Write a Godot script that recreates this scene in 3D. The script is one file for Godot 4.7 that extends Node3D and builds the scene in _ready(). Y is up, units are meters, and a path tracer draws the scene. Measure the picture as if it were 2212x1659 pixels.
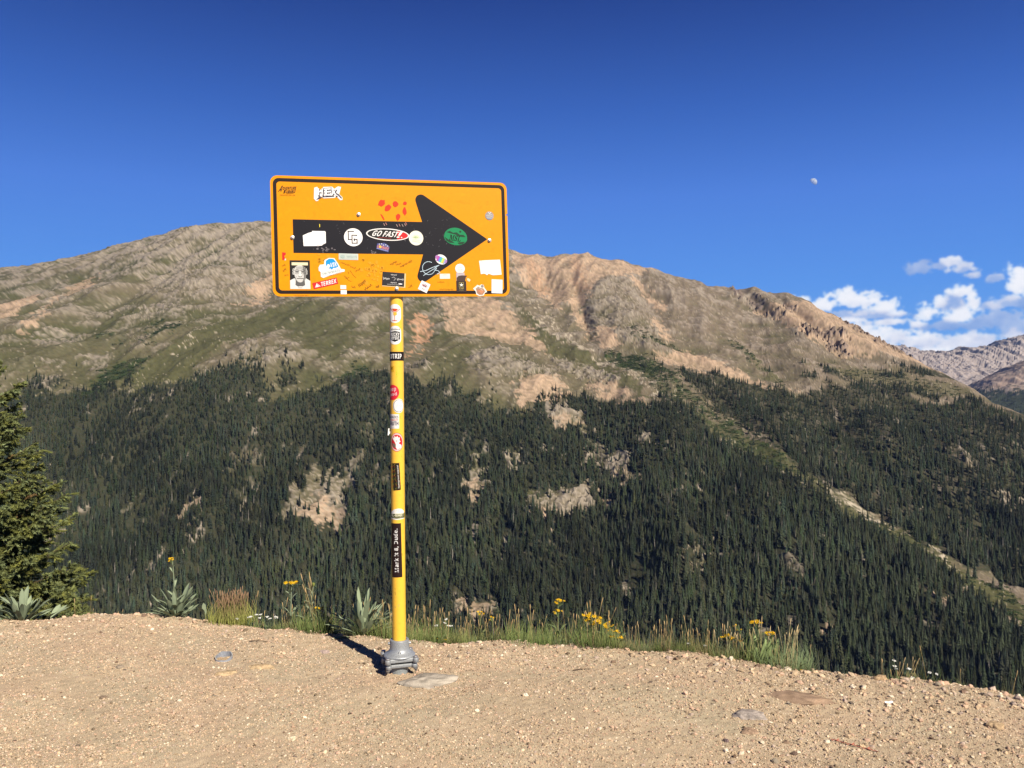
extends Node3D
# A sticker-covered arrow sign on a gravel shoulder high above a forested valley, with bare mountains beyond. Metres, y up; the viewer stands at the origin and looks towards -z.

const EYE := Vector3(0, 1.5, 0)
const SUN_AWAY := Vector3(0.463, 0.616, 0.637)   # towards the sun: high, behind the viewer and to the right
# the blue of the air by height: degrees, then red, green and blue as seen
const AIR := [0.0, 112, 172, 238, 3.0, 100, 163, 237, 6.7, 88, 150, 234, 12.5, 79, 130, 221, 18.0, 56, 101, 188, 24.75, 35, 68, 144, 40.0, 25, 50, 115, 60.0, 19, 40, 96, 90.0, 17, 35, 88]
const EXPOSURE := 2.05
const GROW := 1.34

# Where the gravel shoulder breaks away, as x, z
const CREST := [-80.0, -2.0, -14.0, -4.2, -4.14, -5.11, -3.59, -5.22, -3.26, -5.30, -3.02, -5.34, -2.79, -5.39, -2.47, -5.45, -2.18, -5.40, -1.91, -5.31, -1.67, -5.22, -1.39, -5.12, -1.11, -5.04, -0.86, -4.99, -0.61, -4.92, -0.36, -4.88, 0.00, -4.93, 0.24, -4.82, 0.58, -4.73, 1.04, -4.69, 1.24, -4.58, 1.42, -4.44, 1.62, -4.39, 1.80, -4.31, 2.16, -4.18, 2.48, -4.04, 2.76, -3.87, 3.12, -3.62, 10.0, 0.5, 80.0, 40.0]
const RIDGE_COLUMNS := 52
const RIDGE_ROWS := 16
const MOUNTAIN := [
	[-422,-218,-440,-457,-214,-477,-492,-207,-514,-528,-197,-550,-563,-183,-587,-599,-166,-624,-635,-146,-662,-671,-123,-700,-707,-96,-738,-755,-66,-788,-804,-32,-839,-876,7,-914,-1056,58,-1101,-1534,157,-1600,-1534,132,-1760,-1534,37,-2020],
	[-357,-218,-440,-387,-214,-477,-417,-206,-514,-447,-196,-551,-477,-181,-588,-509,-164,-627,-541,-143,-667,-574,-119,-707,-607,-91,-748,-648,-60,-798,-689,-24,-849,-762,18,-939,-921,74,-1135,-1298,179,-1600,-1298,154,-1760,-1298,59,-2020],
	[-303,-218,-440,-329,-213,-477,-354,-206,-515,-380,-194,-552,-406,-180,-589,-433,-162,-629,-462,-141,-671,-491,-116,-713,-521,-87,-757,-555,-54,-807,-591,-17,-858,-660,27,-959,-801,88,-1163,-1101,196,-1600,-1101,171,-1760,-1101,76,-2020],
	[-270,-218,-440,-294,-213,-478,-317,-205,-515,-340,-193,-553,-363,-177,-590,-387,-158,-630,-414,-136,-673,-440,-110,-716,-469,-80,-762,-499,-46,-812,-531,-7,-863,-597,40,-972,-725,105,-1180,-983,221,-1600,-983,196,-1760,-983,101,-2020],
	[-257,-217,-439,-279,-213,-477,-302,-204,-515,-324,-192,-553,-346,-177,-591,-370,-158,-632,-395,-136,-675,-420,-109,-718,-447,-79,-764,-477,-44,-814,-509,-5,-871,-577,43,-986,-701,111,-1197,-938,227,-1603,-938,202,-1763,-938,107,-2023],
	[-240,-217,-438,-261,-212,-477,-282,-204,-516,-304,-192,-554,-325,-176,-593,-347,-157,-634,-371,-134,-676,-394,-107,-720,-420,-76,-767,-448,-40,-818,-482,0,-880,-550,50,-1005,-668,121,-1219,-881,239,-1608,-881,214,-1768,-881,119,-2028],
	[-221,-216,-437,-241,-212,-476,-261,-203,-516,-281,-191,-555,-301,-175,-595,-322,-155,-636,-344,-132,-679,-365,-104,-722,-390,-72,-770,-416,-36,-821,-451,5,-890,-519,58,-1025,-630,132,-1243,-817,252,-1613,-817,227,-1773,-817,132,-2033],
	[-204,-215,-436,-222,-211,-476,-241,-203,-516,-260,-190,-556,-279,-173,-596,-298,-153,-638,-318,-128,-680,-338,-100,-724,-361,-67,-773,-385,-30,-825,-420,14,-899,-488,69,-1045,-592,148,-1266,-755,271,-1617,-755,246,-1777,-755,151,-2037],
	[-195,-215,-435,-213,-211,-476,-231,-202,-516,-249,-190,-557,-267,-173,-597,-286,-152,-639,-305,-127,-681,-324,-98,-725,-347,-65,-774,-370,-27,-826,-405,17,-904,-472,74,-1054,-572,155,-1278,-725,280,-1619,-725,255,-1779,-725,160,-2039],
	[-184,-215,-434,-201,-211,-475,-218,-202,-516,-236,-189,-557,-253,-172,-598,-271,-151,-640,-289,-126,-683,-307,-96,-726,-328,-63,-776,-350,-24,-828,-385,21,-910,-451,79,-1066,-546,163,-1292,-686,288,-1622,-686,263,-1782,-686,168,-2042],
	[-170,-214,-434,-186,-210,-475,-203,-201,-517,-219,-188,-558,-235,-171,-600,-252,-149,-641,-268,-124,-684,-285,-93,-727,-305,-59,-779,-326,-20,-831,-360,26,-917,-424,88,-1081,-514,175,-1310,-638,302,-1626,-638,277,-1786,-638,182,-2046],
	[-162,-214,-433,-177,-210,-475,-193,-201,-517,-209,-188,-559,-224,-171,-600,-240,-149,-642,-256,-123,-685,-272,-92,-728,-291,-58,-780,-311,-18,-833,-345,29,-922,-408,92,-1091,-494,180,-1321,-608,308,-1628,-608,283,-1788,-608,188,-2048],
	[-151,-214,-432,-166,-210,-475,-180,-201,-517,-195,-188,-559,-210,-171,-602,-225,-149,-644,-240,-122,-686,-255,-91,-729,-273,-57,-782,-291,-16,-835,-324,31,-928,-385,95,-1103,-466,185,-1335,-569,312,-1631,-569,287,-1791,-569,192,-2051],
	[-138,-213,-431,-152,-209,-474,-165,-201,-517,-179,-188,-560,-193,-171,-603,-206,-148,-645,-220,-122,-688,-234,-91,-731,-251,-56,-784,-268,-15,-837,-299,32,-935,-357,97,-1117,-432,189,-1353,-522,315,-1634,-522,290,-1794,-522,195,-2054],
	[-125,-213,-431,-138,-209,-474,-150,-201,-517,-163,-188,-561,-175,-171,-604,-188,-149,-647,-200,-122,-689,-212,-91,-732,-228,-56,-786,-244,-15,-840,-273,33,-942,-328,99,-1132,-397,192,-1370,-475,317,-1638,-475,292,-1798,-475,197,-2058],
	[-108,-213,-430,-119,-209,-473,-129,-200,-516,-140,-188,-559,-151,-170,-602,-162,-148,-644,-172,-121,-687,-183,-90,-730,-197,-55,-784,-210,-14,-839,-237,34,-943,-285,101,-1136,-345,195,-1374,-410,319,-1636,-410,294,-1796,-410,199,-2056],
	[-89,-213,-430,-97,-208,-471,-106,-199,-512,-114,-186,-553,-123,-168,-595,-132,-146,-637,-140,-120,-679,-149,-90,-724,-161,-55,-777,-172,-15,-834,-193,33,-936,-232,99,-1122,-280,191,-1358,-336,316,-1628,-336,291,-1788,-336,196,-2048],
	[-70,-213,-430,-76,-207,-469,-83,-198,-509,-89,-184,-548,-95,-167,-588,-102,-145,-629,-109,-120,-671,-116,-90,-717,-125,-56,-770,-135,-17,-829,-151,30,-928,-180,94,-1108,-218,185,-1342,-263,309,-1620,-263,284,-1780,-263,189,-2040],
	[-51,-213,-430,-55,-207,-468,-60,-197,-505,-64,-183,-543,-69,-166,-581,-73,-145,-622,-78,-120,-663,-84,-92,-710,-90,-59,-763,-97,-21,-824,-109,25,-920,-129,87,-1094,-156,174,-1325,-190,296,-1612,-190,271,-1772,-190,176,-2032],
	[-34,-213,-430,-37,-206,-466,-39,-196,-502,-42,-183,-538,-45,-166,-575,-48,-146,-615,-52,-121,-656,-55,-94,-704,-60,-62,-756,-64,-25,-820,-72,19,-913,-85,79,-1082,-103,163,-1311,-126,282,-1605,-126,257,-1765,-126,162,-2025],
	[-19,-212,-429,-21,-206,-464,-22,-196,-499,-24,-182,-534,-25,-166,-570,-27,-146,-610,-29,-123,-650,-31,-96,-700,-33,-65,-752,-36,-29,-816,-40,14,-907,-47,71,-1072,-57,152,-1299,-71,268,-1597,-71,243,-1757,-71,148,-2017],
	[-2,-208,-421,-2,-203,-457,-2,-194,-493,-3,-181,-529,-3,-166,-566,-3,-147,-608,-3,-125,-650,-3,-99,-699,-4,-68,-752,-4,-33,-814,-4,9,-905,-5,64,-1067,-6,142,-1288,-8,254,-1576,-8,229,-1736,-8,134,-1996],
	[8,-206,-416,9,-201,-452,10,-193,-489,10,-181,-525,11,-166,-564,12,-148,-607,13,-126,-650,14,-100,-698,15,-70,-752,16,-35,-813,18,6,-904,21,60,-1063,25,136,-1281,31,245,-1563,31,220,-1723,31,125,-1983],
	[16,-204,-412,18,-200,-449,19,-192,-486,21,-180,-523,22,-166,-562,24,-149,-606,26,-127,-650,27,-101,-698,30,-72,-752,32,-37,-813,36,4,-903,42,57,-1061,50,132,-1275,61,238,-1552,61,213,-1712,61,118,-1972],
	[26,-201,-407,28,-198,-445,31,-190,-482,33,-179,-520,36,-165,-560,39,-148,-605,42,-126,-649,45,-101,-697,48,-71,-752,52,-36,-812,58,5,-901,68,58,-1058,81,133,-1268,98,239,-1539,98,214,-1699,98,119,-1959],
	[36,-199,-402,39,-196,-440,42,-189,-478,46,-178,-517,49,-164,-558,53,-148,-603,57,-126,-649,62,-101,-697,67,-71,-752,72,-36,-811,80,5,-900,93,58,-1054,112,133,-1261,135,237,-1525,135,212,-1685,135,117,-1945],
	[45,-197,-398,49,-194,-436,54,-187,-474,58,-177,-512,62,-163,-552,68,-147,-597,73,-126,-643,78,-101,-689,84,-73,-743,90,-38,-800,100,1,-889,118,53,-1039,141,126,-1249,171,227,-1510,171,202,-1670,171,107,-1930],
	[55,-196,-396,60,-192,-433,65,-186,-469,70,-175,-506,75,-162,-545,81,-146,-588,87,-125,-631,93,-101,-676,100,-72,-728,108,-39,-782,120,-1,-871,140,49,-1017,170,121,-1233,205,220,-1492,205,195,-1652,205,100,-1912],
	[64,-194,-394,70,-191,-429,75,-184,-464,81,-174,-499,87,-160,-537,94,-145,-579,101,-125,-620,107,-101,-662,116,-73,-713,124,-41,-765,138,-4,-853,161,43,-994,197,113,-1217,239,209,-1474,239,184,-1634,239,89,-1894],
	[71,-193,-392,77,-190,-426,84,-183,-460,90,-173,-494,97,-160,-531,104,-144,-571,111,-125,-612,119,-102,-652,127,-76,-701,137,-45,-751,153,-9,-839,177,36,-976,219,103,-1204,266,195,-1460,266,170,-1620,266,75,-1880],
	[79,-192,-390,85,-189,-423,92,-182,-456,99,-172,-490,106,-159,-526,114,-144,-565,122,-125,-604,130,-103,-643,139,-77,-690,149,-47,-741,167,-13,-830,194,31,-964,241,95,-1195,292,184,-1450,292,159,-1610,292,64,-1870],
	[86,-191,-388,93,-188,-421,100,-181,-454,108,-171,-487,116,-159,-522,124,-144,-561,133,-125,-599,141,-103,-638,151,-78,-684,165,-50,-745,185,-16,-835,215,27,-971,265,90,-1199,321,178,-1450,321,153,-1610,321,58,-1870],
	[93,-190,-386,101,-187,-418,109,-181,-451,117,-171,-484,125,-159,-519,134,-144,-556,143,-126,-594,152,-105,-632,163,-80,-678,180,-53,-749,203,-21,-840,236,22,-978,290,84,-1204,349,169,-1450,349,144,-1610,349,49,-1870],
	[103,-189,-382,112,-185,-415,121,-179,-447,130,-169,-479,139,-158,-514,149,-143,-550,159,-125,-587,169,-104,-625,181,-80,-669,204,-55,-754,229,-22,-848,268,21,-989,327,82,-1210,392,166,-1450,392,141,-1610,392,46,-1870],
	[112,-188,-380,121,-184,-412,131,-178,-444,140,-168,-475,150,-157,-509,161,-142,-545,171,-124,-581,182,-103,-618,195,-80,-662,224,-56,-758,252,-23,-855,295,20,-998,358,80,-1215,428,164,-1450,428,139,-1610,428,44,-1870],
	[117,-187,-378,127,-183,-410,137,-177,-441,146,-168,-473,157,-156,-506,168,-142,-542,179,-124,-577,190,-104,-615,205,-81,-663,235,-57,-757,263,-25,-850,305,17,-984,371,76,-1197,446,158,-1440,446,133,-1600,446,38,-1860],
	[126,-186,-376,136,-182,-407,146,-176,-437,157,-166,-468,168,-155,-501,179,-141,-536,191,-124,-572,204,-104,-609,223,-83,-666,253,-59,-755,281,-27,-842,321,14,-961,390,71,-1167,475,152,-1422,475,127,-1582,475,32,-1842],
	[132,-185,-374,142,-181,-404,153,-175,-435,163,-166,-465,175,-155,-498,187,-141,-533,200,-125,-568,213,-105,-605,235,-85,-667,265,-62,-754,294,-31,-836,332,9,-944,403,63,-1146,496,142,-1410,496,117,-1570,496,22,-1830],
	[137,-184,-372,148,-181,-402,159,-175,-432,170,-166,-462,182,-155,-494,195,-142,-529,208,-126,-563,222,-107,-601,247,-90,-669,278,-67,-752,306,-37,-830,342,1,-928,415,52,-1125,515,127,-1398,515,102,-1558,515,7,-1818],
	[144,-183,-370,155,-180,-400,167,-174,-429,178,-165,-458,190,-155,-490,204,-143,-525,217,-127,-559,232,-109,-596,261,-93,-671,292,-71,-751,320,-42,-823,353,-6,-909,428,42,-1101,537,114,-1384,537,89,-1544,537,-6,-1804],
	[152,-182,-368,164,-179,-396,176,-173,-425,188,-165,-453,200,-155,-485,214,-144,-518,228,-129,-551,243,-112,-588,277,-99,-669,307,-78,-743,336,-50,-812,368,-16,-891,438,27,-1059,551,92,-1333,551,67,-1493,551,-28,-1753],
	[161,-180,-365,173,-177,-393,185,-172,-420,198,-165,-448,211,-156,-478,225,-145,-510,239,-131,-542,255,-115,-578,293,-105,-665,324,-85,-734,352,-58,-799,385,-27,-873,446,11,-1010,560,67,-1268,560,42,-1428,560,-53,-1688],
	[169,-179,-363,182,-176,-390,194,-172,-416,207,-165,-443,220,-156,-472,235,-146,-503,249,-133,-534,265,-118,-569,309,-111,-662,338,-91,-725,367,-67,-787,399,-38,-856,450,-3,-966,564,45,-1210,564,20,-1370,564,-75,-1630],
	[177,-178,-360,190,-175,-386,203,-171,-412,215,-164,-439,229,-156,-467,244,-146,-496,258,-134,-526,275,-120,-560,324,-116,-659,352,-97,-717,381,-74,-775,412,-47,-840,453,-15,-922,566,27,-1151,566,2,-1311,566,-93,-1571],
	[185,-176,-358,198,-174,-383,211,-170,-408,224,-163,-433,238,-156,-461,253,-147,-490,269,-136,-521,293,-126,-567,337,-119,-652,365,-102,-706,393,-80,-760,424,-54,-821,462,-24,-895,565,13,-1095,565,-12,-1255,565,-107,-1515],
	[192,-175,-355,205,-173,-379,218,-169,-404,231,-163,-428,246,-156,-455,262,-147,-484,280,-138,-517,311,-132,-575,349,-123,-646,377,-106,-696,404,-86,-746,435,-62,-804,471,-34,-870,563,-1,-1040,563,-26,-1200,563,-121,-1460],
	[199,-174,-352,213,-172,-376,226,-168,-399,239,-162,-423,254,-156,-449,270,-148,-478,290,-140,-512,330,-138,-583,362,-128,-640,388,-112,-686,414,-92,-733,445,-70,-786,478,-44,-846,557,-15,-985,557,-40,-1145,557,-135,-1405],
	[207,-173,-350,220,-171,-372,233,-167,-395,246,-161,-417,261,-155,-443,279,-149,-472,300,-142,-508,348,-144,-591,374,-132,-633,399,-116,-676,424,-98,-719,453,-77,-768,484,-53,-821,549,-27,-930,549,-52,-1090,549,-147,-1350],
	[216,-171,-346,230,-169,-369,244,-166,-391,258,-161,-413,274,-156,-439,294,-151,-470,316,-145,-506,362,-146,-580,388,-135,-621,414,-121,-662,441,-104,-706,471,-85,-755,504,-63,-807,569,-40,-911,569,-65,-1071,569,-160,-1331],
	[234,-168,-340,249,-167,-361,263,-164,-383,278,-160,-404,298,-157,-432,322,-155,-467,347,-150,-503,386,-149,-561,413,-140,-599,439,-128,-637,469,-115,-681,502,-99,-729,539,-81,-782,602,-62,-875,602,-87,-1035,602,-182,-1295],
	[260,-163,-330,276,-162,-350,292,-161,-371,307,-158,-391,332,-158,-422,364,-160,-463,393,-157,-499,419,-152,-532,445,-145,-565,471,-135,-598,506,-127,-643,542,-115,-689,585,-102,-744,645,-88,-820,645,-113,-980,645,-208,-1240],
	[316,-163,-330,334,-163,-349,352,-163,-367,370,-162,-386,391,-161,-407,419,-161,-436,446,-161,-465,477,-159,-498,512,-158,-534,546,-154,-570,583,-149,-608,631,-146,-658,686,-140,-715,767,-137,-800,767,-162,-960,767,-257,-1220],
]
const FAR_RIDGE := [
	[561,-127,-1900,664,-79,-2250,797,-48,-2700,944,-18,-3200,1033,23,-3500,1106,71,-3750,1239,79,-4200,1239,19,-4500],
	[654,-127,-1900,774,-79,-2250,929,-48,-2700,1101,-18,-3200,1205,23,-3500,1291,71,-3750,1446,124,-4200,1446,64,-4500],
	[747,-127,-1900,885,-79,-2250,1062,-48,-2700,1259,-18,-3200,1377,23,-3500,1475,71,-3750,1652,166,-4200,1652,106,-4500],
	[822,-127,-1900,974,-79,-2250,1168,-48,-2700,1385,-18,-3200,1515,23,-3500,1623,71,-3750,1817,182,-4200,1817,122,-4500],
	[875,-127,-1900,1037,-79,-2250,1244,-48,-2700,1474,-18,-3200,1613,23,-3500,1728,71,-3750,1935,186,-4200,1935,126,-4500],
	[906,-127,-1900,1073,-79,-2250,1288,-48,-2700,1526,-18,-3200,1669,23,-3500,1789,71,-3750,2003,176,-4200,2003,116,-4500],
	[934,-127,-1900,1106,-79,-2250,1328,-48,-2700,1574,-18,-3200,1721,23,-3500,1844,71,-3750,2065,168,-4200,2065,108,-4500],
	[967,-127,-1900,1145,-79,-2250,1374,-48,-2700,1629,-18,-3200,1781,23,-3500,1909,71,-3750,2138,162,-4200,2138,102,-4500],
	[997,-127,-1900,1181,-79,-2250,1417,-48,-2700,1679,-18,-3200,1836,23,-3500,1968,71,-3750,2204,168,-4200,2204,108,-4500],
	[1028,-127,-1900,1217,-79,-2250,1460,-48,-2700,1731,-18,-3200,1893,23,-3500,2028,71,-3750,2272,176,-4200,2272,116,-4500],
	[1071,-127,-1900,1268,-79,-2250,1522,-48,-2700,1803,-18,-3200,1972,23,-3500,2113,71,-3750,2367,184,-4200,2367,124,-4500],
	[1102,-127,-1900,1306,-79,-2250,1567,-48,-2700,1857,-18,-3200,2031,23,-3500,2176,71,-3750,2437,195,-4200,2437,135,-4500],
	[1134,-127,-1900,1343,-79,-2250,1612,-48,-2700,1910,-18,-3200,2089,23,-3500,2239,71,-3750,2507,211,-4200,2507,151,-4500],
	[1168,-127,-1900,1383,-79,-2250,1660,-48,-2700,1967,-18,-3200,2151,23,-3500,2305,71,-3750,2582,240,-4200,2582,180,-4500],
	[1224,-127,-1900,1449,-79,-2250,1739,-48,-2700,2061,-18,-3200,2255,23,-3500,2416,71,-3750,2706,273,-4200,2706,213,-4500],
	[1299,-127,-1900,1538,-79,-2250,1846,-48,-2700,2187,-18,-3200,2392,23,-3500,2563,71,-3750,2871,306,-4200,2871,246,-4500],
	[1411,-127,-1900,1671,-79,-2250,2005,-48,-2700,2376,-18,-3200,2599,23,-3500,2784,71,-3750,3119,337,-4200,3119,277,-4500],
	[1542,-127,-1900,1826,-79,-2250,2191,-48,-2700,2596,-18,-3200,2840,23,-3500,3043,71,-3750,3408,347,-4200,3408,287,-4500],
	[1728,-127,-1900,2047,-79,-2250,2456,-48,-2700,2911,-18,-3200,3184,23,-3500,3411,71,-3750,3821,327,-4200,3821,267,-4500],
]
const SIDE_HILL := [
	[846,-137,-1850,938,-131,-2050,1029,-121,-2250,1166,-102,-2550,1166,-162,-2800],
	[919,-137,-1850,1018,-126,-2050,1117,-109,-2250,1266,-79,-2550,1266,-139,-2800],
	[973,-137,-1850,1079,-120,-2050,1184,-97,-2250,1342,-57,-2550,1342,-117,-2800],
	[1010,-137,-1850,1119,-114,-2050,1228,-82,-2250,1392,-29,-2550,1392,-89,-2800],
	[1037,-137,-1850,1149,-108,-2050,1261,-70,-2250,1429,-7,-2550,1429,-67,-2800],
	[1064,-137,-1850,1179,-103,-2050,1295,-59,-2250,1467,15,-2550,1467,-45,-2800],
	[1101,-137,-1850,1220,-97,-2050,1339,-46,-2250,1517,38,-2550,1517,-22,-2800],
	[1137,-137,-1850,1260,-92,-2050,1383,-34,-2250,1567,61,-2550,1567,1,-2800],
	[1192,-137,-1850,1321,-84,-2050,1449,-19,-2250,1643,91,-2550,1643,31,-2800],
	[1265,-137,-1850,1401,-76,-2050,1538,0,-2250,1743,126,-2550,1743,66,-2800],
	[1374,-137,-1850,1522,-66,-2050,1671,22,-2250,1893,168,-2550,1893,108,-2800],
	[1501,-137,-1850,1663,-58,-2050,1826,39,-2250,2069,199,-2550,2069,139,-2800],
	[1683,-137,-1850,1865,-55,-2050,2047,45,-2250,2320,212,-2550,2320,152,-2800],
]
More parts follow.
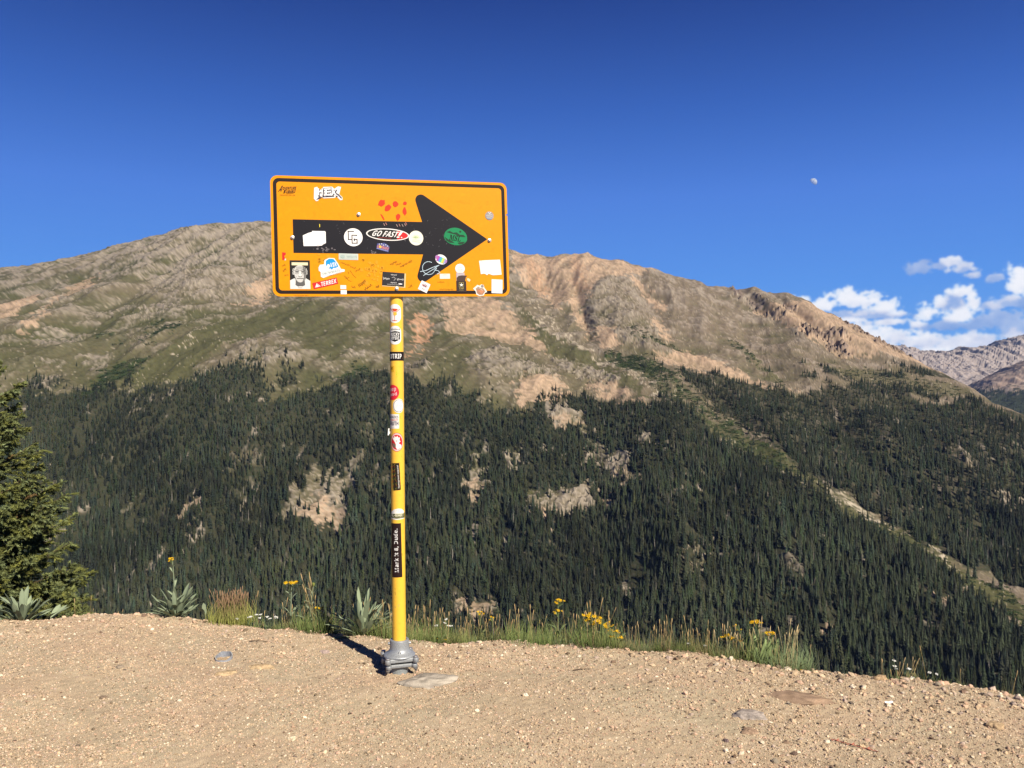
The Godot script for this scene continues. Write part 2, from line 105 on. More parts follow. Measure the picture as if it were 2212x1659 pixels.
const COVER := [
	[0,1,-810,-849,-798,-850,-787,-851,-775,-852,-763,-853,-751,-853,-739,-854,-727,-855,-715,-855,-703,-856,-691,-856,-678,-857,-666,-857,-654,-858,-641,-858,-629,-858,-616,-859,-604,-859,-591,-859,-577,-856,-563,-855,-550,-854,-537,-853,-524,-852,-513,-862,-498,-873,-473,-864,-462,-866,-450,-867,-435,-871,-421,-869,-408,-868,-394,-867,-377,-866,-359,-865,-342,-873,-321,-878,-311,-886,-301,-895,-288,-893,-275,-891,-262,-888,-248,-843,-254,-836,-241,-844,-227,-847,-215,-850,-203,-855,-191,-866,-179,-878,-165,-884,-151,-889,-138,-887,-126,-886,-113,-885,-91,-856,-80,-871,-62,-878,-49,-859,-36,-850,-24,-848,-21,-837,-9,-834,9,-832,30,-842,38,-858,47,-844,67,-859,86,-844,107,-832,121,-826,127,-809,144,-814,155,-823,161,-806,167,-796,173,-795,179,-780,185,-765,190,-754,196,-743,206,-733,215,-719,221,-704,228,-689,236,-679,243,-673,250,-665,254,-646,257,-629,267,-624,277,-623,281,-615,283,-605,283,-590,282,-572,284,-563,290,-562,295,-558,295,-545,295,-529,295,-513,297,-505,298,-498,299,-490,301,-484,302,-477,303,-471,305,-465,306,-459,307,-452,308,-445,307,-438,307,-430,306,-421,304,-413,295,-400,288,-391,281,-381,274,-371,266,-361,259,-351,252,-342,236,-347,220,-353,204,-358,187,-364,169,-370,150,-376,131,-382,111,-388,91,-393,69,-399,48,-405,25,-415,2,-426,-23,-437,-47,-437,-72,-437,-97,-438,-122,-438,-147,-440,-172,-441,-198,-443,-224,-444,-249,-446,-276,-448,-301,-448,-326,-448,-351,-448,-377,-448,-402,-448,-427,-448,-471,-494,-515,-540,-559,-586,-603,-632,-648,-680,-693,-727,-750,-786],
	[0,0.8,180,-920,195,-928,210,-937,234,-944,254,-936,276,-929,297,-920,295,-901,308,-900,322,-902,341,-917,368,-922,401,-962,419,-968,437,-972,460,-968,447,-932,443,-902,460,-896,497,-922,532,-957,519,-922,528,-915,534,-896,561,-913,567,-905,570,-891,572,-877,574,-864,581,-858,588,-851,594,-843,600,-835,605,-827,611,-819,616,-811,621,-803,625,-795,633,-792,640,-788,648,-785,655,-781,662,-777,668,-774,675,-770,681,-766,688,-762,694,-758,700,-754,705,-749,711,-745,666,-698,638,-669,611,-640,583,-611,561,-588,541,-567,521,-547,502,-526,482,-506,463,-485,446,-468,430,-451,414,-434,406,-454,395,-474,380,-492,358,-502,356,-508,357,-519,359,-532,362,-545,364,-559,362,-567,361,-575,359,-584,356,-592,352,-599,346,-601,336,-602,326,-605,320,-614,316,-626,314,-637,311,-644,308,-653,303,-661,298,-669,293,-677,289,-685,283,-693,272,-696,260,-696,255,-704,249,-712,244,-721,239,-733,235,-747,229,-763,223,-779,215,-806,208,-816,201,-827,197,-843,192,-858,187,-873,184,-895],
	[0,0.8,346,-948,342,-939,336,-933,332,-933,332,-940,336,-950,341,-959,346,-961,348,-956],
	[0,0.8,356,-934,353,-928,351,-925,350,-927,351,-932,353,-939,356,-944,358,-944,358,-940],
	[0,0.8,365,-979,373,-946,384,-969,375,-1000],
	[0,0.8,395,-968,390,-959,385,-952,381,-949,381,-953,384,-962,390,-971,395,-976,397,-975],
	[0,0.8,442,-1006,458,-1006,471,-999,482,-1020,470,-1030,455,-1032],
	[0,0.8,492,-1029,508,-1032,530,-1047,547,-1028,560,-1050,562,-1079,554,-1092,534,-1083,514,-1073],
	[0,0.8,475,-1064,491,-1062,508,-1063,516,-1078,495,-1070,480,-1073],
	[0,0.8,455,-943,457,-919,461,-901,475,-923,472,-943,470,-967],
	[0,0.8,83,-844,80,-832,74,-826,69,-828,66,-837,67,-849,71,-859,77,-860,82,-855],
	[0,0.8,47,-846,45,-840,42,-837,38,-839,36,-844,36,-852,39,-858,43,-859,46,-854],
	[0,0.8,57,-849,56,-845,55,-843,54,-843,53,-847,54,-851,55,-855,56,-855,57,-853],
	[0,0.8,-400,-884,-397,-874,-398,-869,-404,-871,-411,-880,-416,-891,-418,-901,-414,-903,-407,-895],
	[0,0.8,-469,-884,-466,-878,-466,-876,-468,-876,-472,-881,-476,-888,-478,-894,-477,-895,-473,-891],
	[0,0.8,-206,-881,-205,-873,-205,-870,-207,-871,-209,-877,-211,-886,-212,-892,-210,-893,-208,-889],
	[0,0.8,-229,-871,-228,-860,-231,-858,-236,-858,-241,-866,-245,-878,-244,-888,-240,-890,-234,-883],
	[0,0.8,-97,-901,-98,-895,-100,-891,-103,-891,-105,-896,-106,-903,-105,-908,-102,-910,-99,-907],
	[0,0.8,-73,-909,-73,-905,-74,-903,-75,-904,-76,-907,-76,-911,-76,-914,-75,-915,-74,-913],
	[0,0.8,-476,-879,-474,-874,-477,-872,-482,-872,-487,-877,-491,-884,-491,-890,-487,-891,-481,-886],
	[0,0.8,-492,-878,-490,-871,-494,-868,-500,-868,-507,-875,-513,-885,-513,-892,-508,-893,-499,-887],
	[0,0.8,-229,-896,-229,-891,-233,-889,-238,-891,-242,-897,-244,-903,-242,-907,-237,-907,-232,-903],
	[0,0.8,-271,-902,-270,-896,-273,-893,-278,-893,-282,-897,-284,-903,-282,-908,-278,-910,-274,-908],
	[0,0.8,155,-929,152,-921,148,-917,144,-920,142,-927,143,-935,147,-940,151,-940,155,-936],
	[1,1,-449,-882,-450,-900,-451,-921,-441,-926,-432,-931,-420,-942,-402,-931,-405,-913,-411,-890,-420,-875,-430,-859,-443,-861],
	[1,1,-445,-1022,-438,-1027,-426,-1043,-410,-1042,-407,-1020,-419,-1008,-431,-1000],
	[1,1,-459,-1069,-439,-1048,-441,-1058,-461,-1080],
	[1,0.8,-513,-1025,-497,-1041,-503,-1051,-519,-1035],
	[1,1,-471,-998,-470,-994,-472,-992,-476,-994,-480,-999,-483,-1003,-482,-1007,-479,-1006,-475,-1003],
	[1,0.6,-439,-987,-414,-965,-417,-977,-443,-1000],
	[1,1,-156,-908,-157,-900,-163,-896,-170,-897,-176,-904,-178,-913,-174,-919,-167,-921,-160,-916],
	[1,0.8,-189,-876,-176,-880,-162,-886,-148,-892,-150,-901,-164,-895,-178,-890,-192,-885],
	[1,1,113,-1000,130,-985,147,-974,156,-954,166,-939,165,-911,151,-905,139,-904,126,-906,115,-947],
	[1,0.65,129,-924,144,-916,159,-913,175,-911,178,-884,183,-866,189,-852,194,-837,200,-821,208,-809,215,-797,221,-780,226,-762,230,-743,234,-727,237,-712,241,-700,231,-706,223,-715,214,-725,207,-739,199,-751,191,-761,186,-777,180,-790,174,-803,164,-808,155,-818,147,-833,141,-859,135,-890],
	[1,0.7,175,-1027,188,-1021,202,-1015,207,-1036,193,-1041,179,-1046],
	[1,0.7,148,-1021,170,-1032,172,-1054,149,-1038],
	[1,0.6,290,-1094,291,-1059,290,-1016,300,-1035,301,-1081,301,-1119],
	[1,0.4,238,-645,242,-631,247,-620,257,-622,267,-624,277,-627,285,-626,293,-625,298,-618,297,-602,296,-586,296,-572,306,-607,313,-637,307,-641,302,-646,296,-651,291,-658,280,-655,269,-651,258,-647,247,-645],
	[2,1,-416,-879,-410,-893,-405,-909,-401,-928,-399,-952,-397,-974,-394,-998,-392,-1023,-381,-1041,-370,-1062,-361,-1079,-352,-1096,-343,-1115,-334,-1134,-319,-1154,-302,-1165,-283,-1173,-255,-1141,-241,-1080,-227,-1018,-248,-1029,-270,-1041,-291,-1051,-299,-1032,-307,-1013,-315,-994,-323,-977,-330,-950,-341,-932,-344,-904,-347,-881,-358,-876,-368,-871,-378,-865,-397,-872],
	[2,0.8,-337,-1184,-321,-1189,-302,-1183,-285,-1179,-267,-1176,-250,-1172,-222,-1108,-196,-1048,-188,-991,-181,-946,-192,-929,-202,-913,-217,-941,-234,-972,-260,-1017,-288,-1066,-312,-1125],
	[2,0.8,-107,-926,-94,-941,-80,-956,-67,-979,-53,-1004,-42,-953,-47,-916,-52,-881,-69,-871,-85,-862,-95,-894],
	[2,0.9,2,-1268,13,-1214,23,-1166,37,-1120,49,-1071,64,-1041,78,-1016,97,-978,107,-948,116,-917,124,-888,131,-861,137,-835,144,-814,129,-829,119,-857,108,-891,97,-927,84,-954,71,-963,58,-973,45,-985,32,-1053,23,-1107,12,-1162],
	[2,1,191,-746,199,-735,206,-722,212,-707,218,-695,223,-683,228,-672,233,-664,239,-658,243,-648,246,-636,251,-627,256,-622,263,-620,269,-616,274,-609,277,-601,279,-590,280,-575,279,-561,286,-560,292,-558,296,-554,299,-546,301,-536,300,-522,300,-510,301,-501,302,-493,305,-487,308,-481,311,-475,313,-469,314,-462,316,-455,316,-447,337,-469,336,-476,334,-483,332,-489,330,-496,328,-503,326,-511,329,-526,335,-548,342,-571,340,-580,333,-581,326,-582,321,-588,320,-598,320,-612,320,-628,317,-637,312,-643,307,-648,301,-654,296,-661,291,-668,286,-676,282,-686,277,-693,270,-699,264,-705,257,-710,250,-715,244,-723,239,-735,232,-749,225,-762,217,-773,209,-785],
	[2,0.8,153,-843,160,-825,169,-817,177,-809,186,-803,195,-799,203,-791,211,-782,217,-766,223,-750,227,-734,214,-737,200,-740,194,-753,187,-765,179,-775,172,-788,166,-802,159,-818],
	[2,0.8,355,-789,360,-776,363,-762,367,-748,373,-754,369,-768,366,-783,361,-796],
	[2,0.8,293,-1043,296,-987,295,-926,306,-946,308,-1009,307,-1071],
	[2,0.6,346,-990,365,-1001,384,-1008,403,-1016,424,-1029,447,-1044,460,-1039,473,-1034,483,-1023,489,-1005,502,-1002,519,-1006,535,-1008,537,-987,539,-969,540,-949,540,-927,541,-909,540,-928,540,-950,539,-970,510,-946,489,-935,470,-926,452,-918,447,-940,439,-957,430,-971,417,-976,402,-977,386,-976,373,-981,360,-987],
	[2,0.7,-582,-947,-574,-957,-566,-967,-556,-975,-546,-983,-536,-991,-529,-1005,-522,-1020,-512,-1032,-502,-1042,-492,-1053,-467,-1016,-442,-977,-451,-963,-461,-951,-470,-939,-478,-925,-488,-921,-499,-917,-510,-913,-520,-909,-531,-905,-540,-899,-549,-893],
	[3,0.9,-5,-1569,23,-1560,50,-1543,72,-1541,93,-1532,114,-1527,134,-1520,156,-1511,177,-1501,197,-1484,215,-1469,232,-1456,251,-1453,215,-1388,193,-1373,173,-1364,153,-1357,127,-1305,101,-1208,101,-1111,105,-1033,97,-1086,88,-1146,80,-1249,65,-1189,59,-1224,49,-1322,20,-1349,2,-1416,-1,-1497],
	[3,0.9,-106,-1214,-87,-1223,-68,-1232,-48,-1241,-29,-1247,-16,-1205,-3,-1167,9,-1129,21,-1093,30,-1052,44,-1000,30,-998,15,-1023,-3,-1031,-19,-1041,-36,-1051,-51,-1052,-66,-1055,-88,-1063,-89,-1129],
	[3,0.9,9,-900,26,-908,42,-913,58,-885,53,-855,40,-852,28,-846,9,-844,1,-857],
	[3,0.9,75,-890,91,-889,107,-879,120,-837,128,-821,136,-807,126,-818,116,-830,106,-842,97,-858,87,-873],
	[3,0.9,110,-1106,132,-1089,126,-999,106,-1016],
	[3,0.9,167,-981,189,-995,217,-1031,229,-1016,242,-1010,253,-992,264,-972,274,-950,285,-935,295,-918,311,-904,300,-910,289,-921,279,-930,265,-936,251,-943,237,-949,221,-948,205,-941,190,-937,177,-939],
	[3,0.9,190,-1138,192,-1094,193,-1045,207,-1078,206,-1129,205,-1176],
	[3,0.9,190,-1344,200,-1292,210,-1246,219,-1205,230,-1237,221,-1279,211,-1323,201,-1374],
	[3,0.9,380,-1316,406,-1334,431,-1347,456,-1360,485,-1374,504,-1374,520,-1363,543,-1360,550,-1318,555,-1276,558,-1239,561,-1201,562,-1165,562,-1129,562,-1095,549,-1125,532,-1125,515,-1123,497,-1120,477,-1112,454,-1098,431,-1079,424,-1102,418,-1129,408,-1145,404,-1171,401,-1204,401,-1249,392,-1287],
	[3,0.9,-676,-1256,-699,-1338,-687,-1372,-665,-1337,-654,-1269,-655,-1246],
	[3,0.9,-757,-1268,-753,-1293,-744,-1308,-697,-1230,-698,-1205,-697,-1178,-687,-1133,-679,-1092,-748,-1204],
	[3,0.9,-619,-1066,-635,-1114,-650,-1162,-664,-1210,-674,-1256,-691,-1280,-678,-1227,-663,-1178,-648,-1130,-632,-1082],
	[3,0.9,-400,-1162,-384,-1171,-369,-1180,-401,-1240,-397,-1298,-393,-1358,-379,-1325,-369,-1243,-361,-1168,-380,-1164],
	[3,0.9,-313,-1593,-288,-1585,-264,-1578,-240,-1575,-217,-1573,-193,-1572,-170,-1570,-147,-1569,-123,-1569,-100,-1571,-86,-1502,-73,-1433,-60,-1362,-76,-1294,-92,-1241,-111,-1251,-130,-1262,-150,-1273,-171,-1286,-192,-1300,-213,-1353,-236,-1413,-261,-1474,-287,-1534],
	[3,0.9,-608,-1049,-611,-1078,-615,-1107,-618,-1136,-607,-1112,-602,-1072,-597,-1033],
	[4,1,-138,-1121,-124,-1130,-107,-1093,-102,-1041,-108,-987,-118,-1018,-127,-1070],
	[4,1,-110,-1006,-118,-950,-126,-927,-124,-922,-115,-944,-107,-999],
	[4,0.5,19,-1459,32,-1367,42,-1276,60,-1315,51,-1413,39,-1505],
	[4,0.4,99,-1485,99,-1377,97,-1271,117,-1287,119,-1391,121,-1497],
	[5,0.9,21,-1159,35,-1122,49,-1082,61,-1052,74,-1025,86,-1003,99,-986,111,-952,121,-917,128,-891,135,-868,141,-845,147,-826,158,-798,164,-786,168,-793,162,-806,150,-833,144,-853,139,-875,131,-899,124,-925,114,-961,102,-995,89,-1013,76,-1037,64,-1064,52,-1094,38,-1136,24,-1173],
	[5,0.9,18,-1305,28,-1247,38,-1192,49,-1154,60,-1111,70,-1071,79,-1034,98,-994,100,-1001,81,-1043,72,-1079,63,-1119,52,-1161,40,-1200,31,-1257,21,-1317],
	[5,0.9,184,-756,194,-747,203,-734,206,-742,197,-754,187,-765],
	[5,0.9,214,-705,221,-699,226,-711,220,-718],
	[5,0.9,230,-685,238,-682,244,-693,236,-697],
	[5,0.9,257,-678,264,-673,271,-667,278,-658,287,-650,297,-669,290,-678,282,-688,275,-694,266,-696],
	[5,0.9,290,-646,300,-640,305,-648,296,-656],
	[5,0.9,309,-616,309,-603,311,-592,316,-601,315,-612,314,-626],
	[5,0.9,-623,-1071,-639,-1118,-653,-1166,-667,-1213,-677,-1260,-685,-1271,-674,-1222,-660,-1174,-645,-1126,-630,-1079],
	[5,0.9,-377,-937,-378,-968,-380,-1002,-382,-1037,-386,-1044,-385,-1009,-383,-976,-382,-945],
	[6,0.8,-280,-937,-277,-918,-281,-906,-290,-908,-300,-922,-307,-942,-307,-960,-300,-968,-289,-956],
	[6,0.8,-285,-954,-284,-942,-287,-935,-294,-936,-301,-943,-305,-955,-304,-968,-299,-972,-290,-965],
	[6,0.8,-234,-940,-233,-922,-240,-914,-253,-918,-264,-933,-270,-954,-268,-972,-257,-977,-243,-961],
	[6,0.8,-170,-940,-169,-926,-173,-918,-179,-921,-185,-933,-188,-949,-187,-962,-182,-966,-175,-955],
	[6,0.8,-84,-909,-87,-900,-95,-894,-106,-893,-114,-899,-115,-908,-109,-915,-98,-919,-88,-916],
	[6,0.8,-531,-1028,-526,-1007,-535,-996,-552,-998,-573,-1017,-593,-1052,-595,-1076,-579,-1078,-553,-1059],
	[6,0.8,-535,-1125,-536,-1116,-547,-1117,-563,-1127,-578,-1140,-584,-1152,-578,-1156,-563,-1150,-546,-1138],
	[6,0.8,-431,-1114,-430,-1093,-447,-1087,-473,-1097,-497,-1119,-508,-1145,-501,-1163,-477,-1159,-448,-1139],
	[6,0.8,-458,-941,-454,-926,-461,-921,-474,-927,-488,-940,-497,-957,-496,-969,-486,-970,-470,-958],
	[6,0.8,-496,-930,-495,-924,-498,-921,-505,-923,-512,-928,-515,-934,-514,-939,-508,-940,-501,-936],
	[6,0.8,-479,-882,-480,-875,-490,-872,-505,-875,-518,-882,-522,-890,-517,-896,-503,-895,-488,-890],
	[6,0.8,-244,-937,-244,-919,-252,-909,-264,-911,-276,-924,-282,-945,-279,-962,-268,-968,-254,-958],
	[6,0.8,-298,-879,-299,-868,-307,-863,-319,-865,-330,-874,-334,-884,-329,-891,-318,-893,-306,-889],
	[6,0.9,-53,-937,-35,-985,-21,-995,-7,-1005,14,-965,34,-950,49,-901,55,-869,41,-888,26,-901,13,-897,0,-893,-15,-893,-31,-893,-42,-915],
	[6,0.9,45,-985,60,-975,75,-968,86,-952,97,-937,106,-913,114,-888,109,-878,93,-892,75,-896,66,-916,56,-935],
	[6,0.7,-752,-1610,-727,-1607,-703,-1607,-680,-1609,-655,-1606,-630,-1602,-603,-1597,-579,-1598,-555,-1602,-533,-1610,-510,-1618,-488,-1627,-460,-1542,-433,-1458,-406,-1377,-405,-1324,-403,-1272,-401,-1221,-398,-1173,-413,-1169,-428,-1167,-444,-1167,-462,-1171,-481,-1179,-513,-1223,-545,-1265,-578,-1305,-629,-1396,-689,-1501],
	[6,0.55,142,-1343,181,-1368,196,-1304,199,-1250,202,-1201,198,-1119,193,-1038,167,-1003,148,-1029,129,-1005,132,-1089,107,-1049,101,-1111,99,-1177,122,-1280],
	[7,0.9,523,-1318,530,-1280,538,-1245,555,-1271,550,-1313,544,-1354],
	[7,0.9,400,-1160,435,-1171,461,-1178,484,-1231,455,-1220,418,-1205],
	[7,0.9,424,-1127,433,-1108,441,-1090,461,-1131,454,-1154,443,-1170],
	[7,0.9,529,-1214,536,-1196,545,-1181,551,-1161,561,-1177,560,-1208,558,-1239,550,-1257],
	[7,0.9,392,-1377,382,-1308,399,-1329,410,-1399],
	[7,0.9,432,-1327,427,-1286,446,-1320,449,-1356],
	[7,0.9,393,-1278,403,-1259,416,-1295,406,-1313],
	[7,0.9,362,-1409,369,-1360,391,-1406,381,-1445],
	[8,1,-266,-710,-265,-703,-267,-699,-273,-700,-278,-707,-282,-715,-281,-721,-276,-722,-271,-718],
	[8,1,-272,-700,-267,-686,-262,-672,-260,-672,-265,-686,-269,-700],
	[8,1,-197,-723,-190,-733,-179,-729,-184,-749,-175,-754,-160,-736,-149,-743,-145,-727,-140,-712,-136,-697,-148,-690,-164,-694,-181,-700,-194,-697,-198,-705],
	[8,1,-275,-663,-274,-657,-277,-654,-282,-655,-288,-660,-290,-666,-289,-671,-285,-672,-279,-668],
	[8,1,-380,-696,-377,-686,-379,-681,-387,-683,-395,-692,-401,-702,-402,-710,-396,-711,-388,-706],
	[8,1,-42,-751,-32,-759,-24,-747,-22,-721,-21,-712,-31,-703,-44,-714,-46,-725,-38,-734],
	[8,1,10,-758,8,-748,3,-742,-2,-743,-6,-750,-6,-760,-2,-770,3,-773,8,-768],
	[8,1,74,-822,68,-811,55,-806,41,-810,32,-819,33,-830,43,-838,57,-838,69,-832],
	[8,1,64,-801,74,-783,81,-789,71,-810],
	[8,1,83,-760,81,-750,76,-747,72,-750,70,-759,71,-771,75,-780,80,-781,83,-772],
	[8,1,89,-763,97,-757,102,-731,109,-709,95,-703,89,-715,92,-726,86,-748],
	[8,1,74,-700,81,-715,91,-698,86,-691],
	[8,1,9,-702,15,-712,26,-713,37,-718,49,-722,61,-722,72,-734,68,-716,64,-698,53,-690,50,-683,36,-680,34,-672,18,-675,13,-685],
	[8,1,-39,-595,-32,-603,-26,-612,-22,-601,-13,-590,-11,-581,-21,-570,-34,-580],
	[8,1,143,-598,138,-590,132,-587,126,-590,123,-598,125,-607,131,-613,138,-613,142,-607],
	[8,1,156,-687,154,-682,152,-680,150,-681,150,-685,151,-690,153,-695,155,-696,157,-693],
	[8,1,90,-582,88,-579,85,-578,83,-580,82,-584,82,-588,84,-590,87,-589,89,-586],
	[8,1,101,-554,99,-549,97,-547,96,-549,95,-554,96,-559,98,-563,100,-563,101,-559],
	[8,1,264,-539,271,-537,271,-526,272,-517,268,-511,265,-525],
	[8,1,184,-512,186,-503,188,-494,190,-485,195,-489,193,-498,191,-507,188,-516],
	[8,1,439,-715,431,-707,420,-703,411,-705,408,-711,413,-718,422,-724,433,-725,440,-722],
	[8,1,420,-779,417,-775,412,-773,408,-774,407,-777,409,-780,413,-784,418,-785,421,-783],
	[8,1,350,-704,347,-699,344,-697,343,-698,343,-701,346,-705,349,-709,351,-710,351,-708],
	[8,1,236,-603,234,-599,230,-597,228,-598,228,-601,229,-605,232,-608,235,-609,237,-607],
	[8,1,18,-715,16,-711,13,-708,10,-709,7,-712,7,-716,10,-720,13,-721,16,-719],
	[8,1,128,-743,126,-741,121,-742,116,-746,113,-751,114,-754,117,-755,122,-752,127,-747],
	[8,0.6,-35,-645,-36,-643,-38,-642,-41,-643,-43,-645,-43,-648,-41,-649,-38,-649,-36,-648],
	[8,0.6,-22,-634,-23,-629,-25,-626,-29,-627,-31,-630,-31,-636,-29,-640,-26,-641,-23,-639],
	[8,0.6,-9,-634,-10,-629,-12,-626,-15,-627,-17,-631,-17,-637,-15,-641,-12,-642,-10,-640],
	[8,0.6,40,-650,39,-647,36,-645,34,-646,32,-649,32,-652,34,-655,37,-655,39,-653],
	[8,0.6,-191,-776,-191,-773,-194,-772,-199,-773,-202,-776,-203,-780,-201,-782,-197,-782,-193,-779],
	[8,0.6,-229,-764,-231,-757,-241,-753,-254,-753,-263,-758,-266,-765,-259,-770,-247,-772,-235,-770],
	[8,0.6,-129,-749,-129,-741,-131,-737,-135,-739,-139,-746,-141,-755,-139,-761,-136,-762,-132,-757],
	[8,0.6,-124,-785,-124,-778,-128,-775,-134,-777,-138,-783,-140,-791,-137,-796,-132,-797,-127,-793],
	[8,0.6,-106,-722,-107,-714,-111,-711,-117,-713,-122,-719,-123,-728,-120,-734,-115,-735,-110,-730],
	[8,0.6,-324,-717,-324,-713,-326,-711,-330,-712,-334,-716,-336,-720,-335,-723,-332,-724,-327,-721],
	[8,0.6,200,-589,196,-583,192,-581,188,-584,187,-590,189,-596,194,-600,198,-600,200,-595],
	[8,0.6,202,-565,198,-559,193,-557,189,-559,188,-564,190,-571,194,-575,199,-575,202,-571],
	[8,0.6,157,-626,155,-623,153,-622,151,-624,150,-627,151,-631,153,-633,155,-633,157,-630],
	[8,0.6,182,-627,180,-623,177,-622,174,-624,173,-628,175,-633,177,-636,180,-635,182,-632],
	[3,0.7,-267,-707,-266,-702,-268,-700,-272,-701,-276,-705,-278,-711,-277,-715,-274,-716,-270,-713],
	[3,0.7,-185,-714,-169,-714,-152,-707,-137,-695,-148,-690,-164,-694,-178,-701],
	[3,0.7,-44,-723,-33,-731,-22,-721,-31,-703],
	[3,0.7,17,-691,27,-692,36,-691,34,-672,18,-675],
	[3,0.7,92,-726,100,-717,109,-709,95,-703],
	[3,0.7,74,-700,81,-715,91,-698,86,-691],
	[3,0.7,-39,-595,-32,-602,-26,-609,-20,-600,-13,-590,-17,-580,-21,-570,-30,-582],
	[3,0.7,264,-539,271,-537,271,-526,272,-517,268,-511,265,-525],
	[3,0.7,184,-512,186,-503,188,-494,190,-485,195,-489,193,-498,191,-507,188,-516],
	[3,0.7,68,-817,64,-812,52,-810,40,-812,32,-817,32,-823,41,-826,53,-826,64,-823],
	[6,0.75,-266,-710,-265,-703,-267,-699,-273,-700,-278,-707,-282,-715,-281,-721,-276,-722,-271,-718],
	[6,0.75,-272,-700,-267,-686,-262,-672,-260,-672,-265,-686,-269,-700],
	[6,0.75,-197,-723,-190,-733,-179,-729,-184,-749,-175,-754,-160,-736,-149,-743,-145,-727,-140,-712,-136,-697,-148,-690,-164,-694,-181,-700,-194,-697,-198,-705],
	[6,0.75,-275,-663,-274,-657,-277,-654,-282,-655,-288,-660,-290,-666,-289,-671,-285,-672,-279,-668],
	[6,0.75,-380,-696,-377,-686,-379,-681,-387,-683,-395,-692,-401,-702,-402,-710,-396,-711,-388,-706],
	[6,0.75,-42,-751,-32,-759,-24,-747,-22,-721,-21,-712,-31,-703,-44,-714,-46,-725,-38,-734],
	[6,0.75,10,-758,8,-748,3,-742,-2,-743,-6,-750,-6,-760,-2,-770,3,-773,8,-768],
	[6,0.75,74,-822,68,-811,55,-806,41,-810,32,-819,33,-830,43,-838,57,-838,69,-832],
	[6,0.75,64,-801,74,-783,81,-789,71,-810],
	[6,0.75,83,-760,81,-750,76,-747,72,-750,70,-759,71,-771,75,-780,80,-781,83,-772],
	[6,0.75,89,-763,97,-757,102,-731,109,-709,95,-703,89,-715,92,-726,86,-748],
	[6,0.75,74,-700,81,-715,91,-698,86,-691],
	[6,0.75,9,-702,15,-712,26,-713,37,-718,49,-722,61,-722,72,-734,68,-716,64,-698,53,-690,50,-683,36,-680,34,-672,18,-675,13,-685],
	[6,0.75,-39,-595,-32,-603,-26,-612,-22,-601,-13,-590,-11,-581,-21,-570,-34,-580],
	[6,0.75,143,-598,138,-590,132,-587,126,-590,123,-598,125,-607,131,-613,138,-613,142,-607],
	[6,0.75,156,-687,154,-682,152,-680,150,-681,150,-685,151,-690,153,-695,155,-696,157,-693],
	[6,0.75,90,-582,88,-579,85,-578,83,-580,82,-584,82,-588,84,-590,87,-589,89,-586],
	[6,0.75,101,-554,99,-549,97,-547,96,-549,95,-554,96,-559,98,-563,100,-563,101,-559],
	[6,0.75,264,-539,271,-537,271,-526,272,-517,268,-511,265,-525],
	[6,0.75,184,-512,186,-503,188,-494,190,-485,195,-489,193,-498,191,-507,188,-516],
	[6,0.75,439,-715,431,-707,420,-703,411,-705,408,-711,413,-718,422,-724,433,-725,440,-722],
	[6,0.75,420,-779,417,-775,412,-773,408,-774,407,-777,409,-780,413,-784,418,-785,421,-783],
	[6,0.75,350,-704,347,-699,344,-697,343,-698,343,-701,346,-705,349,-709,351,-710,351,-708],
	[6,0.75,236,-603,234,-599,230,-597,228,-598,228,-601,229,-605,232,-608,235,-609,237,-607],
	[6,0.75,18,-715,16,-711,13,-708,10,-709,7,-712,7,-716,10,-720,13,-721,16,-719],
	[6,0.75,128,-743,126,-741,121,-742,116,-746,113,-751,114,-754,117,-755,122,-752,127,-747],
	[6,0.75,-35,-645,-36,-643,-38,-642,-41,-643,-43,-645,-43,-648,-41,-649,-38,-649,-36,-648],
	[6,0.75,-22,-634,-23,-629,-25,-626,-29,-627,-31,-630,-31,-636,-29,-640,-26,-641,-23,-639],
	[6,0.75,-9,-634,-10,-629,-12,-626,-15,-627,-17,-631,-17,-637,-15,-641,-12,-642,-10,-640],
	[6,0.75,40,-650,39,-647,36,-645,34,-646,32,-649,32,-652,34,-655,37,-655,39,-653],
	[6,0.75,-191,-776,-191,-773,-194,-772,-199,-773,-202,-776,-203,-780,-201,-782,-197,-782,-193,-779],
	[6,0.75,-229,-764,-231,-757,-241,-753,-254,-753,-263,-758,-266,-765,-259,-770,-247,-772,-235,-770],
	[6,0.75,-129,-749,-129,-741,-131,-737,-135,-739,-139,-746,-141,-755,-139,-761,-136,-762,-132,-757],
	[6,0.75,-124,-785,-124,-778,-128,-775,-134,-777,-138,-783,-140,-791,-137,-796,-132,-797,-127,-793],
	[6,0.75,-106,-722,-107,-714,-111,-711,-117,-713,-122,-719,-123,-728,-120,-734,-115,-735,-110,-730],
	[6,0.75,-324,-717,-324,-713,-326,-711,-330,-712,-334,-716,-336,-720,-335,-723,-332,-724,-327,-721],
	[6,0.75,200,-589,196,-583,192,-581,188,-584,187,-590,189,-596,194,-600,198,-600,200,-595],
	[6,0.75,202,-565,198,-559,193,-557,189,-559,188,-564,190,-571,194,-575,199,-575,202,-571],
	[6,0.75,157,-626,155,-623,153,-622,151,-624,150,-627,151,-631,153,-633,155,-633,157,-630],
	[6,0.75,182,-627,180,-623,177,-622,174,-624,173,-628,175,-633,177,-636,180,-635,182,-632],
	[9,0.55,206,-933,281,-973,339,-951,416,-980,492,-1000,502,-994,512,-987,522,-979,531,-971,539,-962,544,-949,547,-931,553,-921,561,-913,530,-862,500,-813,491,-816,482,-819,475,-826,467,-833,459,-839,451,-845,444,-852,436,-859,428,-866,418,-871,409,-875,394,-872,379,-869,365,-866,350,-864,336,-861,322,-860,308,-855,293,-850,281,-852,271,-857,260,-861,248,-862,236,-860,223,-857,210,-855,209,-878,207,-903],
	[9,0.55,-219,-754,-217,-732,-227,-721,-242,-724,-257,-740,-265,-763,-261,-782,-247,-787,-231,-776],
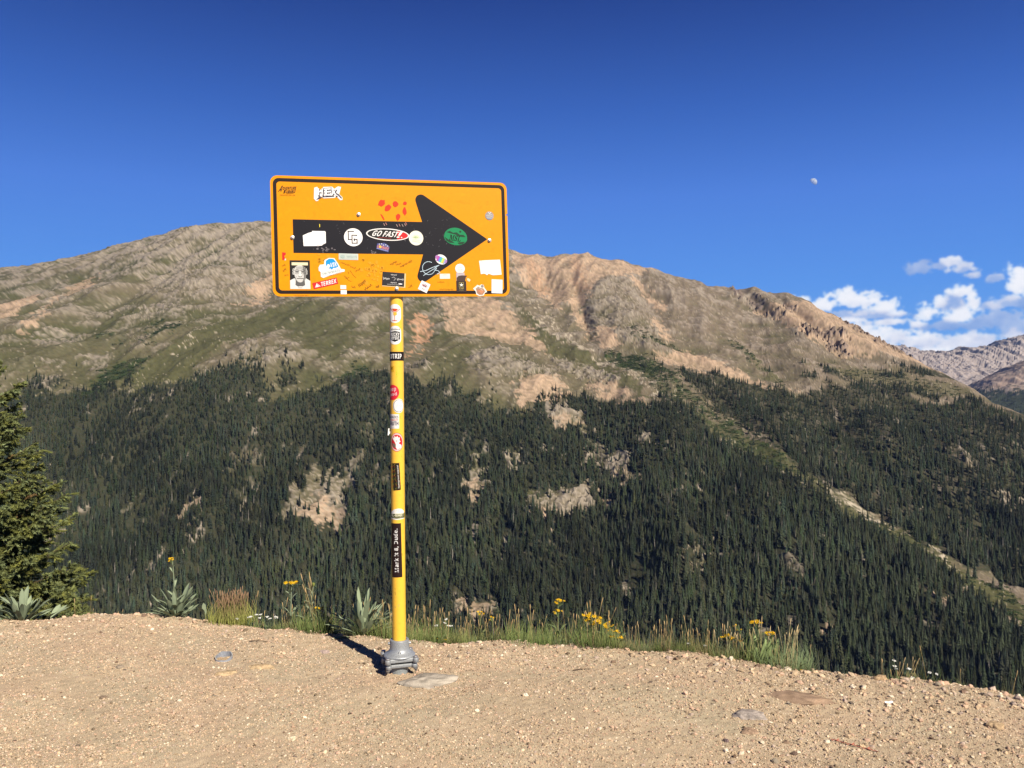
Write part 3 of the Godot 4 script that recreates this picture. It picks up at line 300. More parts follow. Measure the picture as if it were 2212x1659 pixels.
	[9,0.55,-106,-746,-106,-728,-105,-710,-110,-694,-121,-701,-126,-715,-132,-730,-136,-750,-139,-769,-138,-784,-138,-800,-128,-807,-115,-784,-111,-765],
	[9,0.55,210,-576,201,-561,189,-554,181,-560,179,-575,184,-591,195,-602,206,-603,212,-593],
	[9,0.55,150,-598,143,-584,132,-578,123,-583,119,-598,122,-614,131,-625,143,-625,150,-614],
	[9,0.55,22,-760,19,-745,10,-737,0,-738,-6,-748,-7,-762,0,-776,10,-781,19,-774],
	[9,0.55,-335,-740,-335,-724,-350,-718,-361,-721,-372,-723,-393,-737,-403,-754,-396,-768,-385,-769,-374,-769,-350,-757],
	[9,0.55,-246,-650,-245,-633,-254,-625,-270,-628,-286,-642,-294,-660,-290,-674,-275,-676,-258,-666],
	[9,0.55,-288,-629,-285,-616,-289,-610,-298,-613,-309,-623,-316,-638,-316,-648,-308,-650,-297,-642],
	[9,0.55,455,-740,427,-710,412,-703,396,-695,384,-696,372,-697,370,-709,367,-720,384,-753,399,-765,415,-778,432,-783,449,-787,456,-778,464,-771],
]
const BUMPS := [   # knolls, ribs and hollows: x, z, half width, half depth, bulge
	144, -1222, 45, 175, 36,
	99, -1150, 9, 186, -16,
	-9, -940, 43, 59, 26,
	26, -903, 24, 40, 16,
	110, -901, 28, 37, 14,
	-268, -943, 41, 58, 26,
	-376, -1216, 53, 103, -26,
	-607, -1165, 34, 276, 20,
	-468, -971, 33, 51, -16,
	414, -1297, 14, 136, 18,
	466, -1263, 16, 130, 16,
	395, -1361, 10, 97, -14,
	488, -1196, 15, 111, 14,
	443, -1288, 7, 129, -12,
	311, -1037, 13, 115, -14,
	273, -1183, 31, 231, 18,
	207, -1208, 17, 248, -14,
	-589, -1557, 45, 86, 14,
	101, -1467, 33, 71, 12,
	59, -1349, 15, 158, -12,
	-68, -1161, 51, 79, 14,
	-109, -1059, 17, 114, -16,
	-557, -953, 28, 65, 14,
	-438, -1048, 30, 66, 14,
	-557, -1260, 30, 209, -14,
	-468, -1379, 20, 203, 14,
	-90, -737, 19, 90, 16,
	15, -644, 17, 77, 16,
	119, -610, 17, 80, 20,
	-260, -707, 24, 77, 16,
	-148, -670, 16, 55, -16,
	74, -661, 13, 81, -16,
	194, -564, 13, 54, 16,
	-361, -736, 18, 82, -14,
	236, -800, 11, 159, 12,
	368, -832, 16, 121, 12,
	326, -829, 8, 110, -10,
	412, -763, 15, 86, 12,
]


var rng := RandomNumberGenerator.new()
var mats := {}
var taken := {}
var crest_x := PackedFloat32Array()
var crest_z := PackedFloat32Array()
var n_lump := FastNoiseLite.new()
var n_grain := FastNoiseLite.new()
var n_patch := FastNoiseLite.new()


class Shape:
	var v := PackedVector3Array()
	var c := PackedColorArray()
	var ix := PackedInt32Array()

	func put(p: Vector3, col: Color) -> int:
		v.append(p)
		c.append(col)
		return v.size() - 1

	func tri(p: Vector3, q: Vector3, r: Vector3, col: Color) -> void:
		var n := v.size()
		v.append(p); v.append(q); v.append(r)
		c.append(col); c.append(col); c.append(col)
		ix.append(n); ix.append(n + 1); ix.append(n + 2)

	func quad(p: Vector3, q: Vector3, r: Vector3, s: Vector3, col: Color) -> void:
		var n := v.size()
		v.append(p); v.append(q); v.append(r); v.append(s)
		for i in 4:
			c.append(col)
		for k in [0, 1, 2, 0, 2, 3]:
			ix.append(n + k)

	func tube(path: Array, radii: Array, sides: int, col: Color, cap := true, tip := Color(-1, 0, 0)) -> void:
		var start := v.size()
		var n := path.size()
		for i in n:
			var a: Vector3 = path[maxi(i - 1, 0)]
			var b: Vector3 = path[mini(i + 1, n - 1)]
			var t := (b - a).normalized()
			var s := t.cross(Vector3.RIGHT if absf(t.x) < 0.8 else Vector3.FORWARD).normalized()
			var w := t.cross(s)
			var here := col if tip.r < 0.0 else col.lerp(tip, float(i) / (n - 1))
			for k in sides:
				var f := TAU * k / sides
				put(path[i] + (s * cos(f) + w * sin(f)) * radii[i], here)
		for i in n - 1:
			for k in sides:
				var p := start + i * sides + k
				var q := start + i * sides + (k + 1) % sides
				for e in [p, p + sides, q, q, p + sides, q + sides]:
					ix.append(e)
		if cap:
			for end in [0, n - 1]:
				var m := put(path[end], col)
				for k in sides:
					var p := v[start + end * sides + k]
					var q := v[start + end * sides + (k + 1) % sides]
					if end == 0:
						tri(v[m], p, q, col)
					else:
						tri(v[m], q, p, col)

	# profile: Vector2(radius, height) turned about y; sharp where two profile points coincide
	func lathe(profile: Array, sides: int, col: Color, at := Transform3D()) -> void:
		var start := v.size()
		for p: Vector2 in profile:
			for k in sides:
				var f := TAU * k / sides
				put(at * Vector3(cos(f) * p.x, p.y, sin(f) * p.x), col)
		for i in profile.size() - 1:
			for k in sides:
				var p := start + i * sides + k
				var q := start + i * sides + (k + 1) % sides
				for e in [p, q, p + sides, q, q + sides, p + sides]:
					ix.append(e)

	# a box with chamfered edges
	func box(size: Vector3, at: Transform3D, col: Color, chamfer := 0.0) -> void:
		var h := size / 2.0
		var ch := minf(chamfer, minf(h.x, minf(h.y, h.z)) * 0.9)
		for axis in 3:
			for s in [-1.0, 1.0]:
				var u := (axis + 1) % 3
				var w := (axis + 2) % 3
				var q := []
				for k: Vector2 in [Vector2(-1, -1), Vector2(1, -1), Vector2(1, 1), Vector2(-1, 1)]:
					var p := Vector3()
					p[axis] = s * h[axis]
					p[u] = k.x * (h[u] - ch)
					p[w] = k.y * (h[w] - ch)
					q.append(at * p)
				if s > 0.0:
					quad(q[3], q[2], q[1], q[0], col)
				else:
					quad(q[0], q[1], q[2], q[3], col)
		if ch <= 0.0:
			return
		for axis in 3:
			var u := (axis + 1) % 3
			var w := (axis + 2) % 3
			for su in [-1.0, 1.0]:
				for sw in [-1.0, 1.0]:
					var q := []
					for e: Vector2 in [Vector2(-1, 0), Vector2(1, 0), Vector2(1, 1), Vector2(-1, 1)]:
						var p := Vector3()
						p[axis] = e.x * (h[axis] - ch)
						p[u] = su * (h[u] - (ch if e.y > 0.5 else 0.0))
						p[w] = sw * (h[w] - (0.0 if e.y > 0.5 else ch))
						q.append(at * p)
					if su * sw > 0.0:
						quad(q[0], q[1], q[2], q[3], col)
					else:
						quad(q[3], q[2], q[1], q[0], col)
		for sx in [-1.0, 1.0]:
			for sy in [-1.0, 1.0]:
				for sz in [-1.0, 1.0]:
					var a: Vector3 = at * Vector3(sx * h.x, sy * (h.y - ch), sz * (h.z - ch))
					var b: Vector3 = at * Vector3(sx * (h.x - ch), sy * h.y, sz * (h.z - ch))
					var d: Vector3 = at * Vector3(sx * (h.x - ch), sy * (h.y - ch), sz * h.z)
					if sx * sy * sz > 0.0:
						tri(a, d, b, col)
					else:
						tri(a, b, d, col)

	# a flat polygon in the plane of x and y at height z, or bent by a mapping
	func poly(points: PackedVector2Array, col: Color, map: Callable) -> void:
		var t := Geometry2D.triangulate_polygon(points)
		for i in range(0, t.size(), 3):
			var a := points[t[i]]
			var b := points[t[i + 1]]
			var d := points[t[i + 2]]
			if (b - a).cross(d - a) > 0.0:
				tri(map.call(a), map.call(d), map.call(b), col)
			else:
				tri(map.call(a), map.call(b), map.call(d), col)

	func leaf(base: Vector3, out: Vector3, lift: float, droop: float, length: float, width: float, col: Color, fold := 0.25, widest := 0.55, segs := 7) -> void:
		var flat := Vector3(out.x, 0, out.z).normalized()
		var side := Vector3.UP.cross(flat).normalized()
		var p := base
		var a := lift
		var left := []
		var mid := []
		var right := []
		for i in segs + 1:
			var t := float(i) / segs
			var dir := flat * cos(a) + Vector3.UP * sin(a)
			var up := -flat * sin(a) + Vector3.UP * cos(a)
			var w := width * 0.5 * (pow(t / widest, 0.7) if t < widest else sqrt(maxf(0.0, 1.0 - pow((t - widest) / (1.0 - widest), 2.0))))
			w = maxf(w, width * (0.10 if i < segs else 0.005))
			left.append(p - side * w + up * w * fold)
			mid.append(p)
			right.append(p + side * w + up * w * fold)
			p += dir * length / segs
			a -= droop / segs
		var n := v.size()
		for i in segs + 1:
			var e := col * (0.94 + 0.12 * (i % 2))
			put(left[i], e); put(mid[i], col * 1.12); put(right[i], e)
		for i in segs:
			var k := n + i * 3
			for e in [k, k + 3, k + 1, k + 1, k + 3, k + 4, k + 1, k + 4, k + 2, k + 2, k + 4, k + 5]:
				ix.append(e)

	func blade(base: Vector3, tip: Vector3, bend: Vector3, width: float, col: Color, tipcol: Color, segs := 3) -> void:
		var d := tip - base
		var side := d.cross(Vector3(0.31, 0.2, 0.93)).normalized() * width * 0.5
		var n := v.size()
		for i in segs + 1:
			var t := float(i) / segs
			var p := base + d * t + bend * (4.0 * t * (1.0 - t) * 0.5 - t * t * 0.5)
			var w := side * (1.0 - t * 0.93)
			var cc := col.lerp(tipcol, t)
			put(p - w, cc); put(p + w, cc)
		for i in segs:
			var k := n + i * 2
			for e in [k, k + 2, k + 1, k + 1, k + 2, k + 3]:
				ix.append(e)

	func mesh() -> ArrayMesh:
		var nn := PackedVector3Array()
		nn.resize(v.size())
		for i in range(0, ix.size(), 3):
			var f := (v[ix[i + 2]] - v[ix[i]]).cross(v[ix[i + 1]] - v[ix[i]])
			nn[ix[i]] += f
			nn[ix[i + 1]] += f
			nn[ix[i + 2]] += f
		for i in nn.size():
			nn[i] = nn[i].normalized() if nn[i].length_squared() > 0.0 else Vector3.UP
		var a := []
		a.resize(Mesh.ARRAY_MAX)
		a[Mesh.ARRAY_VERTEX] = v
		a[Mesh.ARRAY_NORMAL] = nn
		a[Mesh.ARRAY_COLOR] = c
		a[Mesh.ARRAY_INDEX] = ix
		var m := ArrayMesh.new()
		m.add_surface_from_arrays(Mesh.PRIMITIVE_TRIANGLES, a)
		return m


func lin(r: float, g: float, b: float) -> Color:
	return Color(r, g, b)

func rgb8(r: int, g: int, b: int) -> Color:
	return Color(r / 255.0, g / 255.0, b / 255.0).srgb_to_linear()

func tinted(called: String, rough := 0.9, spec := 0.3, back := 0.0, tex: Texture2D = null, tex_scale := 1.0, metal := 0.0) -> StandardMaterial3D:
	if mats.has(called):
		return mats[called]
	var m := StandardMaterial3D.new()
	m.resource_name = called
	m.vertex_color_use_as_albedo = true
	m.roughness = rough
	m.metallic_specular = spec
	m.metallic = metal
	m.cull_mode = BaseMaterial3D.CULL_DISABLED
	if back > 0.0:
		m.backlight_enabled = true
		m.backlight = Color(back, back, back)
	if tex:
		m.albedo_texture = tex
		m.uv1_triplanar = true
		m.uv1_world_triplanar = true
		m.uv1_scale = Vector3.ONE * tex_scale
	mats[called] = m
	return m

func numbered(called: String) -> String:
	if not taken.has(called):
		taken[called] = 0
		return called
	taken[called] += 1
	return "%s_%03d" % [called, taken[called]]

func obj(called: String, m: Mesh, mat: Material, parent: Node3D = null) -> MeshInstance3D:
	var o := MeshInstance3D.new()
	o.mesh = m
	o.material_override = mat
	if parent:
		o.name = called
		parent.add_child(o, true)
	else:
		o.name = numbered(called)
		add_child(o, true)
	return o

func thing(called: String, label: String, category: String, at := Vector3.ZERO, turn := 0.0, group := "") -> Node3D:
	var o := Node3D.new()
	o.name = numbered(called)
	add_child(o, true)
	o.position = at
	o.rotation.y = turn
	tag(o, label, category, group)
	return o

func tag(o: Node, label: String, category: String, group := "", kind := "") -> void:
	if label:
		o.set_meta("label", label)
	if category:
		o.set_meta("category", category)
	if group:
		o.set_meta("group", group)
	if kind:
		o.set_meta("kind", kind)

func noise(seed_: int, freq: float, octaves := 4, type := FastNoiseLite.TYPE_SIMPLEX_SMOOTH) -> FastNoiseLite:
	var n := FastNoiseLite.new()
	n.seed = seed_
	n.frequency = freq
	n.noise_type = type
	n.fractal_type = FastNoiseLite.FRACTAL_FBM
	n.fractal_octaves = octaves
	return n

func crest_at(x: float) -> float:
	var i := 0
	while i < crest_x.size() - 2 and crest_x[i + 1] < x:
		i += 1
	return lerpf(crest_z[i], crest_z[i + 1], clampf((x - crest_x[i]) / (crest_x[i + 1] - crest_x[i]), 0.0, 1.0))

# height of the gravel and of the bank that falls away beyond its crest
func ground_y(x: float, z: float, fine := true) -> float:
	var s := crest_at(x) - 0.035 - z + n_lump.get_noise_2d(x * 2.2, z * 2.2) * 0.065
	var t := s + 0.12
	var y := 0.0
	if t > 0.0:
		y = -1.75 * t * t if t < 0.24 else -1.75 * 0.0576 - 0.84 * (t - 0.24)
	if t > 0.5:
		y += n_lump.get_noise_2d(x * 0.7 + 40.0, z * 0.7) * minf(0.5, (t - 0.5) * 0.2)
	y += n_lump.get_noise_2d(x * 0.8, z * 0.8) * 0.018
	if fine:
		y += n_grain.get_noise_2d(x, z) * 0.0055
	return y

func on_ground(x: float, z: float) -> Vector3:
	return Vector3(x, ground_y(x, z), z)


# ---------------------------------------------------------------- sky
func sky_color(degrees: float) -> Color:
	var k := 0
	while k < AIR.size() - 8 and AIR[k + 4] < degrees:
		k += 4
	var t := clampf((degrees - AIR[k]) / (AIR[k + 4] - AIR[k]), 0.0, 1.0)
	return Color(AIR[k + 1], AIR[k + 2], AIR[k + 3]).lerp(Color(AIR[k + 5], AIR[k + 6], AIR[k + 7]), t) / 255.0

# clouds: azimuth to the right of -z, height, half width, half height (degrees), brightness 0 shaded to 1 sunlit
const PUFFS := [
	[18.99, 5.38, 0.82, 0.41, 1.00],
	[20.24, 5.00, 1.21, 0.58, 1.00],
	[21.72, 5.42, 1.20, 0.75, 1.00],
	[22.80, 5.24, 1.46, 0.69, 1.00],
	[23.99, 4.82, 1.18, 0.57, 0.95],
	[24.81, 4.40, 0.73, 0.39, 0.90],
	[22.44, 4.41, 2.39, 0.34, 0.42],
	[23.87, 4.26, 1.84, 0.28, 0.35],
	[21.72, 4.04, 1.60, 0.26, 0.90],
	[24.34, 3.88, 1.57, 0.28, 0.80],
	[28.37, 5.57, 0.76, 0.55, 1.00],
	[28.95, 4.98, 0.55, 0.76, 1.00],
	[27.31, 4.93, 0.61, 0.50, 0.95],
	[27.86, 4.86, 0.91, 0.60, 0.18],
	[26.52, 4.34, 0.67, 0.78, 1.00],
	[28.41, 4.09, 1.21, 0.87, 1.00],
	[27.75, 3.55, 2.29, 0.38, 0.20],
	[29.38, 3.74, 0.85, 0.54, 0.15],
	[25.96, 3.68, 0.78, 0.28, 0.80],
	[31.37, 5.93, 0.79, 1.22, 1.00],
	[30.96, 4.88, 0.74, 0.53, 0.50],
	[31.58, 4.73, 0.98, 0.42, 0.15],
	[30.54, 3.70, 1.48, 0.75, 0.28],
	[29.91, 4.69, 0.75, 0.48, 0.50],
	[31.58, 3.30, 1.71, 0.79, 0.35],
	[27.86, 7.37, 0.76, 0.38, 0.75],
	[28.41, 6.97, 0.91, 0.38, 0.55],
	[28.89, 6.52, 0.55, 0.24, 0.40],
	[26.07, 7.11, 0.93, 0.50, 0.22],
	[27.09, 7.17, 0.51, 0.28, 0.15],
	[30.17, 6.25, 0.60, 0.38, 0.40],
	[23.40, 3.16, 1.58, 0.57, 0.95],
	[24.81, 2.87, 2.09, 0.62, 0.85],
	[26.41, 2.58, 2.32, 0.67, 0.70],
	[27.97, 2.42, 2.03, 0.71, 0.75],
	[27.09, 1.99, 1.28, 0.44, 1.00],
	[29.06, 2.60, 1.76, 0.60, 0.62],
	[30.33, 2.25, 1.74, 0.64, 0.70],
	[30.33, 2.08, 0.89, 0.32, 1.00],
	[31.58, 2.58, 1.47, 0.69, 0.60],
	[22.20, 3.58, 0.80, 0.34, 0.90],
	[23.87, 2.25, 2.10, 0.57, 0.80],
	[25.50, 1.84, 2.07, 0.45, 0.80],
	[27.75, 1.68, 3.05, 0.44, 0.80],
]

func air_and_clouds() -> ImageTexture:
	var w := 4096
	var im := Image.create_empty(w, 2048, false, Image.FORMAT_RGB8)
	for row in 2048:
		var c := sky_color(90.0 - (row + 0.5) / 2048.0 * 180.0)
		im.fill_rect(Rect2i(0, row, w, 1), c if row < 1024 else Color(0.40, 0.40, 0.38))
	var big := noise(71, 0.9, 5)
	var lit := noise(72, 0.55, 4)
	var curl := noise(73, 2.6, 3)
	var puffs := PUFFS.duplicate()
	var r := RandomNumberGenerator.new()
	r.seed = 5
	for k in 46:   # the bank goes on round the horizon to the right
		var az := r.randf_range(33.0, 120.0)
		puffs.append([az, r.randf_range(0.5, 7.0), r.randf_range(1.5, 4.5), r.randf_range(0.5, 1.5), r.randf_range(0.45, 1.0)])
	var per := float(w) / 360.0
	for px in range(int(6.0 * per), int(126.0 * per)):
		var az := (px + 0.5) / per
		var near := []
		for p in puffs:
			if absf(az - p[0]) < p[2] * 2.2:
				near.append(p)
		for py in range(1024 - int(13.0 * per), 1024):
			var el := (1023.5 - py) / per
			var n := big.get_noise_2d(az, el * 1.25)
			var n2 := curl.get_noise_2d(az, el * 1.2)
			var d := -9.0
			var shine := 0.0
			var total := 0.0001
			for p in near:
				var q := Vector2((az - p[0]) / p[2], (el - p[1]) / (p[3] * (1.0 if el > p[1] else 0.8)))
				var e := 1.03 - q.length() + n * 0.66 + n2 * 0.30
				if e > d:
					d = e
				var wt := maxf(0.0, e) * maxf(0.0, e)
				shine += wt * (p[4] + clampf(q.y * 0.16 + 0.05, -0.12, 0.14))
				total += wt
			if d <= 0.0:
				continue
			var a := smoothstep(0.0, 0.36, d)
			var b := clampf(shine / total + lit.get_noise_2d(az * 1.3, el * 2.0) * 0.28, 0.0, 1.0)
			a *= 0.55 + 0.45 * b if b < 0.5 else 0.78 + 0.22 * smoothstep(0.1, 0.7, d)
			var cl := Color(0.60, 0.66, 0.84).lerp(Color(0.975, 0.98, 1.0), b)
			im.set_pixel(px, py, sky_color(el).lerp(cl, a))
	return ImageTexture.create_from_image(im)

func set_up() -> void:
	var cam := Camera3D.new()
	cam.name = "camera"
	cam.fov = 49.5
	cam.near = 0.05
	cam.far = 40000.0
	cam.position = EYE
	cam.rotation_degrees = Vector3.ZERO
	add_child(cam)
	cam.current = true
	var sky := PanoramaSkyMaterial.new()
	sky.panorama = air_and_clouds()
	sky.energy_multiplier = 1.0 / EXPOSURE
	var e := Environment.new()
	e.background_mode = Environment.BG_SKY
	e.sky = Sky.new()
	e.sky.sky_material = sky
	e.tonemap_mode = Environment.TONE_MAPPER_LINEAR
	e.tonemap_exposure = EXPOSURE
	e.sdfgi_enabled = true
	e.ssao_enabled = true
	e.ssil_enabled = true
	e.fog_enabled = true
	e.fog_density = 0.00003
	e.fog_light_color = Color(0.62, 0.75, 1.0)

	var we := WorldEnvironment.new()
	we.name = "world"
	we.environment = e
	add_child(we)
	var sun := DirectionalLight3D.new()
	sun.name = "sun"
	sun.light_energy = 1.55
	sun.light_color = Color(1.0, 0.955, 0.88)
	sun.light_angular_distance = 0.5
	sun.shadow_enabled = true
	add_child(sun)
	sun.look_at_from_position(SUN_AWAY * 100.0, Vector3.ZERO)


# ---------------------------------------------------------------- mountains
const MAP_X := -1000.0
const MAP_Z := -1720.0
const MAP_CELL := 2.5
const MAP_W := 760
const MAP_H := 560
var cover: Array[PackedByteArray] = []
var n_warp := FastNoiseLite.new()
var n_ledge := FastNoiseLite.new()

func ragged(x: float, z: float) -> Vector2:   # edges of patches wander
	return Vector2(x + n_warp.get_noise_2d(x, z) * 16.0, z + n_warp.get_noise_2d(x + 500.0, z) * 20.0)

# The ground cover as a map seen from above: which patches are forest, scrub, grass, scree, talus or rock
func draw_cover() -> void:
	for k in 10:
		var b := PackedByteArray()
		b.resize(MAP_W * MAP_H)
		cover.append(b)
	for f in COVER:
		var layer: PackedByteArray = cover[f[0]]
		var value := int(255.0 * f[1])
		var n: int = (f.size() - 2) / 2
		var xs := PackedFloat32Array()
		var ys := PackedFloat32Array()
		for i in n:
			xs.append((f[2 + i * 2] - MAP_X) / MAP_CELL)
			ys.append((f[3 + i * 2] - MAP_Z) / MAP_CELL)
		var low := MAP_H
		var high := 0
		for y in ys:
			low = mini(low, int(y))
			high = maxi(high, int(y) + 1)
		for row in range(maxi(low, 0), mini(high + 1, MAP_H)):
			var y := row + 0.5
			var cuts := PackedFloat32Array()
			for i in n:
				var j := (i + 1) % n
				if (ys[i] <= y) != (ys[j] <= y):
					cuts.append(xs[i] + (y - ys[i]) / (ys[j] - ys[i]) * (xs[j] - xs[i]))
			cuts.sort()
			for k in range(0, cuts.size() - 1, 2):
				for x in range(maxi(0, int(round(cuts[k]))), mini(MAP_W, maxi(int(round(cuts[k + 1])), int(round(cuts[k])) + 1))):
					layer[row * MAP_W + x] = maxi(layer[row * MAP_W + x], value)
		cover[f[0]] = layer

func covered(k: int, x: float, z: float) -> float:
	var i := int((x - MAP_X) / MAP_CELL)
	var j := int((z - MAP_Z) / MAP_CELL)
	if i < 0 or j < 0 or i >= MAP_W or j >= MAP_H:
		return 0.0
	return cover[k][j * MAP_W + i] / 255.0

func spread(values: PackedInt32Array) -> PackedFloat32Array:
	var out := PackedFloat32Array()
	for i in values.size():
		for k in values[i]:
			out.append(i + float(k) / values[i])
	out.append(values.size())
	return out

func grid_mesh(p: PackedVector3Array, c: PackedColorArray, nu: int, nv: int) -> ArrayMesh:
	var nn := PackedVector3Array()
	nn.resize(p.size())
	for j in nv:
		for i in nu:
			var a := p[j * nu + mini(i + 1, nu - 1)] - p[j * nu + maxi(i - 1, 0)]
			var b := p[mini(j + 1, nv - 1) * nu + i] - p[maxi(j - 1, 0) * nu + i]
			var n := a.cross(b).normalized()
			nn[j * nu + i] = n if n.y >= 0.0 else -n
	var ix := PackedInt32Array()
	ix.resize((nu - 1) * (nv - 1) * 6)
	var q := p[0] - p[0]
	q = (p[1] - p[0]).cross(p[nu] - p[0])
	var flip := q.y > 0.0
	var at := 0
	for j in nv - 1:
		for i in nu - 1:
			var k := j * nu + i
			ix[at] = k
			ix[at + 1] = k + nu if flip else k + 1
			ix[at + 2] = k + 1 if flip else k + nu
			ix[at + 3] = k + 1
			ix[at + 4] = k + nu if flip else k + nu + 1
			ix[at + 5] = k + nu + 1 if flip else k + nu
			at += 6
	var arrays := []
	arrays.resize(Mesh.ARRAY_MAX)
	arrays[Mesh.ARRAY_VERTEX] = p
	arrays[Mesh.ARRAY_NORMAL] = nn
	arrays[Mesh.ARRAY_COLOR] = c
	arrays[Mesh.ARRAY_INDEX] = ix
	var m := ArrayMesh.new()
	m.add_surface_from_arrays(Mesh.PRIMITIVE_TRIANGLES, arrays)
	return m

# a smooth surface through a net of points
func loft(net: Array, us: PackedFloat32Array, vs: PackedFloat32Array) -> PackedVector3Array:
	var cols := net.size()
	var rows: int = net[0].size() / 3
	var out := PackedVector3Array()
	out.resize(us.size() * vs.size())
	var line := PackedVector3Array()
	line.resize(rows)
	for i in us.size():
		var u := minf(us[i], cols - 1.0001)
		var k := int(u)
		var c0: Array = net[maxi(k - 1, 0)]
		var c1: Array = net[k]
		var c2: Array = net[k + 1]
		var c3: Array = net[mini(k + 2, cols - 1)]
		for r in rows:
			var a := Vector3(c1[r * 3], c1[r * 3 + 1], c1[r * 3 + 2])
			var b := Vector3(c2[r * 3], c2[r * 3 + 1], c2[r * 3 + 2])
			line[r] = a.cubic_interpolate(b, Vector3(c0[r * 3], c0[r * 3 + 1], c0[r * 3 + 2]), Vector3(c3[r * 3], c3[r * 3 + 1], c3[r * 3 + 2]), u - k)
		for j in vs.size():
			var v := minf(vs[j], rows - 1.0001)
			var r := int(v)
			out[j * us.size() + i] = line[r].cubic_interpolate(line[r + 1], line[maxi(r - 1, 0)], line[mini(r + 2, rows - 1)], v - r)
	return out

var slope: PackedVector3Array
var slope_nu := 0
var slope_nv := 0
var slope_v := PackedFloat32Array()

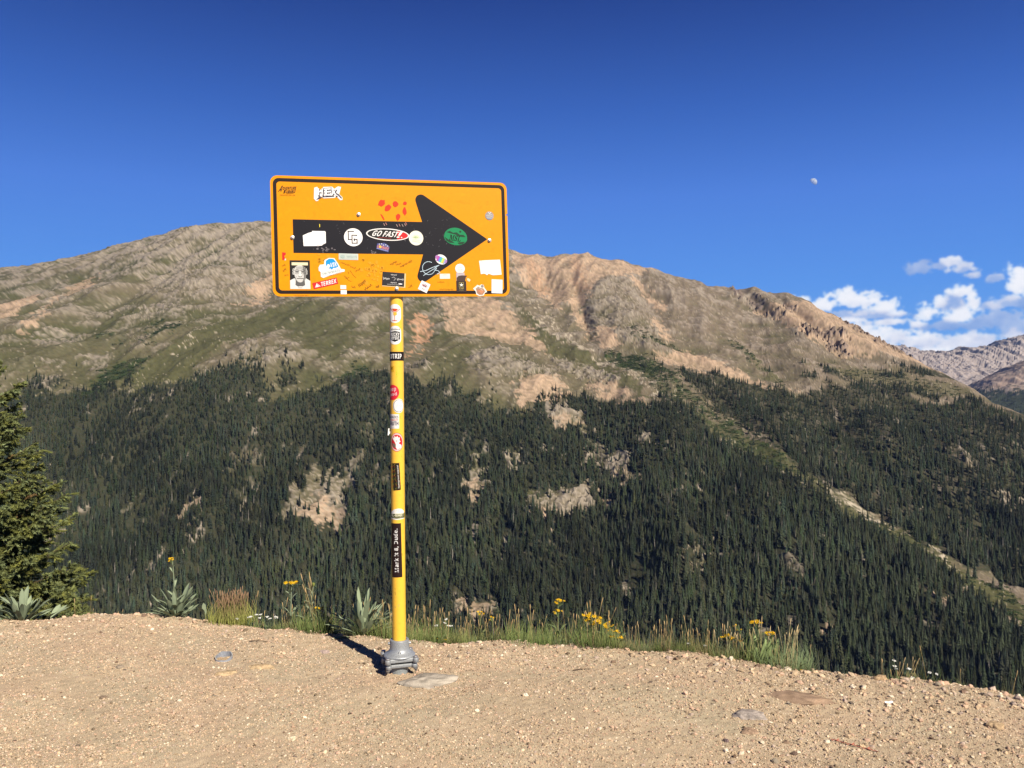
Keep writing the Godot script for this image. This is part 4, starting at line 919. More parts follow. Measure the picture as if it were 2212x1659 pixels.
func build_mountain() -> void:
	var us := PackedInt32Array()
	for i in RIDGE_COLUMNS - 1:
		us.append(7 if i < 2 or i > 47 else 21)
	var vs := PackedInt32Array()
	for j in RIDGE_ROWS - 1:
		vs.append(7 if j < 2 else (34 if j < 13 else 8))
	var u := spread(us)
	slope_v = spread(vs)
	slope_nu = u.size()
	slope_nv = slope_v.size()
	slope = loft(MOUNTAIN, u, slope_v)
	var big := noise(1, 0.0045, 3)
	var mid := noise(2, 0.019, 4)
	var fine := noise(3, 0.19, 3)
	var crag := noise(4, 0.045, 4)
	crag.fractal_type = FastNoiseLite.FRACTAL_RIDGED
	var rills := noise(6, 0.03, 3)
	var dark := noise(7, 0.06, 2)
	var spurs := noise(8, 0.011, 3)
	spurs.fractal_type = FastNoiseLite.FRACTAL_RIDGED
	var colors := PackedColorArray()
	colors.resize(slope.size())
	var r := RandomNumberGenerator.new()
	r.seed = 11
	var green := Vector3(0.058, 0.058, 0.028)
	var dry := Vector3(0.104, 0.088, 0.058)
	var stone := Vector3(0.185, 0.160, 0.130)
	var scree := Vector3(0.275, 0.200, 0.140)
	var orange := Vector3(0.275, 0.165, 0.102)
	var scrub := Vector3(0.026, 0.036, 0.015)
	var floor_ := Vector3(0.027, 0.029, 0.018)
	var brown := Vector3(0.128, 0.102, 0.078)
	var talus := Vector3(0.265, 0.230, 0.178)
	var cragc := Vector3(0.125, 0.098, 0.085)
	for j in slope_nv:
		for i in slope_nu:
			var at := j * slope_nu + i
			var p := slope[at]
			var wander := ragged(p.x, p.z)
			var wx := wander.x + r.randf_range(-1.6, 1.6)
			var wz := wander.y + r.randf_range(-2.0, 2.0)
			var f := covered(0, wx, wz) * (1.0 - covered(8, wx, wz))
			var sh := covered(1, wx, wz)
			var gr := covered(2, wx, wz)
			var sc := covered(3, wx, wz)
			var ora := covered(4, wx, wz)
			var ta := covered(5, wx, wz)
			var ro := covered(6, wx, wz)
			var kr := covered(7, wx, wz)
			var n1 := big.get_noise_2d(p.x, p.z)
			var n2 := mid.get_noise_2d(p.x, p.z)
			var n3 := fine.get_noise_2d(p.x * 0.55, p.z * 1.5)
			var nc := crag.get_noise_2d(p.x, p.z)
			var nr := rills.get_noise_2d(p.x * 2.6 + p.z * 0.5, p.z * 0.35)
			var up := clampf((p.y - 5.0) / 270.0, 0.0, 1.0)
			var right := clampf((p.x + 60.0) / 260.0, 0.0, 1.0)
			var ledge := smoothstep(0.40, 0.60, n_ledge.get_noise_2d(p.x, p.z * 0.38)) * f
			# relief
			var rough := clampf(0.13 + ro * 0.9 + kr * 1.6 + 0.25 * smoothstep(0.1, 0.5, n2) - 0.12 * up, 0.0, 2.2) * (1.0 - 0.75 * sc * (1.0 - kr))
			var h := n1 * 7.0 + n2 * 3.2 + nr * (0.5 + 5.5 * kr + 0.8 * sc) + (nc - 0.1) * (4.2 + 5.0 * kr) * rough + n3 * (0.18 + 0.8 * rough)
			if j == 0:
				h = 0.0
			h *= 1.0 - 0.55 * smoothstep(11.0, 13.0, slope_v[j]) * (1.0 - smoothstep(13.0, 14.0, slope_v[j]))
			slope[at].y += h
			slope[at].z += nc * rough * 1.2
			if j > 0:
				var bulge := (spurs.get_noise_2d(p.x + p.z * 0.25, p.z * 0.22) - 0.1) * (7.0 + 9.0 * up) * (1.0 - smoothstep(13.0, 14.0, slope_v[j]))
				for k in range(0, BUMPS.size(), 5):
					var bx: float = (p.x - BUMPS[k]) / BUMPS[k + 2]
					var bz: float = (p.z - BUMPS[k + 1]) / BUMPS[k + 3]
					var d2 := bx * bx + bz * bz
					if d2 < 6.0:
						bulge += BUMPS[k + 4] * exp(-d2)
				slope[at] += Vector3(0, 0.22, 0.97) * bulge
			# colour of what lies there
			var c := green.lerp(dry, clampf(0.52 + n1 * 0.9 + n2 * 0.6 + up * 0.45 + 0.00035 * p.x, 0.0, 1.0))
			c = c.lerp(brown, right * clampf(0.55 + 0.45 * up + n2 * 0.7, 0.0, 1.0))
			c = c.lerp(stone, clampf(smoothstep(0.0, 0.5, n3 * 0.45 + n2 * 0.8 + up * 0.45 - 0.10), 0.0, 1.0) * (0.5 + 0.4 * up))
			c = c.lerp(green, gr * clampf(0.92 + n2 * 0.5, 0.0, 1.0))
			c = c.lerp(stone * 0.92, clampf(ro * (0.45 + n3 * 1.3 + n2 * 0.9 + nc * 0.4), 0.0, 1.0))
			c = c.lerp(scree, clampf(sc * (0.86 + n2 * 0.5 + n3 * 0.4), 0.0, 1.0))
			c = c.lerp(orange, clampf(ora * (0.8 + n3 * 0.8), 0.0, 1.0))
			c = c.lerp(cragc, clampf(kr * (0.4 + nc * 1.0 + n3), 0.0, 1.0))
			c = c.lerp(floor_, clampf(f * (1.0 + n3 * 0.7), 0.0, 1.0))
			c = c.lerp(stone * 0.95, ledge * clampf(0.7 + n3, 0.0, 1.0))
			c = c.lerp(scrub, clampf(sh * (0.75 + dark.get_noise_2d(p.x, p.z) * 1.1 + n3), 0.0, 1.0))
			c = c.lerp(talus, clampf(ta * (0.55 + n3 * 1.4 + dark.get_noise_2d(p.z, p.x) * 0.8), 0.0, 1.0))
			c *= 1.0 + n3 * 0.30 + r.randf_range(-0.10, 0.10)
			if f < 0.3 and r.randf() < 0.02 + 0.12 * ro + 0.03 * maxf(0.0, n2):
				c = c.lerp(talus, r.randf_range(0.3, 0.8))
			colors[at] = Color(c.x, c.y, c.z)
	var m := obj("mountain", grid_mesh(slope, colors, slope_nu, slope_nv), tinted("mountain_ground", 0.95, 0.1))
	tag(m, "", "", "", "structure")

func build_far_hills() -> void:
	var jag := noise(21, 0.012, 5)
	jag.fractal_type = FastNoiseLite.FRACTAL_RIDGED
	var soft := noise(22, 0.004, 4)
	var fine := noise(23, 0.03, 4)
	var nets := [FAR_RIDGE, SIDE_HILL]
	for k in 2:
		var net: Array = nets[k]
		var us := PackedInt32Array()
		for i in net.size() - 1:
			us.append(26 if k == 0 else 22)
		var vs := PackedInt32Array()
		for j in net[0].size() / 3 - 1:
			vs.append(26)
		var u := spread(us)
		var v := spread(vs)
		var p := loft(net, u, v)
		var c := PackedColorArray()
		c.resize(p.size())
		var top: float = net[0].size() / 3 - 2
		for j in v.size():
			for i in u.size():
				var at := j * u.size() + i
				var q := p[at]
				var high := clampf(v[j] / top, 0.0, 1.0)
				var a := jag.get_noise_2d(q.x, q.z)
				var b := soft.get_noise_2d(q.x, q.z)
				var d := fine.get_noise_2d(q.x, q.z)
				var rills := fine.get_noise_2d(q.x * 0.55, q.z * 0.05)
				var wide := 1.0 if k == 0 else 0.5
				p[at].y += ((a - 0.2) * 11.0 * high + b * 22.0 + rills * 15.0 * high * (0.4 + high) + d * 2.5) * wide
				var col: Vector3
				if k == 0:
					col = Vector3(0.270, 0.228, 0.205).lerp(Vector3(0.185, 0.165, 0.160), clampf(a * 0.6 + d + high * 0.35, 0.0, 1.0))
					col = col.lerp(Vector3(0.085, 0.085, 0.045), clampf(smoothstep(0.45, 0.2, high) * (0.5 + b * 2.0 + d), 0.0, 1.0))
				else:
					col = Vector3(0.275, 0.205, 0.165).lerp(Vector3(0.17, 0.14, 0.12), clampf(0.3 + a * 0.6 + d * 1.2, 0.0, 1.0))
					col = col.lerp(Vector3(0.030, 0.036, 0.022), smoothstep(-8.0, -24.0, q.y + d * 26.0 + b * 20.0))
				c[at] = Color(col.x, col.y, col.z) * (1.0 + d * 0.35)
		var m := obj("far_ridge" if k == 0 else "far_hill", grid_mesh(p, c, u.size(), v.size()), tinted("mountain_ground"))
		tag(m, "", "", "", "structure")
		if k == 1:
			far_hill = p
	# the bank below the shoulder and the valley floor
	var rows := [[], []]
	var cols := []
	for i in 25:
		var x := -500.0 + i * 40.0
		var line := [x * 1.6, -420.0 if absf(x) < 1.0 else -300.0, -520.0]
		var f := i / 24.0
		var k := clampi(int(f * (RIDGE_COLUMNS - 1)), 0, RIDGE_COLUMNS - 1)
		var end: Array = MOUNTAIN[k]
		line = [end[0], end[1] - 6.0, end[2] - 25.0, lerpf(end[0], x * 0.5, 0.5), -150.0, -205.0, x * 0.35, -60.0, -78.0, x * 0.14, ground_y(x * 0.14, -40.0, false) - 0.5, -40.0]
		cols.append(line)
	var uu := PackedInt32Array()
	for i in 24:
		uu.append(6)
	var u2 := spread(uu)
	var v2 := spread(PackedInt32Array([16, 16, 16]))
	var q2 := loft(cols, u2, v2)
	var c2 := PackedColorArray()
	c2.resize(q2.size())
	for i in q2.size():
		var t := fine.get_noise_2d(q2[i].x * 2.0, q2[i].z * 2.0)
		q2[i].y += t * 1.5
		c2[i] = Color(0.075, 0.072, 0.035) * (1.0 + t)
	tag(obj("hillside", grid_mesh(q2, c2, u2.size(), v2.size()), tinted("mountain_ground")), "", "", "", "structure")

var far_hill: PackedVector3Array

func conifer(seed_: int, wide: float, tiers: int) -> ArrayMesh:
	var r := RandomNumberGenerator.new()
	r.seed = seed_
	var s := Shape.new()
	s.tube([Vector3(0, 0.03, 0), Vector3(0, 0.45, 0), Vector3(0, 0.985, 0)], [wide * 0.42, wide * 0.30, 0.004], 6, Color(0.55, 0.6, 0.6), false)
	for t in tiers:
		var h := 0.05 + 0.92 * t / float(tiers)
		var n := 8 if h < 0.6 else 6
		var rad := wide * pow(1.0 - h, 0.72) * r.randf_range(0.82, 1.15) * (0.85 if h < 0.12 else 1.0)
		var turn := r.randf() * TAU
		for k in n:
			var f := turn + TAU * k / n + r.randf_range(-0.25, 0.25)
			var l := rad * r.randf_range(0.7, 1.25)
			var out := Vector3(cos(f), 0, sin(f))
			var side := Vector3(-out.z, 0, out.x) * l * 0.40
			var root := Vector3(0, h + 0.045, 0)
			var tip := out * l + Vector3(0, h - 0.02 - l * r.randf_range(0.10, 0.35), 0)
			var mid := out * l * 0.55 + Vector3(0, h + 0.008, 0)
			var col := Color(1, 1, 1) * r.randf_range(0.75, 1.25)
			s.tri(root, mid - side + Vector3(0, -0.012, 0), tip, col)
			s.tri(root, tip, mid + side + Vector3(0, -0.012, 0), col)
	return s.mesh()

func snag(seed_: int) -> ArrayMesh:
	var r := RandomNumberGenerator.new()
	r.seed = seed_
	var s := Shape.new()
	var grey := Color(0.27, 0.245, 0.215)
	s.tube([Vector3(0, -0.02, 0), Vector3(0.004, 0.5, 0), Vector3(0, 1, 0.003)], [0.030, 0.022, 0.004], 6, grey)
	for k in 26:
		var h := r.randf_range(0.25, 0.95)
		var f := r.randf() * TAU
		var l := 0.11 * (1.1 - h) + 0.02
		var d := Vector3(cos(f) * l, r.randf_range(-0.06, 0.02), sin(f) * l)
		s.tube([Vector3(0, h, 0), Vector3(0, h, 0) + d], [0.007, 0.003], 3, grey, false)
	return s.mesh()

func tuft_of_scrub(seed_: int) -> ArrayMesh:
	var r := RandomNumberGenerator.new()
	r.seed = seed_
	var s := Shape.new()
	for k in 90:
		var d := Vector3(r.randfn(), absf(r.randfn()) * 0.8, r.randfn()).normalized()
		var p := Vector3(d.x, d.y * 0.75, d.z) * r.randf_range(0.6, 1.05)
		var a := Vector3(r.randfn(), r.randfn(), r.randfn()) * 0.17
		var b := Vector3(r.randfn(), r.randfn(), r.randfn()) * 0.17
		s.tri(p, p + a, p + b, Color(1, 1, 1) * r.randf_range(0.75, 1.2))
	return s.mesh()

func many(called: String, m: Mesh, mat: Material, places: Array, tints: PackedColorArray, parent: Node3D) -> void:
	if places.is_empty():
		return
	var mm := MultiMesh.new()
	mm.transform_format = MultiMesh.TRANSFORM_3D
	mm.use_colors = true
	mm.mesh = m
	mm.instance_count = places.size()
	for i in places.size():
		mm.set_instance_transform(i, places[i])
		mm.set_instance_color(i, tints[i])
	var o := MultiMeshInstance3D.new()
	o.name = called
	o.multimesh = mm
	o.material_override = mat
	parent.add_child(o, true)
	o.set_meta("kind", "stuff")

func look(p: Vector3) -> Vector3:   # picture position, x and y from -1 to 1, and depth
	var a := 0.0
	var q := p - EYE
	var y := q.y * cos(a) - q.z * sin(a) * -1.0 * -1.0
	y = q.y * cos(a) - q.z * sin(a)
	var z := q.z * cos(a) + q.y * sin(a)
	var t := tan(deg_to_rad(49.5 / 2.0))
	return Vector3(q.x / -z / t / (4.0 / 3.0), y / -z / t, -z)

func build_forest() -> void:
	var r := RandomNumberGenerator.new()
	r.seed = 31
	var gaps := noise(32, 0.022, 3)
	var tone := noise(33, 0.008, 3)
	var kinds := [conifer(1, 0.150, 15), conifer(2, 0.175, 14), conifer(3, 0.130, 17), conifer(4, 0.20, 13)]
	var spots := []   # [size in the picture, kind, transform, tint]
	var scrub_at := []
	var scrub_tint := PackedColorArray()
	var dead_at := []
	var dead_tint := PackedColorArray()
	var step := 3
	for j in range(0, slope_nv - step, step):
		if slope_v[j] > 12.6:
			break
		var bottom := slope_v[j] < 2.0
		for i in range(0, slope_nu - step, step):
			var a := slope[j * slope_nu + i]
			var b := slope[j * slope_nu + i + step]
			var d := slope[(j + step) * slope_nu + i]
			var area := absf((b.x - a.x) * (d.z - a.z) - (d.x - a.x) * (b.z - a.z))
			var want := area / (20.0 if bottom else 9.0)
			for k in int(want) + (1 if r.randf() < want - int(want) else 0):
				var p := a + (b - a) * r.randf() + (d - a) * r.randf()
				var w := ragged(p.x, p.z)
				var f := covered(0, w.x, w.y)
				var cl := covered(8, w.x, w.y)
				var sh := covered(1, w.x, w.y)
				var ta := covered(5, w.x, w.y)
				var gr := covered(2, w.x, w.y)
				if f == 0.0 and (sh > 0.4 or gr > 0.3) and p.x > 140.0 and r.randf() < 0.025:
					f = 1.0
				var n := gaps.get_noise_2d(p.x, p.z * 0.5)
				if f > 0.0:
					var thin := covered(9, w.x, w.y)
					var keep := f * (1.0 - thin * (0.55 + n * 0.9)) * (1.0 - smoothstep(0.42, 0.62, n) * 0.7)
					keep *= 1.0 - cl * 0.93
					keep *= 1.0 - 0.72 * smoothstep(0.40, 0.55, n_ledge.get_noise_2d(p.x, p.z * 0.38))
					if r.randf() < keep:
						var high := clampf((p.y + 95.0) / 85.0, 0.0, 1.0)
						var h := r.randf_range(6.5, 13.5) * lerpf(1.0, 0.62, high) * (1.0 + 0.35 * tone.get_noise_2d(p.z * 2.0, p.x * 2.0))
						if r.randf() < 0.22:
							h *= 0.6
						if cl > 0.0 and r.randf() < 0.7:
							h *= 0.6
						var wide := h * r.randf_range(0.85, 1.2)
						var t := Transform3D(Basis(Vector3.UP, r.randf() * TAU).scaled(Vector3(wide, h, wide)), p - Vector3(0, 0.35, 0))
						if r.randf() < 0.03:
							dead_at.append(t)
							t = t.scaled_local(Vector3(0.7, 0.75, 0.7))
							dead_at[-1] = t
							dead_tint.append(Color(1, 1, 1) * r.randf_range(0.35, 0.9))
							continue
						var g := r.randf_range(0.62, 1.42) * 0.88 * (1.0 + tone.get_noise_2d(p.x, p.z) * 0.7)
						var tint := Color(0.033 * g * r.randf_range(0.85, 1.25), 0.043 * g, 0.022 * g * r.randf_range(0.8, 1.4))
						var at := look(p + Vector3(0, h, 0))
						var base := look(p)
						var seen := absf(base.x) < 0.97 and base.y > -0.64 - base.x * 0.09 and not (absf(base.x + 0.22) < 0.03)
						spots.append([h / at.z if seen else 0.0, r.randi() % 4, t, tint])
				if cl < 0.5 and ta < 0.3 and r.randf() < maxf(sh, 0.35 * gr if p.x > 150.0 else 0.0) * 0.8:
					var q := r.randf_range(0.7, 2.0)
					scrub_at.append(Transform3D(Basis(Vector3.UP, r.randf() * TAU).scaled(Vector3(q * 1.3, q, q * 1.3)), p))
					var g2 := r.randf_range(0.6, 1.4)
					scrub_tint.append(Color(0.030 * g2, 0.047 * g2, 0.017 * g2))
	# lone trees and rocks' scrub above the forest
	for k in 900:
		var i := r.randi() % slope_nu
		var j := r.randi_range(slope_nv / 2, slope_nv - 60)
		var p := slope[j * slope_nu + i]
		if covered(0, p.x, p.z) == 0.0 and p.y < 42.0 and covered(3, p.x, p.z) < 0.2 and gaps.get_noise_2d(p.x, p.z) > 0.12:
			var h := r.randf_range(2.5, 6.5)
			spots.append([0.0, r.randi() % 4, Transform3D(Basis(Vector3.UP, r.randf() * TAU).scaled(Vector3(h * 1.1, h, h * 1.1)), p - Vector3(0, 0.2, 0)), Color(0.034, 0.043, 0.021)])
	for k in 2600:
		var p := far_hill[r.randi() % far_hill.size()]
		if p.y < -14.0:
			var h := r.randf_range(8.0, 13.0)
			spots.append([0.0, r.randi() % 4, Transform3D(Basis(Vector3.UP, r.randf() * TAU).scaled(Vector3(h * 1.3, h, h * 1.3)), p + Vector3(r.randf_range(-9, 9), -2.0, r.randf_range(-9, 9))), Color(0.036, 0.045, 0.030)])
	spots.sort_custom(func(x, y): return x[0] > y[0])
	var bark := tinted("bark", 0.95, 0.1)
	var needles := tinted("conifer_needles", 0.85, 0.25, 0.12)
	var trunk := Shape.new()
	trunk.tube([Vector3(0, 0, 0), Vector3(0, 0.12, 0), Vector3(0, 0.6, 0)], [0.022, 0.018, 0.008], 6, Color(0.10, 0.075, 0.055))
	var trunk_mesh := trunk.mesh()
	var crown_mats := []
	for k in 6:
		var m: StandardMaterial3D = needles.duplicate()
		var g := 0.75 + k * 0.11
		m.resource_name = "conifer_needles_%d" % k
		m.albedo_color = Color(0.034 * g, 0.043 * g, 0.023 * g).linear_to_srgb()
		crown_mats.append(m)
	for k in 300:
		var sp: Array = spots[k]
		var place: Transform3D = sp[2]
		var o := thing("conifer", "slender dark spruce in the nearest visible rows of the valley forest", "tree", place.origin, 0.0, "nearest spruces of the valley forest")
		o.transform = place
		obj("crown", kinds[sp[1]], crown_mats[k % 6], o)
		obj("trunk", trunk_mesh, bark, o)
	var wood := Node3D.new()
	wood.name = "forest"
	add_child(wood, true)
	tag(wood, "dense dark spruce forest covering the lower mountain slopes", "forest", "", "stuff")
	for kind in 4:
		var places := []
		var tints := PackedColorArray()
		for k in range(300, spots.size()):
			if spots[k][1] == kind:
				places.append(spots[k][2])
				tints.append(spots[k][3])
		many("spruce_stand", kinds[kind], needles, places, tints, wood)
	many("dead_trees", snag(9), bark, dead_at, dead_tint, wood)
	var sc := Node3D.new()
	sc.name = "scrub"
	add_child(sc, true)
	tag(sc, "dark green willow scrub in patches above and between the forests", "scrub", "", "stuff")
	many("bushes", tuft_of_scrub(4), needles, scrub_at, scrub_tint, sc)
	print("trees ", spots.size(), " scrub ", scrub_at.size(), " dead ", dead_at.size())

func build_moon() -> void:
	# the half of the moon that the sun lights; the unlit half is as blue as the sky before it
	var s := Shape.new()
	var toward := SUN_AWAY.normalized()
	var a := toward.cross(Vector3.UP).normalized()
	var b := a.cross(toward)
	var spots := noise(41, 1.6, 3)
	var rings := 14
	for i in rings + 1:
		var f := PI * 0.5 * i / rings
		for k in 40:
			var g := TAU * k / 40.0
			var d := toward * cos(f) + (a * cos(g) + b * sin(g)) * sin(f)
			var n := spots.get_noise_3dv(d)
			s.put(d, Color(0.40, 0.45, 0.52) * (0.95 + n * 0.35))
	for i in rings:
		for k in 40:
			var p := i * 40 + k
			var q := i * 40 + (k + 1) % 40
			for e in [p, q, p + 40, q, q + 40, p + 40]:
				s.ix.append(e)
	var m := tinted("moon_air_tint", 1.0, 0.0)  # bluish vertex colour and part transparency paint in the blue air before it
	m.transparency = BaseMaterial3D.TRANSPARENCY_ALPHA
	m.albedo_color = Color(1, 1, 1, 0.55)
	var o := obj("sky_moon", s.mesh(), m)
	var away := 6500.0
	o.position = EYE + Vector3(0.33142, 0.22207, -0.91697) * away
	o.scale = Vector3.ONE * away * 0.0043
	tag(o, "pale gibbous daytime moon in the blue sky", "moon")


# ---------------------------------------------------------------- the shoulder
func steps(points: Array) -> PackedFloat32Array:   # [from, to, step, to, step ...]
	var out := PackedFloat32Array()
	var x: float = points[0]
	for k in range(1, points.size(), 2):
		while x < points[k] - 1e-4:
			out.append(x)
			x += points[k + 1]
		x = points[k]
	out.append(x)
	return out

func grain_texture(seed_: int, dark: float, light: float, freq: float) -> NoiseTexture2D:
	var t := NoiseTexture2D.new()
	t.width = 1024
	t.height = 1024
	t.seamless = true
	t.generate_mipmaps = false
	var n := noise(seed_, freq, 4, FastNoiseLite.TYPE_SIMPLEX)
	t.noise = n
	var g := Gradient.new()
	g.offsets = PackedFloat32Array([0.0, 0.35, 0.6, 1.0])
	g.colors = PackedColorArray([Color(dark, dark * 0.97, dark * 0.94), Color(0.5 * (dark + light), 0.5 * (dark + light), 0.5 * (dark + light)), Color(light * 0.95, light * 0.95, light * 0.94), Color(light, light, light)])
	t.color_ramp = g
	return t

func build_ground() -> void:
	var xs := steps([-60.0, -20.0, 4.0, -7.0, 0.8, -3.8, 0.12, 3.9, 0.0165, 7.0, 0.12, 20.0, 0.8, 60.0, 4.0])
	var zs := steps([-41.0, -12.0, 1.2, -7.0, 0.2, -5.8, 0.035, -3.0, 0.0165, -1.6, 0.06, 3.0, 0.25, 40.0, 4.0])
	var nu := xs.size()
	var p := PackedVector3Array()
	var c := PackedColorArray()
	p.resize(nu * zs.size())
	c.resize(nu * zs.size())
	var crest := PackedFloat32Array()
	for x in xs:
		crest.append(crest_at(x))
	var sand := noise(53, 1.7, 3)
	var tone := noise(54, 9.0, 3)
	var streak := noise(55, 0.9, 3)
	var r := RandomNumberGenerator.new()
	r.seed = 8
	var fineness := n_grain
	for j in zs.size():
		for i in nu:
			var x := xs[i]
			var z := zs[j]
			var y := ground_y(x, z)
			var s := sand.get_noise_2d(x + 3.0, z * 1.6)
			var t := tone.get_noise_2d(x, z)
			var soft := smoothstep(0.0, 0.35, s)
			var col := Vector3(0.430, 0.342, 0.238).lerp(Vector3(0.460, 0.368, 0.260), soft)
			col = col.lerp(Vector3(0.440, 0.326, 0.230), clampf(streak.get_noise_2d(x, z * 2.0) * 1.4, 0.0, 0.8))
			col = col.lerp(Vector3(0.400, 0.346, 0.244), clampf(-streak.get_noise_2d(x * 1.2 + 9.0, z * 2.2) * 1.3, 0.0, 0.6))
			var over := crest[i] - z
			if over > 0.10:
				col = col.lerp(Vector3(0.16, 0.13, 0.075), clampf((over - 0.10) * 4.0 + t, 0.0, 1.0))
			col *= 1.0 + t * 0.16 + r.randf_range(-0.05, 0.05)
			p[j * nu + i] = Vector3(x, y, z)
			c[j * nu + i] = Color(col.x, col.y, col.z)
	var m := tinted("gravel_ground", 0.95, 0.15, 0.0, grain_texture(61, 0.58, 1.0, 0.07), 2.0)
	tag(obj("ground", grid_mesh(p, c, nu, zs.size()), m), "", "", "", "structure")

func stone_mesh(seed_: int, flat: float, detail := 1) -> ArrayMesh:
	var r := RandomNumberGenerator.new()
	r.seed = seed_
	var n := noise(seed_ + 100, 0.9, 2)
	var s := Shape.new()
	var rings := 4 + detail * 2
	var around := 6 + detail * 3
	for i in rings + 1:
		var f := PI * i / rings
		for k in around:
			var g := TAU * k / around
			var d := Vector3(sin(f) * cos(g), cos(f), sin(f) * sin(g))
			var q := d * (1.0 + n.get_noise_3dv(d * 1.4) * 0.75)
			for cut: Vector3 in [Vector3(0.6, 0.7, 0.3), Vector3(-0.7, 0.5, 0.4), Vector3(0.1, 0.8, -0.6), Vector3(0.5, 0.3, 0.8)]:
				var cn := (cut + Vector3(r.seed % 7, r.seed % 5, r.seed % 3) * 0.06).normalized()
				var over := q.dot(cn) - 0.72
				if over > 0.0:
					q -= cn * over
			s.put(Vector3(q.x, q.y * flat, q.z * 0.82), Color(1, 1, 1))
	for i in rings:
		for k in around:
			var p := i * around + k
			var q := i * around + (k + 1) % around
			for e in [p, p + around, q, q, p + around, q + around]:
				s.ix.append(e)
	# faceted: every face its own corners
	var out := Shape.new()
	for i in range(0, s.ix.size(), 3):
		var a := s.v[s.ix[i]]
		var b := s.v[s.ix[i + 1]]
		var d := s.v[s.ix[i + 2]]
		if (b - a).cross(d - a).length_squared() > 1e-9:
			out.tri(a, d, b, Color(1, 1, 1))
	return out.mesh()

func build_gravel() -> void:
	var r := RandomNumberGenerator.new()
	r.seed = 77
	var holder := Node3D.new()
	holder.name = "gravel"
	add_child(holder, true)
	tag(holder, "loose tan and pink gravel strewn over the road shoulder", "gravel", "", "stuff")
	var palette := [Vector3(0.47, 0.345, 0.225), Vector3(0.50, 0.385, 0.265), Vector3(0.43, 0.295, 0.205), Vector3(0.40, 0.305, 0.205), Vector3(0.57, 0.48, 0.365), Vector3(0.33, 0.25, 0.165), Vector3(0.46, 0.31, 0.225), Vector3(0.36, 0.28, 0.225)]
	var coarse := noise(81, 1.3, 3)
	var mat := tinted("stone", 0.9, 0.2)
	for kind in 4:
		var places := []
		var tints := PackedColorArray()
		var shape := stone_mesh(90 + kind, [0.55, 0.75, 0.5, 0.65][kind], 0)
		for k in 60000:
			var z := r.randf_range(-5.75, -3.1)
			var x := r.randf_range(-1.0, 1.0) * (-z * 0.66 + 0.25)
			if z < crest_at(x) - 0.3:
				continue
			var n := coarse.get_noise_2d(x, z * 1.4)
			var rim := smoothstep(0.6, 0.07, z - crest_at(x))
			if r.randf() > 0.66 + n * 0.8 + rim * 0.4 + (0.25 if x > 1.05 else 0.0):
				continue
			var big := 0.0014 + 0.0026 * pow(r.randf(), 2.5) + (0.0060 * pow(r.randf(), 4.0) * (1.0 + rim + (0.6 if x > 0.8 else 0.0)) if r.randf() < 0.09 else 0.0)
			var b := Basis.from_euler(Vector3(r.randf_range(-0.5, 0.5), r.randf() * TAU, r.randf_range(-0.5, 0.5))).scaled(Vector3.ONE * big * GROW)
			places.append(Transform3D(b, Vector3(x, ground_y(x, z) + big * 0.24, z)))
			var q: Vector3 = palette[r.randi() % palette.size()] * r.randf_range(0.66, 1.06)
			if r.randf() < 0.14:
				q *= 0.38
			tints.append(Color(q.x, q.y, q.z))
		many("pebbles", shape, mat, places, tints, holder)

func rock(called: String, label: String, at: Vector2, size: Vector3, col: Color, seed_: int, sink := 0.35, turn := 0.0) -> void:
	# a worn stone bedded in the gravel, rough on top
	var lumps := noise(seed_, 0.85, 4)
	var tone := noise(seed_ + 50, 2.2, 4)
	var s := Shape.new()
	var rings := 18
	var around := 30
	for i in rings + 1:
		var f := PI * i / rings
		for k in around:
			var g := TAU * k / around
			var d := Vector3(sin(f) * cos(g), cos(f), sin(f) * sin(g))
			var q := d * (1.0 + lumps.get_noise_3dv(d * 0.9) * 0.55)
			q.y = clampf(q.y * 0.8 + lumps.get_noise_2d(q.x * 3.0, q.z * 3.0) * 0.22, -0.8, 0.7)
			s.put(q, col * (1.0 + tone.get_noise_3dv(q) * 0.75))
	for i in rings:
		for k in around:
			var p := i * around + k
			var q := i * around + (k + 1) % around
			for e in [p, q, p + around, q, q + around, p + around]:
				s.ix.append(e)
	var o := obj(called, s.mesh(), tinted("rock", 0.95, 0.15, 0.0, grain_texture(66, 0.72, 1.0, 0.03), 5.0))
	o.position = on_ground(at.x, at.y) - Vector3(0, size.y * GROW * (sink - 0.12), 0)
	o.rotation.y = turn
	o.scale = size * Vector3(0.5, 1.0, 0.5) * GROW
	tag(o, label, "rock")

